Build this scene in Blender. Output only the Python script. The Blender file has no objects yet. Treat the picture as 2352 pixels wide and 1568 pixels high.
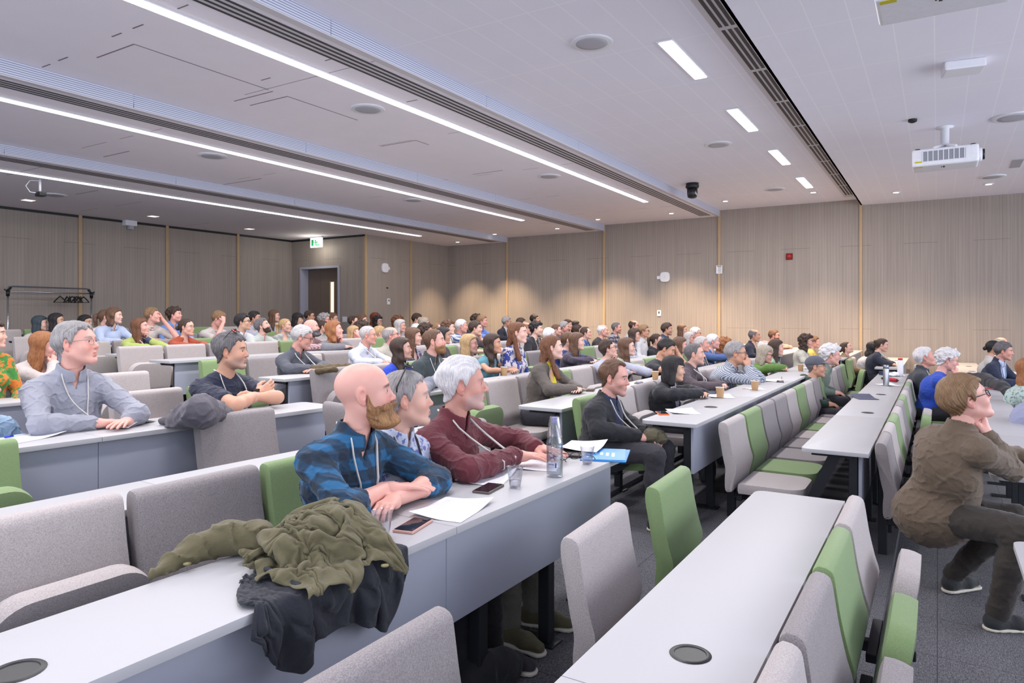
import bpy, bmesh, math, random
import numpy as np
from mathutils import Vector, Matrix

S = bpy.context.scene
COL = S.collection
rng = random.Random(7)
nrng = np.random.RandomState(11)

# ------------------------------------------------------------------ camera
FPX = 1592.0                       # focal length in pixels of the 2352 wide frame
AX = math.atan((2154 - 1176) / FPX)
CA, SA = math.cos(AX), math.sin(AX)
ZC = 1.6                           # camera height above the floor of the nearest row
HV = 728.0                         # horizon row
cam = bpy.data.cameras.new('camera')
camo = bpy.data.objects.new('camera', cam)
COL.objects.link(camo)
camo.location = (0, 0, ZC)
camo.rotation_euler = (math.pi / 2, 0, -(math.pi / 2 - AX))
cam.sensor_width = 36.0
cam.lens = 36.0 * FPX / 2352.0
cam.shift_y = -(784.0 - HV) / 2352.0
cam.clip_start = 0.05
cam.clip_end = 100
S.camera = camo

# ------------------------------------------------------------------ colour management, world
S.view_settings.view_transform = 'Standard'
S.view_settings.look = 'None'
S.view_settings.exposure = 0.0
S.view_settings.gamma = 1.0
S.view_settings.use_curve_mapping = False
S.cycles.use_denoising = True
S.cycles.use_adaptive_sampling = True
S.cycles.adaptive_threshold = 0.02
S.cycles.max_bounces = 7
S.cycles.diffuse_bounces = 4
S.cycles.glossy_bounces = 3
S.cycles.transmission_bounces = 6
S.cycles.transparent_max_bounces = 8
S.cycles.caustics_reflective = False
S.cycles.caustics_refractive = False
S.cycles.sample_clamp_indirect = 6.0

W = bpy.data.worlds.new('world')
S.world = W
W.use_nodes = True
WORLD_STRENGTH = 2.2
W.node_tree.nodes['Background'].inputs[0].default_value = (0.80, 0.86, 1.0, 1)
W.node_tree.nodes['Background'].inputs[1].default_value = WORLD_STRENGTH

# ------------------------------------------------------------------ room numbers
K = 1.62                           # the bays of the ceiling repeat every 3 m
XW, YB = 17.0, 15.55               # side wall, back wall
XL, YL = 13.43, 12.75              # the lobby box in the corner
X0, Y0 = -3.0, -6.5                # how far the built part of the room reaches
STEPS = [1.44, 4.525, 7.56, 10.60]
CEIL = [ZC + 2.458, ZC + 2.592, ZC + 2.450, ZC + 2.296, ZC + 2.163]

ROWS = {  # row: (front edge of the desk, how far its top lies below the camera)
    '0': (-0.665, .93), 'A': (.37, .86), 'B': (1.39, .725), 'C': (2.40, .69), 'D': (3.63, .635),
    'E': (5.06, .565), 'F': (6.68, .45), 'G': (7.94, .432), 'H': (9.48, .39), 'I': (10.9, .307), 'J': (12.3, .25)}
ORDER = '0ABCDEFGHIJ'
FLOOR = {k: ZC - v[1] - .74 for k, v in ROWS.items()}
NEXTY = {k: ROWS[ORDER[i + 1]][0] if i + 1 < len(ORDER) else 13.9 for i, k in enumerate(ORDER)}


def ray(u, v):
    up, vp = (u - 1176) / FPX, (v - HV) / FPX
    return Vector((CA + up * SA, SA - up * CA, -vp))


CAMP = Vector((0, 0, ZC))


def at_h(u, v, h):
    r = ray(u, v)
    return CAMP + r * (h / -r.z)


def at_z(u, v, z):
    return at_h(u, v, ZC - z)


def at_Y(u, v, Y):
    r = ray(u, v)
    return CAMP + r * (Y / r.y)


def at_X(u, v, X):
    r = ray(u, v)
    return CAMP + r * (X / r.x)


def row_of(Y):
    best = '0'
    for k in ORDER:
        if Y >= ROWS[k][0] - .12:
            best = k
    return best


# ------------------------------------------------------------------ lamps of the room
def area(name, loc, sx, sy, power, col, rot=(0, 0, 0), spread=math.pi):
    l = bpy.data.lights.new(name, 'AREA')
    l.shape = 'RECTANGLE'
    l.size, l.size_y = sx, sy
    l.energy = power
    l.color = col
    l.spread = spread
    o = bpy.data.objects.new(name, l)
    o.location = loc
    o.rotation_euler = rot
    COL.objects.link(o)
    return o


COOL = (1.0, .972, .985)
STRIPS = [(5.27, 13.99, CEIL[2]), (8.36, 14.09, CEIL[3]), (11.71, 14.40, CEIL[4])]
P_STRIP = [400, 240, 36]
for (sy, sx1, sz), pw in zip(STRIPS, P_STRIP):
    area('strip_lamp', ((sx1 - 1.5) / 2, sy, sz - .03), sx1 + 1.5, .09, pw, COOL)
PANELS = [(x, 2.18) for x in (-.56, 1.92, 4.39, 6.87, 9.36, 11.84, 14.31)]
for x, y in PANELS:
    area('panel_lamp', (x, y, CEIL[1] - .03), 1.15, .11, 45, COOL)
# the projection screen and the front lights, ahead of the rows and out of the frame
area('front_lamp', (7.0, -5.8, 2.6), 9.0, 2.6, 270, (.90, .93, 1.0), (math.radians(78), 0, 0))
SPOTS = [(2058, 441, 0), (2271, 422, 0), (1666, 461, 1), (1868, 441, 1), (1542, 489, 2), (1373, 503, 2),
         (1280, 524, 3), (1136, 537, 3), (1051, 555, 4)]
SPOT_POS = []
for u, v, b in SPOTS:
    p = at_z(u, v, CEIL[b])
    SPOT_POS.append((p, b))
    l = bpy.data.lights.new('wall_washer', 'SPOT')
    l.energy = [500, 500, 800, 800, 860, 860, 760, 760, 480][len(SPOT_POS) - 1]
    l.color = (1.0, .74, .47)
    l.spot_size = math.radians(82)
    l.spot_blend = .75
    l.shadow_soft_size = .05
    o = bpy.data.objects.new('wall_washer', l)
    o.location = (p.x, p.y, CEIL[b] - .03)
    COL.objects.link(o)

# ------------------------------------------------------------------ material helpers


def srgb(r, g, b):
    f = lambda c: (c / 255 / 12.92) if c / 255 <= .04045 else ((c / 255 + .055) / 1.055) ** 2.4
    return (f(r), f(g), f(b), 1)


class NT:
    def __init__(s, name):
        s.m = bpy.data.materials.new(name)
        s.m.use_nodes = True
        s.t = s.m.node_tree
        s.b = s.t.nodes['Principled BSDF']

    def n(s, kind, **kw):
        x = s.t.nodes.new(kind)
        for k, v in kw.items():
            setattr(x, k, v)
        return x

    def put(s, sock, val):
        if hasattr(val, 'links'):
            s.t.links.new(val, sock)
        else:
            sock.default_value = val

    def math(s, op, a, b=0.0, c=0.0, clamp=False):
        x = s.n('ShaderNodeMath', operation=op, use_clamp=clamp)
        s.put(x.inputs[0], a)
        s.put(x.inputs[1], b)
        s.put(x.inputs[2], c)
        return x.outputs[0]

    def smooth(s, v, lo, hi):
        x = s.n('ShaderNodeMapRange', interpolation_type='SMOOTHSTEP')
        s.put(x.inputs[0], v)
        x.inputs[1].default_value = lo
        x.inputs[2].default_value = hi
        return x.outputs[0]

    def mix(s, f, a, b, mode='MIX'):
        x = s.n('ShaderNodeMix', data_type='RGBA', blend_type=mode)
        s.put(x.inputs[0], f)
        s.put(x.inputs[6], a)
        s.put(x.inputs[7], b)
        return x.outputs[2]

    def noise(s, vec, scale, detail=3, rough=.5, dims='3D'):
        x = s.n('ShaderNodeTexNoise')
        if vec is not None:
            s.put(x.inputs['Vector'], vec)
        x.inputs['Scale'].default_value = scale
        x.inputs['Detail'].default_value = detail
        x.inputs['Roughness'].default_value = rough
        return x.outputs['Fac']

    def mapping(s, vec, scale=(1, 1, 1), rot=(0, 0, 0)):
        x = s.n('ShaderNodeMapping')
        s.put(x.inputs[0], vec)
        x.inputs['Scale'].default_value = scale
        x.inputs['Rotation'].default_value = rot
        return x.outputs[0]

    def obj(s):
        return s.n('ShaderNodeTexCoord').outputs['Object']

    def pos(s):
        return s.n('ShaderNodeNewGeometry').outputs['Position']

    def attr(s, name, t='GEOMETRY'):
        return s.n('ShaderNodeAttribute', attribute_name=name, attribute_type=t)

    def xyz(s, vec):
        x = s.n('ShaderNodeSeparateXYZ')
        s.put(x.inputs[0], vec)
        return x.outputs

    def bump(s, h, strength=.3, dist=.01):
        x = s.n('ShaderNodeBump')
        x.inputs['Strength'].default_value = strength
        x.inputs['Distance'].default_value = dist
        s.put(x.inputs['Height'], h)
        s.t.links.new(x.outputs[0], s.b.inputs['Normal'])

    def base(s, c):
        s.put(s.b.inputs['Base Color'], c)


def plain(name, col, rough=.5, metal=0, var=.06, scale=30, bump=0):
    t = NT(name)
    nz = t.noise(t.obj(), scale, 2)
    dark = tuple(c * (1 - var) for c in col[:3]) + (1,)
    light = tuple(min(1, c * (1 + var)) for c in col[:3]) + (1,)
    t.base(t.mix(nz, dark, light))
    t.b.inputs['Roughness'].default_value = rough
    t.b.inputs['Metallic'].default_value = metal
    if bump:
        t.bump(nz, bump, .003)
    return t.m


def emit(name, col, strength):
    t = NT(name)
    t.base((.8, .8, .8, 1))
    t.b.inputs['Emission Color'].default_value = col
    t.b.inputs['Emission Strength'].default_value = strength
    return t.m


M = {}
M['desk_white'] = plain('desk_laminate', srgb(176, 175, 178), .42, 0, .012, 3)
M['desk_panel'] = plain('desk_panel', srgb(158, 161, 175), .38, 0, .02, 4)
M['black_steel'] = plain('black_steel', srgb(38, 40, 46), .45, .3, .1, 20)
M['black'] = plain('black_plastic', srgb(24, 25, 28), .4, 0, .1)
M['white_plastic'] = plain('white_plastic', srgb(226, 226, 232), .4, 0, .02)
M['grey_plastic'] = plain('grey_plastic', srgb(176, 175, 184), .5, 0, .03)
M['chrome'] = plain('brushed_metal', srgb(190, 192, 198), .25, .9, .05)
M['paper'] = None


def fabric(name, c, c2, scale=260):
    t = NT(name)
    o = t.obj()
    n1 = t.noise(o, scale, 2, .7)
    n2 = t.noise(o, 22, 3, .6)
    m1 = t.mix(t.smooth(n1, .35, .65), c, c2)
    t.base(t.mix(t.math('MULTIPLY', n2, .35), m1, c2))
    t.b.inputs['Roughness'].default_value = .9
    t.b.inputs['Sheen Weight'].default_value = .15
    t.bump(n1, .25, .002)
    return t.m


M['chair_grey'] = fabric('chair_fabric_grey', srgb(158, 150, 149), srgb(128, 121, 123))
M['chair_light'] = fabric('chair_fabric_light', srgb(190, 181, 178), srgb(163, 154, 153))
M['chair_green'] = fabric('chair_fabric_green', srgb(136, 158, 110), srgb(119, 142, 95), 400)


def carpet():
    t = NT('carpet')
    p = t.pos()
    a = t.noise(t.mapping(p, (60, 200, 60)), 1.0, 3, .7)
    b = t.noise(p, 240, 2, .7)
    mixv = t.math('ADD', t.math('MULTIPLY', a, .65), t.math('MULTIPLY', b, .35))
    cr = t.n('ShaderNodeValToRGB')
    t.put(cr.inputs[0], mixv)
    e = cr.color_ramp.elements
    e[0].position, e[0].color = .36, srgb(38, 38, 43)
    e[1].position, e[1].color = .68, srgb(124, 123, 129)
    x, y, z = t.xyz(p)
    fx = t.math('FRACT', t.math('DIVIDE', x, .5))
    fy = t.math('FRACT', t.math('DIVIDE', y, .5))
    ln = t.math('MAXIMUM', t.math('LESS_THAN', fx, .008), t.math('LESS_THAN', fy, .008))
    t.base(t.mix(ln, cr.outputs[0], srgb(45, 45, 50)))
    t.b.inputs['Roughness'].default_value = .95
    t.bump(mixv, .6, .006)
    return t.m


M['carpet'] = carpet()


def wood_wall(name, axis):
    """Vertical narrow strips of pale timber, in boards 0.4 m wide with short staggered joints."""
    t = NT(name)
    p = t.pos()
    x, y, z = t.xyz(p)
    h = x if axis == 'x' else y
    sc = (1, 1, 1)
    v1 = t.n('ShaderNodeCombineXYZ')
    t.put(v1.inputs[0], t.math('MULTIPLY', h, 42))
    t.put(v1.inputs[2], t.math('MULTIPLY', z, .55))
    n1 = t.noise(v1.outputs[0], 1, 2, .6)
    v2 = t.n('ShaderNodeCombineXYZ')
    t.put(v2.inputs[0], t.math('MULTIPLY', h, 6))
    t.put(v2.inputs[2], t.math('MULTIPLY', z, .3))
    n2 = t.noise(v2.outputs[0], 1, 3, .6)
    bi = t.math('FLOOR', t.math('DIVIDE', h, .62))
    wn = t.n('ShaderNodeTexWhiteNoise', noise_dimensions='1D')
    t.put(wn.inputs['W'], bi)
    cr = t.n('ShaderNodeValToRGB')
    f = t.math('ADD', t.math('ADD', t.math('MULTIPLY', n1, .62), t.math('MULTIPLY', n2, .3)), t.math('MULTIPLY', wn.outputs[0], .08))
    t.put(cr.inputs[0], f)
    e = cr.color_ramp.elements
    e[0].position, e[0].color = .30, srgb(142, 132, 125)
    e[1].position, e[1].color = .72, srgb(168, 157, 148)
    # dark grooves every 31 mm
    g = t.math('LESS_THAN', t.math('FRACT', t.math('DIVIDE', h, .062)), .16)
    c = t.mix(t.math('MULTIPLY', g, .17), cr.outputs[0], srgb(96, 85, 77))
    half = t.math('LESS_THAN', t.math('FRACT', t.math('DIVIDE', h, 1.24)), .5)
    j1 = t.math('LESS_THAN', t.math('ABSOLUTE', t.math('SUBTRACT', z, 3.17)), .005)
    j2 = t.math('LESS_THAN', t.math('ABSOLUTE', t.math('SUBTRACT', z, 1.34)), .004)
    j = t.math('MULTIPLY', t.math('MAXIMUM', j1, j2), half)
    t.base(t.mix(t.math('MULTIPLY', j, .45), c, srgb(80, 71, 64)))
    t.b.inputs['Roughness'].default_value = .62
    t.bump(g, .25, .004)
    return t.m


M['wall_x'] = wood_wall('timber_wall_along', 'x')
M['wall_y'] = wood_wall('timber_wall_across', 'y')
M['trim_wood'] = plain('oak_trim', srgb(178, 152, 118), .5, 0, .08, 12)
M['door_wood'] = plain('door_veneer', srgb(112, 98, 88), .5, 0, .06, 6)
M['frame_grey'] = plain('frame_paint', srgb(172, 172, 188), .45, 0, .02)


def ceiling_ribbed():
    t = NT('ceiling_ribbed')
    p = t.pos()
    x, y, z = t.xyz(p)
    rib = t.math('LESS_THAN', t.math('FRACT', t.math('DIVIDE', y, .034)), .3)
    n = t.noise(p, 3, 2)
    c = t.mix(n, srgb(244, 238, 245), srgb(249, 243, 250))
    c = t.mix(t.math('MULTIPLY', rib, .14), c, srgb(178, 170, 178))
    # short dark joints on the boards, running across the ribs
    cell = t.n('ShaderNodeCombineXYZ')
    xi = t.math('FLOOR', t.math('DIVIDE', x, 2.48))
    yi = t.math('FLOOR', t.math('DIVIDE', y, .31))
    t.put(cell.inputs[0], xi)
    t.put(cell.inputs[1], yi)
    wn = t.n('ShaderNodeTexWhiteNoise', noise_dimensions='2D')
    t.put(wn.inputs['Vector'], cell.outputs[0])
    jx = t.math('LESS_THAN', t.math('FRACT', t.math('DIVIDE', x, 2.48)), .006)
    j = t.math('MULTIPLY', jx, t.math('GREATER_THAN', wn.outputs[0], .5))
    t.base(t.mix(t.math('MULTIPLY', j, .6), c, srgb(90, 84, 90)))
    t.b.inputs['Roughness'].default_value = .75
    return t.m


def ceiling_tile():
    t = NT('ceiling_tile')
    p = t.pos()
    x, y, z = t.xyz(p)
    fx = t.math('FRACT', t.math('DIVIDE', t.math('SUBTRACT', x, .16), 1.235))
    fy = t.math('FRACT', t.math('DIVIDE', t.math('SUBTRACT', y, .02), .296))
    jx = t.math('LESS_THAN', fx, .009)
    jy = t.math('LESS_THAN', fy, .032)
    j = t.math('MAXIMUM', jx, jy)
    n = t.noise(p, 2, 2)
    c = t.mix(n, srgb(236, 233, 244), srgb(241, 238, 248))
    t.base(t.mix(j, c, srgb(248, 246, 251)))
    t.b.inputs['Roughness'].default_value = .6
    t.bump(t.math('SUBTRACT', 1.0, j), .15, .004)
    return t.m


M['ceil_rib'] = ceiling_ribbed()
M['ceil_tile'] = ceiling_tile()


def slat_fascia():
    t = NT('fascia_slats')
    x, y, z = t.xyz(t.obj())
    rib = t.math('LESS_THAN', t.math('FRACT', t.math('DIVIDE', z, .0215)), .33)
    t.base(t.mix(rib, srgb(214, 218, 234), srgb(130, 136, 160)))
    t.b.inputs['Roughness'].default_value = .5
    return t.m


M['fascia'] = slat_fascia()
M['lamp_strip'] = emit('lamp_diffuser', (1, .97, 1, 1), 5.0)
M['lamp_warm'] = emit('downlight_lens', (1, .88, .72, 1), 7.0)
M['slot_dark'] = plain('slot_dark', srgb(58, 54, 58), .6)
M['cream'] = plain('cream_metal', srgb(208, 203, 208), .5, 0, .02)

# ------------------------------------------------------------------ object helpers


def tag(o, label=None, cat=None, group=None, kind=None):
    for k, v in (('label', label), ('category', cat), ('group', group), ('kind', kind)):
        if v:
            o[k] = v
    return o


def empty(name, loc=(0, 0, 0), rz=0.0, label=None, cat=None, group=None):
    o = bpy.data.objects.new(name, None)
    o.location = loc
    o.rotation_euler = (0, 0, rz)
    o.empty_display_size = .1
    COL.objects.link(o)
    return tag(o, label, cat, group)


def link(name, me, mat=None, parent=None, smooth=False, loc=None):
    if mat is not None and not len(me.materials):
        for m in (mat if isinstance(mat, (list, tuple)) else [mat]):
            me.materials.append(m)
    o = bpy.data.objects.new(name, me)
    COL.objects.link(o)
    if parent is not None:
        o.parent = parent
    if loc is not None:
        o.location = loc
    if smooth and len(me.polygons):
        me.polygons.foreach_set('use_smooth', np.ones(len(me.polygons), dtype=bool))
    return o


class MB:
    """Collects boxes, tubes, lathes and prisms and turns them into one mesh object."""

    def __init__(s):
        s.bm = bmesh.new()
        s.mi = 0

    def _mark(s, fs):
        for f in fs:
            f.material_index = s.mi

    def box(s, lo, hi, bevel=0, seg=2, mat=None):
        r = bmesh.ops.create_cube(s.bm, size=1)
        vs = r['verts']
        c = [(lo[i] + hi[i]) / 2 for i in range(3)]
        d = [abs(hi[i] - lo[i]) for i in range(3)]
        for v in vs:
            v.co = Vector((c[0] + v.co.x * d[0], c[1] + v.co.y * d[1], c[2] + v.co.z * d[2]))
            if mat is not None:
                v.co = mat @ v.co
        fs = list({f for v in vs for f in v.link_faces})
        s._mark(fs)
        if bevel:
            es = list({e for v in vs for e in v.link_edges})
            r = bmesh.ops.bevel(s.bm, geom=es, offset=bevel, segments=seg, profile=.7, affect='EDGES')
            s._mark(r['faces'])
        return s

    def tube(s, pts, r, n=8, closed=False, caps=True, flat=None):
        pts = [Vector(p) for p in pts]
        rs = r if isinstance(r, (list, tuple)) else [r] * len(pts)
        rings = []
        prev = None
        N = len(pts)
        for i, p in enumerate(pts):
            if closed:
                t = pts[(i + 1) % N] - pts[i - 1]
            else:
                t = pts[min(i + 1, N - 1)] - pts[max(i - 1, 0)]
            t.normalize()
            a = prev - t * prev.dot(t) if prev is not None else (Vector((0, 0, 1)) if abs(t.z) < .9 else Vector((1, 0, 0)))
            a = (a - t * a.dot(t)).normalized()
            prev = a
            b = t.cross(a)
            k2 = flat or 1
            rings.append([s.bm.verts.new(p + (a * math.cos(q) * rs[i] + b * math.sin(q) * rs[i] * k2)) for q in
                          [2 * math.pi * j / n for j in range(n)]])
        fs = []
        for i in range(N if closed else N - 1):
            A, B = rings[i], rings[(i + 1) % N]
            for j in range(n):
                fs.append(s.bm.faces.new((A[j], A[(j + 1) % n], B[(j + 1) % n], B[j])))
        if caps and not closed:
            fs.append(s.bm.faces.new(rings[0][::-1]))
            fs.append(s.bm.faces.new(rings[-1]))
        s._mark(fs)
        return s

    def lathe(s, prof, c=(0, 0, 0), n=24, mat=None, cap0=True, cap1=True):
        rings = []
        for r, z in prof:
            ring = []
            for j in range(n):
                q = 2 * math.pi * j / n
                co = Vector((c[0] + r * math.cos(q), c[1] + r * math.sin(q), c[2] + z))
                ring.append(s.bm.verts.new(mat @ co if mat is not None else co))
            rings.append(ring)
        fs = []
        for A, B in zip(rings, rings[1:]):
            for j in range(n):
                fs.append(s.bm.faces.new((A[j], A[(j + 1) % n], B[(j + 1) % n], B[j])))
        if cap0:
            fs.append(s.bm.faces.new(rings[0][::-1]))
        if cap1:
            fs.append(s.bm.faces.new(rings[-1]))
        s._mark(fs)
        return s

    def prism(s, poly, z0, z1, mat=None, bevel=0):
        """A closed polygon in the xy plane raised from z0 to z1."""
        vs = [s.bm.verts.new((p[0], p[1], z0)) for p in poly]
        f = s.bm.faces.new(vs)
        r = bmesh.ops.extrude_face_region(s.bm, geom=[f])
        nv = [g for g in r['geom'] if isinstance(g, bmesh.types.BMVert)]
        for v in nv:
            v.co.z = z1
        allv = vs + nv
        fs = list({f for v in allv for f in v.link_faces})
        bmesh.ops.recalc_face_normals(s.bm, faces=fs)
        s._mark(fs)
        if bevel:
            es = [e for e in {e for v in allv for e in v.link_edges} if abs(e.verts[0].co.z - e.verts[1].co.z) < 1e-6]
            r2 = bmesh.ops.bevel(s.bm, geom=es, offset=bevel, segments=2, profile=.7, affect='EDGES')
            s._mark(r2['faces'])
            allv = list({v for f in r2['faces'] for v in f.verts} | {v for v in allv if v.is_valid})
        if mat is not None:
            for v in {v for v in allv if v.is_valid}:
                v.co = mat @ v.co
        return s

    def quad(s, a, b, c, d):
        f = s.bm.faces.new([s.bm.verts.new(p) for p in (a, b, c, d)])
        s._mark([f])
        return s

    def mesh(s, name):
        me = bpy.data.meshes.new(name)
        bmesh.ops.recalc_face_normals(s.bm, faces=s.bm.faces)
        s.bm.to_mesh(me)
        s.bm.free()
        return me

    def build(s, name, mat, parent=None, smooth=False, loc=None):
        return link(name, s.mesh(name), mat, parent, smooth, loc)


def auto_smooth(o, ang=40):
    me = o.data
    me.polygons.foreach_set('use_smooth', np.ones(len(me.polygons), dtype=bool))
    bm = bmesh.new()
    bm.from_mesh(me)
    lim = math.radians(ang)
    for e in bm.edges:
        e.smooth = len(e.link_faces) == 2 and e.calc_face_angle(0) < lim
    bm.to_mesh(me)
    bm.free()
    return o


def struct(name, mb, mat):
    return tag(mb.build(name, mat), kind='structure')

# ================================================================== the room
# stepped floor
mb = MB()
ys = [Y0] + [ROWS[k][0] - .12 for k in ORDER[1:]] + [YB]
for i, k in enumerate(ORDER):
    z = FLOOR[k]
    mb.quad((X0, ys[i], z), (XW, ys[i], z), (XW, ys[i + 1], z), (X0, ys[i + 1], z))
    if i:
        zp = FLOOR[ORDER[i - 1]]
        mb.quad((X0, ys[i], zp), (XW, ys[i], zp), (XW, ys[i], z), (X0, ys[i], z))
struct('floor', mb, M['carpet'])

# walls: timber slabs with real thickness
mb = MB().box((XW, Y0, -.4), (XW + .12, YL, 4.6))
struct('wall_right', mb, M['wall_y'])
mb = MB().box((X0, YB, -.4), (XL, YB + .12, 4.6))
struct('wall_back', mb, M['wall_x'])
mb = MB().box((XL, YL, -.4), (XW, YL + .12, 4.6))
struct('wall_lobby_front', mb, M['wall_x'])
# the lobby side wall has the door opening
dy0, dy1 = at_X(780, 610, XL).y, at_X(690, 612, XL).y
dz = at_X(690, 614, XL).z
fj = FLOOR['J']
mb = MB()
mb.box((XL, YL + .12, fj - .4), (XL + .2, dy0, 4.6))
mb.box((XL, dy1, fj - .4), (XL + .2, YB, 4.6))
mb.box((XL, dy0, dz), (XL + .2, dy1, 4.6))
struct('wall_lobby_side', mb, M['wall_y'])

# the door in its deep frame
door = empty('door_1', (XL, (dy0 + dy1) / 2, fj), 0, 'timber door with a tall lit glass strip, set deep in a grey frame', 'door')
door['kind'] = 'structure'
w = dy1 - dy0
H = dz - fj
mb = MB()
mb.box((-.03, -w / 2, 0), (.30, -w / 2 + .05, H))
mb.box((-.03, w / 2 - .05, 0), (.30, w / 2, H))
mb.box((-.03, -w / 2 + .05, H - .06), (.30, w / 2 - .05, H))
mb.build('door_frame', M['frame_grey'], door)
sy = -w / 2 + .05
g0, g1 = sy + .40, sy + .54           # the glazed strip
gz0, gz1 = .75, H - .42
xa, xb = .24, .29
mb = MB()
mb.box((xa, sy, .01), (xb, g0, H - .06))
mb.box((xa, g1, .01), (xb, sy + .93, H - .06))
mb.box((xa, g0, .01), (xb, g1, gz0))
mb.box((xa, g0, gz1), (xb, g1, H - .06))
mb.box((xa, sy + .935, .01), (xb, w / 2 - .05, H - .06))
mb.build('door_leaf', M['door_wood'], door)
mb = MB().box((xa + .01, g0, gz0), (xb - .01, g1, gz1))
mb.build('glass_strip', emit('lit_glass', (1, .86, .66, 1), .95), door)
mb = MB()
mb.box((xa - .012, g0 - .02, gz0 - .02), (xa, g0, gz1 + .02))
mb.box((xa - .012, g1, gz0 - .02), (xa, g1 + .02, gz1 + .02))
mb.build('glass_bead', M['trim_wood'], door)

# timber trims between the wall panels
TR = []
for i, y in enumerate((10.60, 7.56, 4.525, 1.44)):
    TR.append(((XW - .035, y - .03, -.3), (XW, y + .03, CEIL[3 - i] + .2)))
for x in (7.75, 9.70, 11.65):
    TR.append(((x - .035, YB - .035, .2), (x + .035, YB, 4.3)))
TR.append(((XL - .012, YL - .012, .2), (XL + .07, YL + .05, 4.3)))
TR.append(((15.25 - .03, YL - .03, .2), (15.25 + .03, YL, 4.3)))
for i, (lo, hi) in enumerate(TR):
    tag(MB().box(lo, hi, .004, 1).build('trim_%d' % (i + 1), M['trim_wood']), kind='structure')

# black trim strip where the back walls meet the ceiling
mb = MB()
mb.box((X0, YB - .02, CEIL[4] - .05), (XL, YB, CEIL[4]))
mb.box((XL - .02, YL, CEIL[4] - .05), (XL, YB, CEIL[4]))
struct('trim_10', mb, M['black'])

# the ceiling: five levels
yy = [Y0] + STEPS + [YB]
mb = MB()
for i in range(5):
    mb.mi = 1 if i < 2 else 0
    z = CEIL[i]
    mb.box((X0, yy[i], z), (XW, yy[i + 1], z + .06))
mb.mi = 1
mb.box((X0, STEPS[0] - .03, CEIL[0]), (XW, STEPS[0], CEIL[1] + .05))
struct('ceiling', mb, [M['ceil_rib'], M['ceil_tile']])
# slatted fascia on the three steps that face the front of the hall
for i, y in enumerate(STEPS[1:]):
    mb = MB()
    x = X0
    while x < XW - .01:
        x2 = min(x + 2.44, XW)
        mb.box((x + .004, y - .02, CEIL[i + 2] - CEIL[i + 2]), (x2 - .004, y, CEIL[i + 1] - CEIL[i + 2]))
        x = x2
    o = mb.build('trim_%d' % (11 + i), M['fascia'], loc=(0, 0, CEIL[i + 2]))
    tag(o, kind='structure')
    tag(MB().box((X0, y - .028, CEIL[i + 2] - .012), (XW, y + .05, CEIL[i + 2])).build('trim_%d' % (14 + i), M['cream']), kind='structure')

# linear air slots under the steps
names = ['nearest slatted step', 'middle slatted step', 'rear slatted step']
for i, y in enumerate(STEPS[1:]):
    z = CEIL[i + 2]
    root = empty('air_diffuser', (7, y + .25, z), 0, 'long linear air slot with dark slits under the ' + names[i], 'air diffuser', 'linear air slots')
    MB().box((-9.9, -.13, -.006), (9.7, .13, 0)).build('diffuser_frame', M['cream'], root)
    for k in range(4):
        yk = -.105 + k * .07
        MB().box((-9.85, yk - .014, -.009), (9.65, yk + .014, -.005)).build('slot', M['slot_dark'], root)
root = empty('air_diffuser', (8, 1.59, CEIL[1]), 0, 'wide air grille of short black slots beside the rectangular ceiling lamps', 'air diffuser', 'linear air slots')
MB().box((-10.5, -.15, -.008), (8.5, .13, 0)).build('diffuser_frame', M['cream'], root)
xs0 = 6.28 - 8 - 1.245 * 5
for k in range(4):
    mb = MB()
    x = xs0
    while x < 8.1:
        mb.box((x + .04, -.105 + k * .055 - .016, -.011), (x + 1.205, -.105 + k * .055 + .016, -.006))
        x += 1.245
    mb.build('slot', M['slot_dark'], root)

# lamps you can see
for i, (sy, sx1, sz) in enumerate(STRIPS):
    nm = ['long light strip nearest the front of the hall, under the first slatted step', 'long light strip in the middle bay of the ribbed ceiling',
          'thin long light strip in the rear ceiling bay, above the coat rail'][i]
    root = empty('light_strip', (0, sy, sz), 0, nm, 'light', 'linear ceiling lights')
    MB().box((-1.6, -.06, -.012), (sx1 + .04, .06, 0)).build('strip_housing', M['white_plastic'], root)
    MB().box((-1.5, -.048, -.022), (sx1, .048, -.010)).build('diffuser', M['lamp_strip'], root)
ordn = ['first', 'second', 'third', 'fourth']
for i, (x, y) in enumerate(PANELS[3:7]):
    root = empty('ceiling_light', (x, y, CEIL[1]), 0, '%s of the four rectangular ceiling lamps, counted from the top of the picture' % ordn[i], 'light', 'rectangular ceiling lamps')
    MB().box((-.60, -.085, -.012), (.60, .085, 0), .004, 1).build('lamp_frame', M['white_plastic'], root)
    MB().box((-.575, -.065, -.020), (.575, .065, -.010), .004, 1).build('diffuser', M['lamp_strip'], root)
spot_lab = ['downlight before the side wall, right of the slotted step', 'downlight before the side wall at the right edge of the frame',
            'downlight before the side wall, right of the black dome camera', 'downlight just below the last rectangular ceiling lamp',
            'downlight at the far end of the nearest light strip, right one', 'downlight at the far end of the nearest light strip, left one',
            'downlight past the end of the middle light strip', 'downlight left of the middle trim, before the rear bay',
            'downlight nearest the corner of the side wall and lobby wall']
for (p, b), lab in zip(SPOT_POS, spot_lab):
    root = empty('downlight', (p.x, p.y, CEIL[b]), 0, lab, 'light', 'wall washing downlights')
    MB().lathe([(.085, 0), (.085, -.008), (.06, -.012)], n=20).build('ring', M['white_plastic'], root, True)
    MB().lathe([(.058, -.009), (.05, -.014), (.02, -.016)], n=20).build('lens', M['lamp_warm'], root, True)
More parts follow.
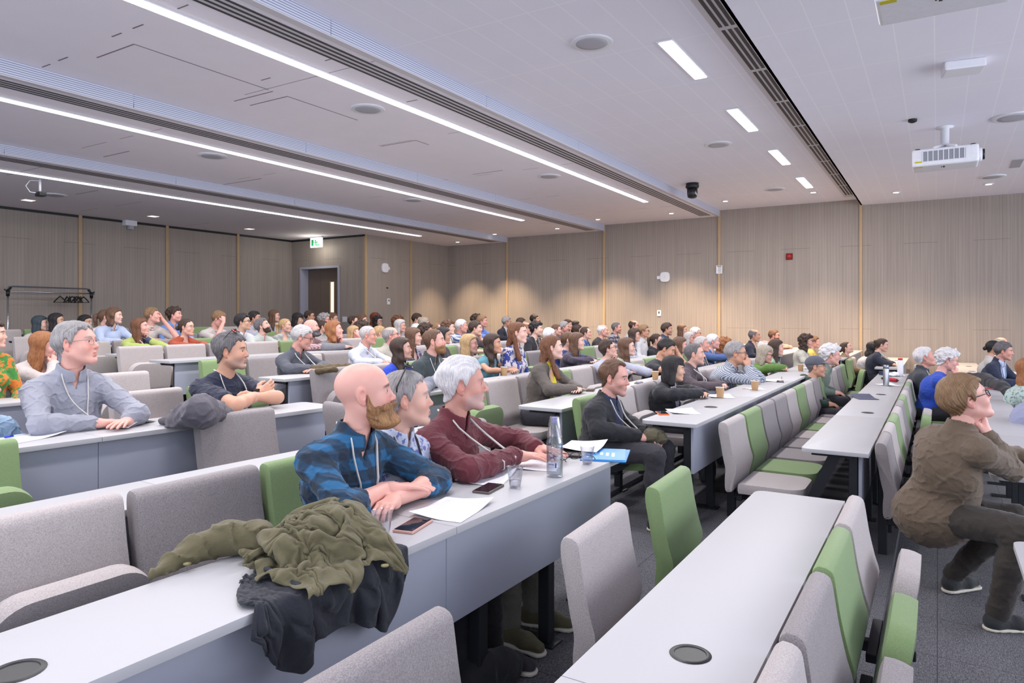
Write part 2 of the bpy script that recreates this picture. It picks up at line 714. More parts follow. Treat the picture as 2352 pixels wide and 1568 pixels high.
for (u, v), lab in zip([(65, 459), (352, 496), (573, 525)], ['square downlight at the left edge of the rear ceiling', 'square downlight above the second timber trim of the back wall', 'square downlight nearest the exit sign']):
    p = at_z(u, v, CEIL[4])
    root = empty('downlight', (p.x, p.y, CEIL[4]), 0, lab, 'light', 'square rear downlights')
    MB().box((-.11, -.11, -.008), (.11, .11, 0), .003, 1).build('frame', M['cream'], root)
    MB().box((-.085, -.085, -.012), (.085, .085, -.006)).build('lens', emit('dim_lens', (1, .9, .78, 1), 1.3), root)

# round ceiling loudspeakers
for u, v, b, r, lab in [(1359, 97, 1, .2, 'round grey ceiling loudspeaker left of the first rectangular lamp'), (1650, 331, 1, .2, 'round ceiling loudspeaker left of the third rectangular lamp'),
                   (845, 249, 2, .2, 'round ceiling loudspeaker beside the nearest long light strip'), (488, 357, 3, .2, 'round flush loudspeaker beside the middle light strip'),
                   (1780, 434, 1, .2, 'round loudspeaker beside the last rectangular ceiling lamp'), (2280, 405, 0, .2, 'flush round loudspeaker above the far right downlight'),
                   (2330, 268, 0, .24, 'large white ceiling dome at the right edge of the frame'), (1262, 404, 2, .2, 'flush round loudspeaker near the far end of the nearest light strip'),
                   (950, 459, 3, .2, 'flush round loudspeaker below the middle light strip'), (125, 447, 4, .2, 'flush round loudspeaker above the coat rail')]:
    p = at_z(u, v, CEIL[b])
    root = empty('ceiling_speaker', (p.x, p.y, CEIL[b]), 0, lab, 'speaker', 'round ceiling loudspeakers')
    MB().lathe([(r, 0), (r, -.012), (r * .93, -.016)], n=32).build('rim', M['white_plastic'], root, True)
    MB().lathe([(r * .92, -.014), (r * .5, -.019), (.01, -.02)], n=32).build('grille', M['grey_plastic'], root, True)

# black dome camera hanging in the near bay
p = at_z(1590, 421, CEIL[1])
root = empty('ceiling_camera', (p.x, p.y, CEIL[1]), 0, 'black swivel camera hanging from the tiled ceiling', 'camera')
MB().lathe([(.12, 0), (.12, -.03), (.13, -.06), (.12, -.09), (.1, -.1)], n=24).build('base', M['black'], root, True)
mb = MB().lathe([(.1, -.1), (.1, -.2), (.085, -.27), (.04, -.29)], n=20)
mb.build('camera_head', M['black'], root, True)
mb = MB().lathe([(.05, 0), (.05, .02), (.04, .025)], n=16, mat=Matrix.Translation((-.02, -.07, -.2)) @ Matrix.Rotation(math.radians(80), 4, 'X'))
mb.build('lens', M['chrome'], root, True)
# small white camera on a bent arm
p = at_z(92, 412, CEIL[4])
root = empty('ceiling_camera', (p.x, p.y, CEIL[4]), 0, 'small white camera with a looped cable on the rear ceiling', 'camera')
mb = MB().tube([(0, 0, 0), (0, 0, -.22)], .018).tube([(0, 0, -.02), (-.12, .05, -.03), (-.17, .07, -.12), (-.12, .05, -.21), (0, 0, -.22)], .007, 6)
mb.build('arm', M['white_plastic'], root, True)
MB().box((-.05, -.1, -.27), (.05, .06, -.2), .015).build('camera_head', M['black'], root, True)
# box on the top of the back wall
p = at_Y(293, 513, YB)
root = empty('sensor_box', (p.x, YB, p.z), 0, 'white box at the top of the back wall', 'sensor')
MB().box((-.13, -.16, -.06), (.13, 0, .06), .008).build('box', M['white_plastic'], root)
MB().box((-.02, -.12, -.14), (.08, -.02, -.05), .008).build('lower_box', M['grey_plastic'], root)

# exit sign
p = at_X(727, 557, XL - .3)
root = empty('exit_sign', (XL - .3, p.y, p.z), 0, 'lit white exit sign with a green running figure above the door', 'sign')
hgt, wid = .13, .22
MB().box((-.02, -wid, -hgt), (.02, wid, hgt), .005).build('sign_panel', emit('sign_panel', (.93, 1, .95, 1), 1.0), root)
MB().box((-.035, -wid - .02, hgt), (.035, wid + .02, hgt + .07), .006).build('housing', M['grey_plastic'], root)
mb = MB()
for dx in (-.024,):
    mb.box((dx, -.13, -.085), (dx + .004, -.02, -.055))
    mb.box((dx, -.02, -.09), (dx + .004, .02, .03))
    mb.box((dx, .0, .035), (dx + .004, .04, .075))
    mb.box((dx - .0015, -.08, .0), (dx + .0045, .08, .02))
    mb.box((dx, .09, -.09), (dx + .004, .17, .08))
mb.build('running_figure', plain('sign_green', srgb(20, 140, 80), .5), root)
l = bpy.data.lights.new('exit_lamp', 'POINT')
l.energy = 9
l.color = (1, .95, .82)
l.shadow_soft_size = .08
o = bpy.data.objects.new('exit_lamp', l)
o.location = (XL - .42, p.y, p.z - .20)
COL.objects.link(o)

# wireless boxes
def access_point(u, v, wall, lab, side):
    p = at_X(u, v, XW) if wall == 'r' else at_Y(u, v, YL)
    R = Matrix.Rotation(math.radians(-90), 4, 'Y') if wall == 'r' else Matrix.Rotation(math.radians(90), 4, 'X')
    root = empty('access_point', p, 0, lab, 'wireless router', 'wall mounted access points')
    # a squircle disc
    pts = []
    for j in range(40):
        q = 2 * math.pi * j / 40
        cx, sx_ = math.cos(q), math.sin(q)
        pts.append((.125 * math.copysign(abs(cx) ** .62, cx), .125 * math.copysign(abs(sx_) ** .62, sx_)))
    MB().prism(pts, 0, .045, mat=R, bevel=.012).build('cover', M['white_plastic'], root, False)
    mb = MB()
    mb.box((-.02, -.004, .0452), (.02, .004, .0458), mat=R)
    mb.build('mark', M['grey_plastic'], root)
    mb = MB()
    if wall == 'r':
        mb.box((-.03, .13, -.05), (0, .21, .03), .004)
    else:
        mb.box((.12, -.03, -.04), (.19, 0, .03), .004)
    mb.build('cable_box', M['white_plastic'], root)


access_point(1528, 636, 'r', 'white rounded square router on the side wall below the downlights', 1)
access_point(883, 615, 'l', 'white rounded square router on the lobby wall beside the door', 1)

# notice on the trim of the side wall
p = at_X(1653, 619, XW)
root = empty('wall_notice', (XW - .036, p.y, p.z), 0, 'white printed notice fixed over a timber trim of the side wall', 'notice')
MB().box((-.012, -.075, -.10), (0, .075, .10), .002, 1).build('plate', M['white_plastic'], root)
mb = MB()
mb.box((-.0135, -.055, .075), (-.012, .055, .088))
mb.box((-.0135, -.055, .056), (-.012, .03, .065))
for k in range(5):
    mb.box((-.0135, -.05, .03 - k * .026), (-.012, -.035, .04 - k * .026))
    mb.box((-.0135, -.025, .03 - k * .026), (-.012, .02 + .006 * (k % 3), .037 - k * .026))
mb.build('text', M['slot_dark'], root)
# red fire sounder
p = at_X(1813, 589, XW)
mb = MB().lathe([(.07, 0), (.07, .03), (.055, .075), (.03, .09)], n=24, mat=Matrix.Rotation(math.radians(-90), 4, 'Y'))
root = empty('fire_alarm', p, 0, 'small round red fire alarm on the side wall', 'alarm')
mb.build('sounder', plain('alarm_red', srgb(150, 14, 22), .35), root, True)
MB().box((-.015, -.075, -.075), (0, .075, .075), .01).build('back_plate', plain('alarm_dark', srgb(110, 14, 18), .5), root)
for u, v, w_, lab in [(1514, 719, 'r', 'white wall switch with a black button on the side wall'), (892, 692, 'l', 'white wall switch with a black button on the lobby wall'), (889, 661, 'd', 'small black sensor on the lobby wall above the switch')]:
    p = at_X(u, v, XW) if w_ == 'r' else at_Y(u, v, YL)
    root = empty('wall_switch', p, 0, lab, 'switch', 'wall switches')
    if w_ == 'r':
        MB().box((-.015, -.05, -.075), (0, .05, .075), .004).build('plate', M['white_plastic'], root)
        MB().box((-.02, -.014, -.01), (-.014, .014, .045), .002).build('button', M['black'], root)
    elif w_ == 'l':
        MB().box((-.055, -.015, -.08), (.055, 0, .08), .004).build('plate', M['white_plastic'], root)
        MB().box((-.012, -.02, -.0), (.022, -.014, .05), .002).build('button', M['black'], root)
    else:
        MB().box((-.025, -.02, -.018), (.025, 0, .018), .004).build('plate', M['black'], root)
p = at_X(792, 733, XL)
root = empty('wall_switch', p, 0, 'white double switch plate beside the door', 'switch', 'wall switches')
MB().box((-.012, -.08, -.07), (0, .08, .07), .004).build('plate', M['white_plastic'], root)
MB().box((-.017, -.04, -.03), (-.011, -.005, .03), .002).box((-.017, .005, -.03), (-.011, .04, .03), .002).build('rocker', M['white_plastic'], root)

# smoke detector box, linear grey plate, black spot
p = at_z(2212, 146, CEIL[0])
root = empty('detector', (p.x, p.y, CEIL[0]), math.radians(8), 'white box detector with a red glow on the tiled ceiling', 'detector')
MB().box((-.13, -.17, -.085), (.13, .17, 0), .018).build('cover', M['white_plastic'], root)
MB().box((.0, -.176, -.05), (.03, -.168, -.02), .002).build('indicator', emit('red_dot', (1, .3, .2, 1), 1.2), root)
p = at_z(2096, 274, CEIL[0])
root = empty('ceiling_sensor', (p.x, p.y, CEIL[0]), 0, 'tiny black sensor stub on the tiled ceiling left of the projector', 'sensor')
MB().lathe([(.05, 0), (.05, -.03), (.02, -.045)], n=12).build('stub', M['black'], root)
p = at_z(2335, 375, CEIL[0])
tag(MB().box((p.x - .35, p.y - .07, CEIL[0] - .008), (p.x + .35, p.y + .07, CEIL[0]), .002, 1).build('ceiling_plate', M['grey_plastic']), 'narrow grey plate in the tiled ceiling at the right edge', 'vent')

# projectors
def projector(u, v, hang, rz, lab, drop_len):
    p = at_z(u, v, CEIL[0])
    root = empty('projector', (p.x, p.y, CEIL[0]), rz, lab, 'projector', 'ceiling projectors')
    MB().lathe([(.10, 0), (.10, -.012), (.05, -.02), (.05, -hang + .12)], n=20).build('pole', M['white_plastic'], root, True)
    mb = MB()
    for sx in (-1, 1):
        for sy_ in (-1, 1):
            mb.tube([(0, 0, -hang + .13), (sx * .22, sy_ * .12, -hang + .06)], .02, 8)
    mb.build('mount', M['white_plastic'], root, True)
    zb, zt = -hang - .16, -hang + .06
    MB().box((-.22, -.36, zb), (.22, .36, zt), .03, 3).build('housing', plain('projector_white', srgb(228, 228, 234), .4), root, True)
    for sx in (-1, 1):
        mb = MB()
        mb.box((sx * .222 - .004, -.22, zb + .06), (sx * .222 + .004, .24, zt - .035))
        mb.build('side_vent', plain('projector_vent', srgb(140, 142, 150), .5), root)
        mb = MB()
        for k in range(9):
            mb.box((sx * .226 - .003, -.215 + k * .0565, zb + .06), (sx * .226 + .003, -.205 + k * .0565, zt - .035))
        mb.build('vent_rib', M['white_plastic'], root)
    for sy_ in (-.3, .3):
        MB().lathe([(.03, 0), (.03, .02)], (-.16, sy_, zt - .005), 12).build('knob', M['black'], root)
    R = Matrix.Translation((-.06, -.34, -hang - .05)) @ Matrix.Rotation(math.radians(90), 4, 'X')
    MB().lathe([(.085, 0), (.085, .05), (.07, .06)], n=24, mat=R).build('lens_barrel', M['white_plastic'], root, True)
    MB().lathe([(.066, .055), (.066, .085), (.05, .085)], n=24, mat=R).build('lens', M['black'], root, True)
    MB().box((-.2, .24, zb - .003), (-.15, .33, zb + .001)).build('warning_label', plain('label_yellow', srgb(196, 186, 20), .5), root)
    MB().box((-.224, .25, zb + .045), (-.219, .33, zb + .065)).build('warning_label', plain('label_yellow', srgb(196, 186, 20), .5), root)
    mb = MB()
    mb.box((-.12, .0, zb - .003), (-.02, .02, zb + .001))
    mb.box((-.10, .03, zb - .003), (-.04, .04, zb + .001))
    mb.build('print', M['slot_dark'], root)
    return root


PROJ = projector(2170, 292, .36, 0, 'white projector hanging from the tiled ceiling at the right, whole in view', .3)
p = at_z(2165, 18, CEIL[0] - .52)
root = projector(2165, -130, .36, 0, 'white projector overhead, cut off by the top edge of the frame', .3)
root.location.x, root.location.y = p.x - .10, p.y

# coat rail against the back wall
YR = 15.05
pl, pr = at_Y(18, 700, YR), at_Y(210, 700, YR)
zt, zb_ = at_Y(18, 657, YR).z, at_Y(18, 669, YR).z
root = empty('coat_rail', ((pl.x + pr.x) / 2, YR, FLOOR['J']), 0, 'wheeled chrome coat rail standing against the back wall', 'coat rack')
hw = (pr.x - pl.x) / 2
zz = zt - FLOOR['J']
zy = zb_ - FLOOR['J']
for sx in (-1, 1):
    MB().tube([(sx * hw, 0, .1), (sx * hw, 0, zy - .05)], .017, 10).build('upright', M['chrome'], root, True)
    MB().tube([(sx * hw, -.28, .06), (sx * hw, .28, .06)], .018, 8).build('foot', M['chrome'], root, True)
    mb = MB().tube([(sx * hw, 0, zy - .09), (sx * hw, 0, zy + .03)], .032, 10)
    mb.tube([(sx * hw, 0, zy), (sx * (hw - .06), .02, zz - .02)], .02, 8).tube([(sx * hw, 0, zy), (sx * (hw + .06), .0, zz - .06)], .014, 8)
    mb.build('joint', M['black'], root, True)
    for sy_ in (-1, 1):
        MB().lathe([(.03, -.012), (.03, .012)], (0, 0, 0), 14, mat=Matrix.Translation((sx * hw, sy_ * .26, .03)) @ Matrix.Rotation(math.pi / 2, 4, 'Y')).build('wheel', M['black'], root)
MB().tube([(-hw - .02, 0, zy), (hw + .06, 0, zy)], .013, 8).build('hanging_bar', M['chrome'], root, True)
MB().tube([(-hw, .02, zz - .07), (-hw + .03, .02, zz - .01), (-hw + .1, .02, zz), (hw - .1, .02, zz), (hw - .03, .02, zz - .01), (hw, .02, zz - .07)], .014, 8).build('top_bar', plain('rail_grey', srgb(96, 98, 108), .35, .6), root, True)


def hanger_mesh():
    mb = MB()
    pts = [(0, 0, 0), (0, .0, .03)]
    for k in range(9):
        q = -math.pi / 2 + k * math.pi * 1.25 / 8
        pts.append((0, .02 * math.cos(q), .055 + .02 * math.sin(q)))
    hook = MB().tube(pts, .003, 6).mesh('hook')
    mb.tube([(0, 0, 0), (0, .1, -.05), (0, .21, -.12)], .012, 6)
    mb.tube([(0, 0, 0), (0, -.1, -.05), (0, -.21, -.12)], .012, 6)
    mb.tube([(0, -.2, -.12), (0, .2, -.12)], .006, 6)
    return hook, mb.mesh('hanger_frame')


HK, HF = hanger_mesh()
HK.materials.append(M['chrome'])
HF.materials.append(M['black'])
hang_u = [138, 154, 160, 166, 171, 176, 181, 186, 192]
for i, u in enumerate(hang_u):
    x = at_Y(u, 680, YR).x
    lab = 'single black clothes hanger hanging apart on the left of the coat rail' if i == 0 else 'black clothes hanger in the bunch at the right of the coat rail'
    root = empty('clothes_hanger', (x, YR, zb_ - .068), rng.uniform(-.5, .5) if i else .1, lab, 'hanger', 'clothes hangers on the rail')
    link('hanger_frame', HF, None, root, True)
    link('hook', HK, None, root, True)

# fine dark joints and hatch edges of the ribbed ceiling
mb = MB()
JO = [((308, 101), (225, 133)), ((308, 101), (580, 215)), ((660, 221), (578, 243)), ((660, 221), (800, 280)), ((955, 322), (876, 336)), ((955, 322), (985, 332)),
      ((1155, 391), (1085, 400)), ((305, 65), (327, 55)), ((257, 84), (277, 75)), ((134, 139), (153, 130)), ((97, 154), (115, 147)), ((600, 184), (620, 178)),
      ((538, 232), (622, 208)), ((238, 360), (292, 346)), ((408, 20), (428, 9)), ((747, 139), (773, 132)), ((934, 234), (956, 228)), ((600, 410), (515, 424)), ((225, 437), (187, 448))]
for a_, b_ in JO:
    for bay in (2, 3, 4):
        p, q = at_z(a_[0], a_[1], CEIL[bay]), at_z(b_[0], b_[1], CEIL[bay])
        lim = STEPS[1:] + [YB]
        if lim[bay - 2] - .05 < p.y < lim[bay - 1]:
            z = CEIL[bay]
            if abs(p.x - q.x) > abs(p.y - q.y):
                mb.box((min(p.x, q.x), p.y - .005, z - .003), (max(p.x, q.x), p.y + .005, z + .001))
            else:
                mb.box((p.x - .006, min(p.y, q.y), z - .003), (p.x + .006, max(p.y, q.y), z + .001))
            break
struct('trim_30', mb, plain('joint_line', srgb(128, 116, 122), .7))

# ================================================================== desks
DEPTH = .40
PANEL_H = .33


def rounded_top(x0, x1, y0, y1, r_left, r_right):
    pts = [(x0 if not r_left else x0, y0)]
    pts = [(x0, y0), (x1, y0)]
    if r_right:
        pts += [(x1 - r_right + r_right * math.cos(q), y1 - r_right + r_right * math.sin(q)) for q in [math.pi / 2 * k / 6 for k in range(7)]]
    else:
        pts.append((x1, y1))
    if r_left:
        pts += [(x0 + r_left + r_left * math.cos(q), y1 - r_left + r_left * math.sin(q)) for q in [math.pi / 2 + math.pi / 2 * k / 6 for k in range(7)]]
    else:
        pts.append((x0, y1))
    return pts


def disc_cut_ring(mb, x, y, z):
    mb.lathe([(.001, .0008), (.040, .0008), (.041, .003), (.050, .003), (.053, .0006)], (x, y, z), 28, cap0=True, cap1=False)


def desk(label, px, py, floor_z, top_z, length, side, rot=0.0, legs=None, groms=(), depth=DEPTH, brace=False, r=.05):
    """side -1: the desk runs to the left of (px, py); +1: to its right. py is the front edge."""
    root = empty('lecture_desk', (px, py, floor_z), -math.radians(rot), label, 'desk', 'long white lecture desks')
    H = top_z - floor_z
    x0, x1 = (0, length) if side > 0 else (-length, 0)
    mb = MB()
    seg = 1.68
    n = max(1, int(round(length / seg)))
    for k in range(n):
        a, b = x0 + (x1 - x0) * k / n, x0 + (x1 - x0) * (k + 1) / n
        rl = r if (k == 0 and side > 0) else 0
        rr = r if (k == n - 1 and side < 0) else 0
        mb.prism(rounded_top(a + .0012 * (k > 0), b - .0012 * (k < n - 1), 0, depth, rl, rr), H - .026, H, bevel=.003)
    auto_smooth(mb.build('desk_top', M['desk_white'], root))
    mb = MB()
    for k in range(n):
        a, b = x0 + (x1 - x0) * k / n, x0 + (x1 - x0) * (k + 1) / n
        a2 = a + (.09 if (k == 0 and side > 0) else .001)
        b2 = b - (.09 if (k == n - 1 and side < 0) else .001)
        mb.box((a2, .045, H - .03 - PANEL_H), (b2, .065, H - .028), .002, 1)
    mb.build('modesty_panel', M['desk_panel'], root)
    mb = MB().box((x0 + .1, .10, H - .062), (x1 - .1, .135, H - .027)).box((x0 + .1, depth - .1, H - .05), (x1 - .1, depth - .07, H - .027))
    mb.build('under_rail', M['black_steel'], root)
    if legs is None:
        legs = []
        t = .14
        while t < length - .05:
            legs.append(t * side)
            t += .56
    for lx in legs:
        mb = MB().box((lx - .028, .07, .008), (lx + .028, .125, H - .03), .004, 1)
        mb.box((lx - .05, .04, 0), (lx + .05, .24, .010), .003, 1)
        mb.box((lx - .02, .075, H - .06), (lx + .02, depth - .05, H - .03))
        mb.build('leg', M['black_steel'], root)
    # slanted end brace at the aisle
    if not brace:
        groms = groms or ()
    ex = .14 * side
    mb = MB()
    if brace:
        R = Matrix.Translation((ex, .20, H - .03)) @ Matrix.Rotation(math.radians(180 + 24), 4, 'X')
        mb.box((-.022, -.035, 0), (.022, .035, .44), mat=R)
        mb.build('end_brace', M['black_steel'], root)
    else:
        mb.bm.free()
    if groms:
        for gx in groms:
            mb = MB()
            disc_cut_ring(mb, gx, depth * .42, H)
            auto_smooth(mb.build('cable_port', M['black'], root))
    return root


def left_front(k, x):
    px, py, rot = LEFT[k]
    return py + math.tan(math.radians(rot)) * (px - x)


LEFT = {'0': (3.56, -.665, 0), 'A': (3.58, .37, 0), 'B': (3.41, 1.395, .9), 'C': (3.45, 2.385, 2.6), 'D': (3.59, 3.66, 4.1), 'E': (3.46, 5.75, 4.1)}
LEFT_TOP = {k: ZC - ROWS[k][1] for k in '0ABCD'}
LEFT_TOP['E'] = ZC - .633
RIGHTX = {'0': 4.95, 'A': 4.88, 'B': 4.64, 'C': 4.62, 'D': 4.42, 'E': 4.29, 'F': 4.2, 'G': 4.42, 'H': 4.4, 'I': 4.54, 'J': 4.6}
REND = 12.1
DL = {
    '0': 'front white desk cut off at the right edge of the frame, near block',
    'A': 'empty white desk nearest the camera with a black round cable port',
    'B': 'white desk of the bald bearded man, with the olive coat thrown over it',
    'C': 'white desk directly behind the bald bearded man, with a cable port',
    'D': 'white desk of the man in the grey shirt and name badge',
    'E': 'short visible end of a white desk behind the man in the grey shirt'}
LEFT_LEN = {'0': 2.6, 'A': 4.2, 'B': 4.4, 'C': 3.6, 'D': 3.2, 'E': 2.6}
for k in '0ABCDE':
    px, py, rot = LEFT[k]
    fz = FLOOR[row_of(py + .05)]
    groms = {'A': [-1.835], 'B': [-2.735], 'C': [-1.75], 'D': [], '0': [], 'E': []}[k]
    legs = None
    if k == 'B':
        legs = [x - px for x in (3.245, 2.74, 2.21, 1.68, 1.1, .5, -.1)]
    desk(DL[k], px, py, fz, LEFT_TOP[k], LEFT_LEN[k], -1, rot, legs, groms)
RL = {
    '0': 'white desk of the man in the brown jacket, running back to the dark coat',
    'A': 'white desk with the steel flask and red umbrella',
    'B': 'white desk with two brown paper cups, beside the man in the black jacket',
    'C': 'white desk of the woman in yellow with a grey cardigan',
    'D': 'white desk of the woman in blue with long dark hair',
    'E': 'white desk of the man in a grey jumper, with a brown bag on it',
    'F': 'white desk with an open end behind the man with sunglasses on his head',
    'G': 'white desk of the woman in the orange jumper, with a paper cup',
    'H': 'white desk in front of the youth in the pale blue shirt, mostly hidden',
    'I': 'white desk of the youths in front of the coat rail',
    'J': 'rearmost white desk before the door, mostly hidden by heads'}
for k in ORDER:
    y, h = ROWS[k]
    x0 = RIGHTX[k]
    end = 11.85 if k == '0' else REND
    gro = {'A': [2.10, 3.82], 'B': [.955], 'C': [1.79], 'D': [1.57], '0': [5.2, 6.3]}.get(k, [])
    desk(RL[k], x0, y, FLOOR[k], ZC - h, end - x0, 1, 0, None if k in '0ABCD' else [.14 + 1.12 * i for i in range(7)], gro, DEPTH, k == 'A')
TL = {'0': 'far white desk beside the side wall with the dark coat at its near end', 'A': 'far white desk in front of the girl with the bun, white bottle before it',
      'B': 'far white desk beside the side wall, behind the girl with the bun', 'C': 'far white desk by the side wall near the curly haired woman',
      'D': 'far white desk under the side wall near the bald man in a dark suit'}
for k in '0ABCD':
    y, h = ROWS[k]
    desk(TL[k], 13.25, y + (.15 if k == 'A' else 0), FLOOR[k], ZC - h, 3.65, 1, 0, [.14, 1.2, 2.3, 3.4], [1.0, 2.4] if k in '0A' else [])

# ================================================================== chairs


def catmull(pts, n=4):
    out = []
    P = [pts[0]] + list(pts) + [pts[-1]]
    for i in range(1, len(P) - 2):
        for j in range(n):
            t = j / n
            a, b, c, d = [np.array(P[i + q]) for q in (-1, 0, 1, 2)]
            out.append(tuple(.5 * ((2 * b) + (-a + c) * t + (2 * a - 5 * b + 4 * c - d) * t * t + (-a + 3 * b - 3 * c + d) * t ** 3)))
    out.append(tuple(pts[-1]))
    return out


CW = .515                     # width of a chair back
CH = .86


def back_mesh(mat):
    front = [(.035, CH - .004), (.012, CH - .02), (.002, CH - .07), (-.012, .70), (-.034, .60), (-.052, .53), (-.035, .46), (-.02, .385), (-.012, .37)]
    rear = [(.02, .365), (.032, .39), (.034, .46), (.03, .53), (.045, .60), (.062, .70), (.078, CH - .07), (.076, CH - .02), (.058, CH - .002)]
    poly = catmull(front, 3) + catmull(rear, 3)
    mb = MB()
    T = Matrix(((0, 0, 1, 0), (1, 0, 0, 0), (0, 1, 0, 0), (0, 0, 0, 1)))
    mb.prism(poly, -CW / 2, CW / 2, mat=T, bevel=.016)
    me = mb.mesh('backrest')
    me.materials.append(mat)
    return me


def seat_mesh(mat, up):
    hw = .245
    pts = [(-hw, 0), (hw, 0)]
    rr = .12
    L = .36 if up else .43
    pts += [(hw - rr + rr * math.cos(q), L - rr + rr * math.sin(q)) for q in [math.pi / 2 * k / 8 for k in range(9)]]
    pts += [(-hw + rr + rr * math.cos(q), L - rr + rr * math.sin(q)) for q in [math.pi / 2 + math.pi / 2 * k / 8 for k in range(9)]]
    mb = MB()
    if up:   # tipped up: front edge of the seat at the top
        T = Matrix.Translation((0, -.07, .33)) @ Matrix.Rotation(math.radians(101), 4, 'X')
        mb.prism(pts, 0.0, .085, mat=T, bevel=.03)
    else:
        T = Matrix.Translation((0, -.055, .36)) @ Matrix.Rotation(math.pi, 4, 'Z')
        mb.prism(pts, 0, .075, mat=T, bevel=.025)
    me = mb.mesh('seat')
    me.materials.append(mat)
    return me


def support_mesh():
    mb = MB()
    mb.box((-.03, .02, .008), (.03, .075, .60), .004, 1)
    mb.box((-.05, -.02, 0), (.05, .16, .010), .003, 1)
    mb.box((-.022, -.20, .27), (.022, .06, .315), .004, 1)
    mb.box((-.19, -.07, .30), (.19, -.03, .335), .003, 1)
    me = mb.mesh('support')
    me.materials.append(M['black_steel'])
    return me


CM = {}
for nm, key in (('grey', 'chair_grey'), ('light', 'chair_light'), ('green', 'chair_green')):
    o = link('tmp', back_mesh(M[key]))
    auto_smooth(o, 50)
    bme = o.data
    bpy.data.objects.remove(o)
    s_ = []
    for up in (True, False):
        o = link('tmp', seat_mesh(M[key], up))
        auto_smooth(o, 50)
        s_.append(o.data)
        bpy.data.objects.remove(o)
    CM[nm] = (bme, s_[0], s_[1])
SUP = support_mesh()
CNAME = {'grey': 'mid grey', 'light': 'pale grey', 'green': 'green'}
PROTO = {}


def chair(x, y, floor_z, colour, up, label, group, rz=0.0, tall=0.0):
    key = (colour, up)
    if key not in PROTO:
        root = empty('lecture_chair')
        link('backrest', CM[colour][0], None, root)
        link('seat', CM[colour][1 if up else 2], None, root)
        link('support', SUP, None, root)
        PROTO[key] = (root, list(root.children))
    else:
        src, kids = PROTO[key]
        root = src.copy()
        COL.objects.link(root)
        for ch in kids:
            c = ch.copy()
            COL.objects.link(c)
            c.parent = root
    root.location = (x, y, floor_z)
    root.rotation_euler = (0, 0, rz)
    root.scale = (1, 1, 1 + tall)
    tag(root, label, 'chair', group)
    return root


ORD = ['first', 'second', 'third', 'fourth', 'fifth', 'sixth', 'seventh', 'eighth', 'ninth', 'tenth', 'eleventh', 'twelfth', 'thirteenth', 'fourteenth']
WHO = {'0': 'the man in the brown jacket', 'A': 'the man in the grey cap', 'B': 'the man in the black jacket',
       'C': 'the woman in yellow', 'D': 'the woman in the patterned dress', 'E': 'the man in the grey jumper',
       'F': 'the bearded man gazing up', 'G': 'the woman in the orange jumper',
       'H': 'empty seats before the youth in pale blue', 'I': 'youths at the top'}
CC = {'0': 'grey light green light grey green light grey green light green light grey',
      'A': 'light green grey grey light green light grey green light light grey green',
      'B': 'green light grey grey light grey light green grey grey light green light',
      'C': 'green light grey green light grey grey light green grey light green light',
      'D': 'grey light green light grey light green grey light grey green light grey',
      'E': 'green grey light grey green light grey green light green grey light light',
      'F': 'light light grey light green grey light green light grey green light grey',
      'G': 'light grey grey green light grey green light grey green light grey light',
      'H': 'light grey light green grey light light green grey light grey green light',
      'I': 'light green light grey light grey green light grey green light grey light'}
CHAIR_OFF = {'0': .09, 'A': .05, 'B': .0, 'C': -.05, 'D': .06, 'E': .1, 'F': .1, 'G': .1, 'H': .1, 'I': .1}
CHAIR_Y = {'0': ROWS['A'][0] - .10, 'A': ROWS['B'][0] - .14, 'B': ROWS['C'][0] - .14, 'C': ROWS['D'][0] - .22, 'D': 4.90, 'E': 6.45,
           'F': 7.82, 'G': 9.36, 'H': 10.78, 'I': 12.1}
OCC = {}   # seats taken, filled in when the people are placed
CHAIRS_TODO = []
for k in '0ABCDEFGHI':
    cols = CC[k].split()
    n = 13 if k in '0ABCDEFG' else 11
    for i in range(n):
        x = RIGHTX[k] + CHAIR_OFF[k] + .28 + .56 * i
        if x > REND - .1:
            break
        CHAIRS_TODO.append((k, i, x, CHAIR_Y[k], cols[i]))


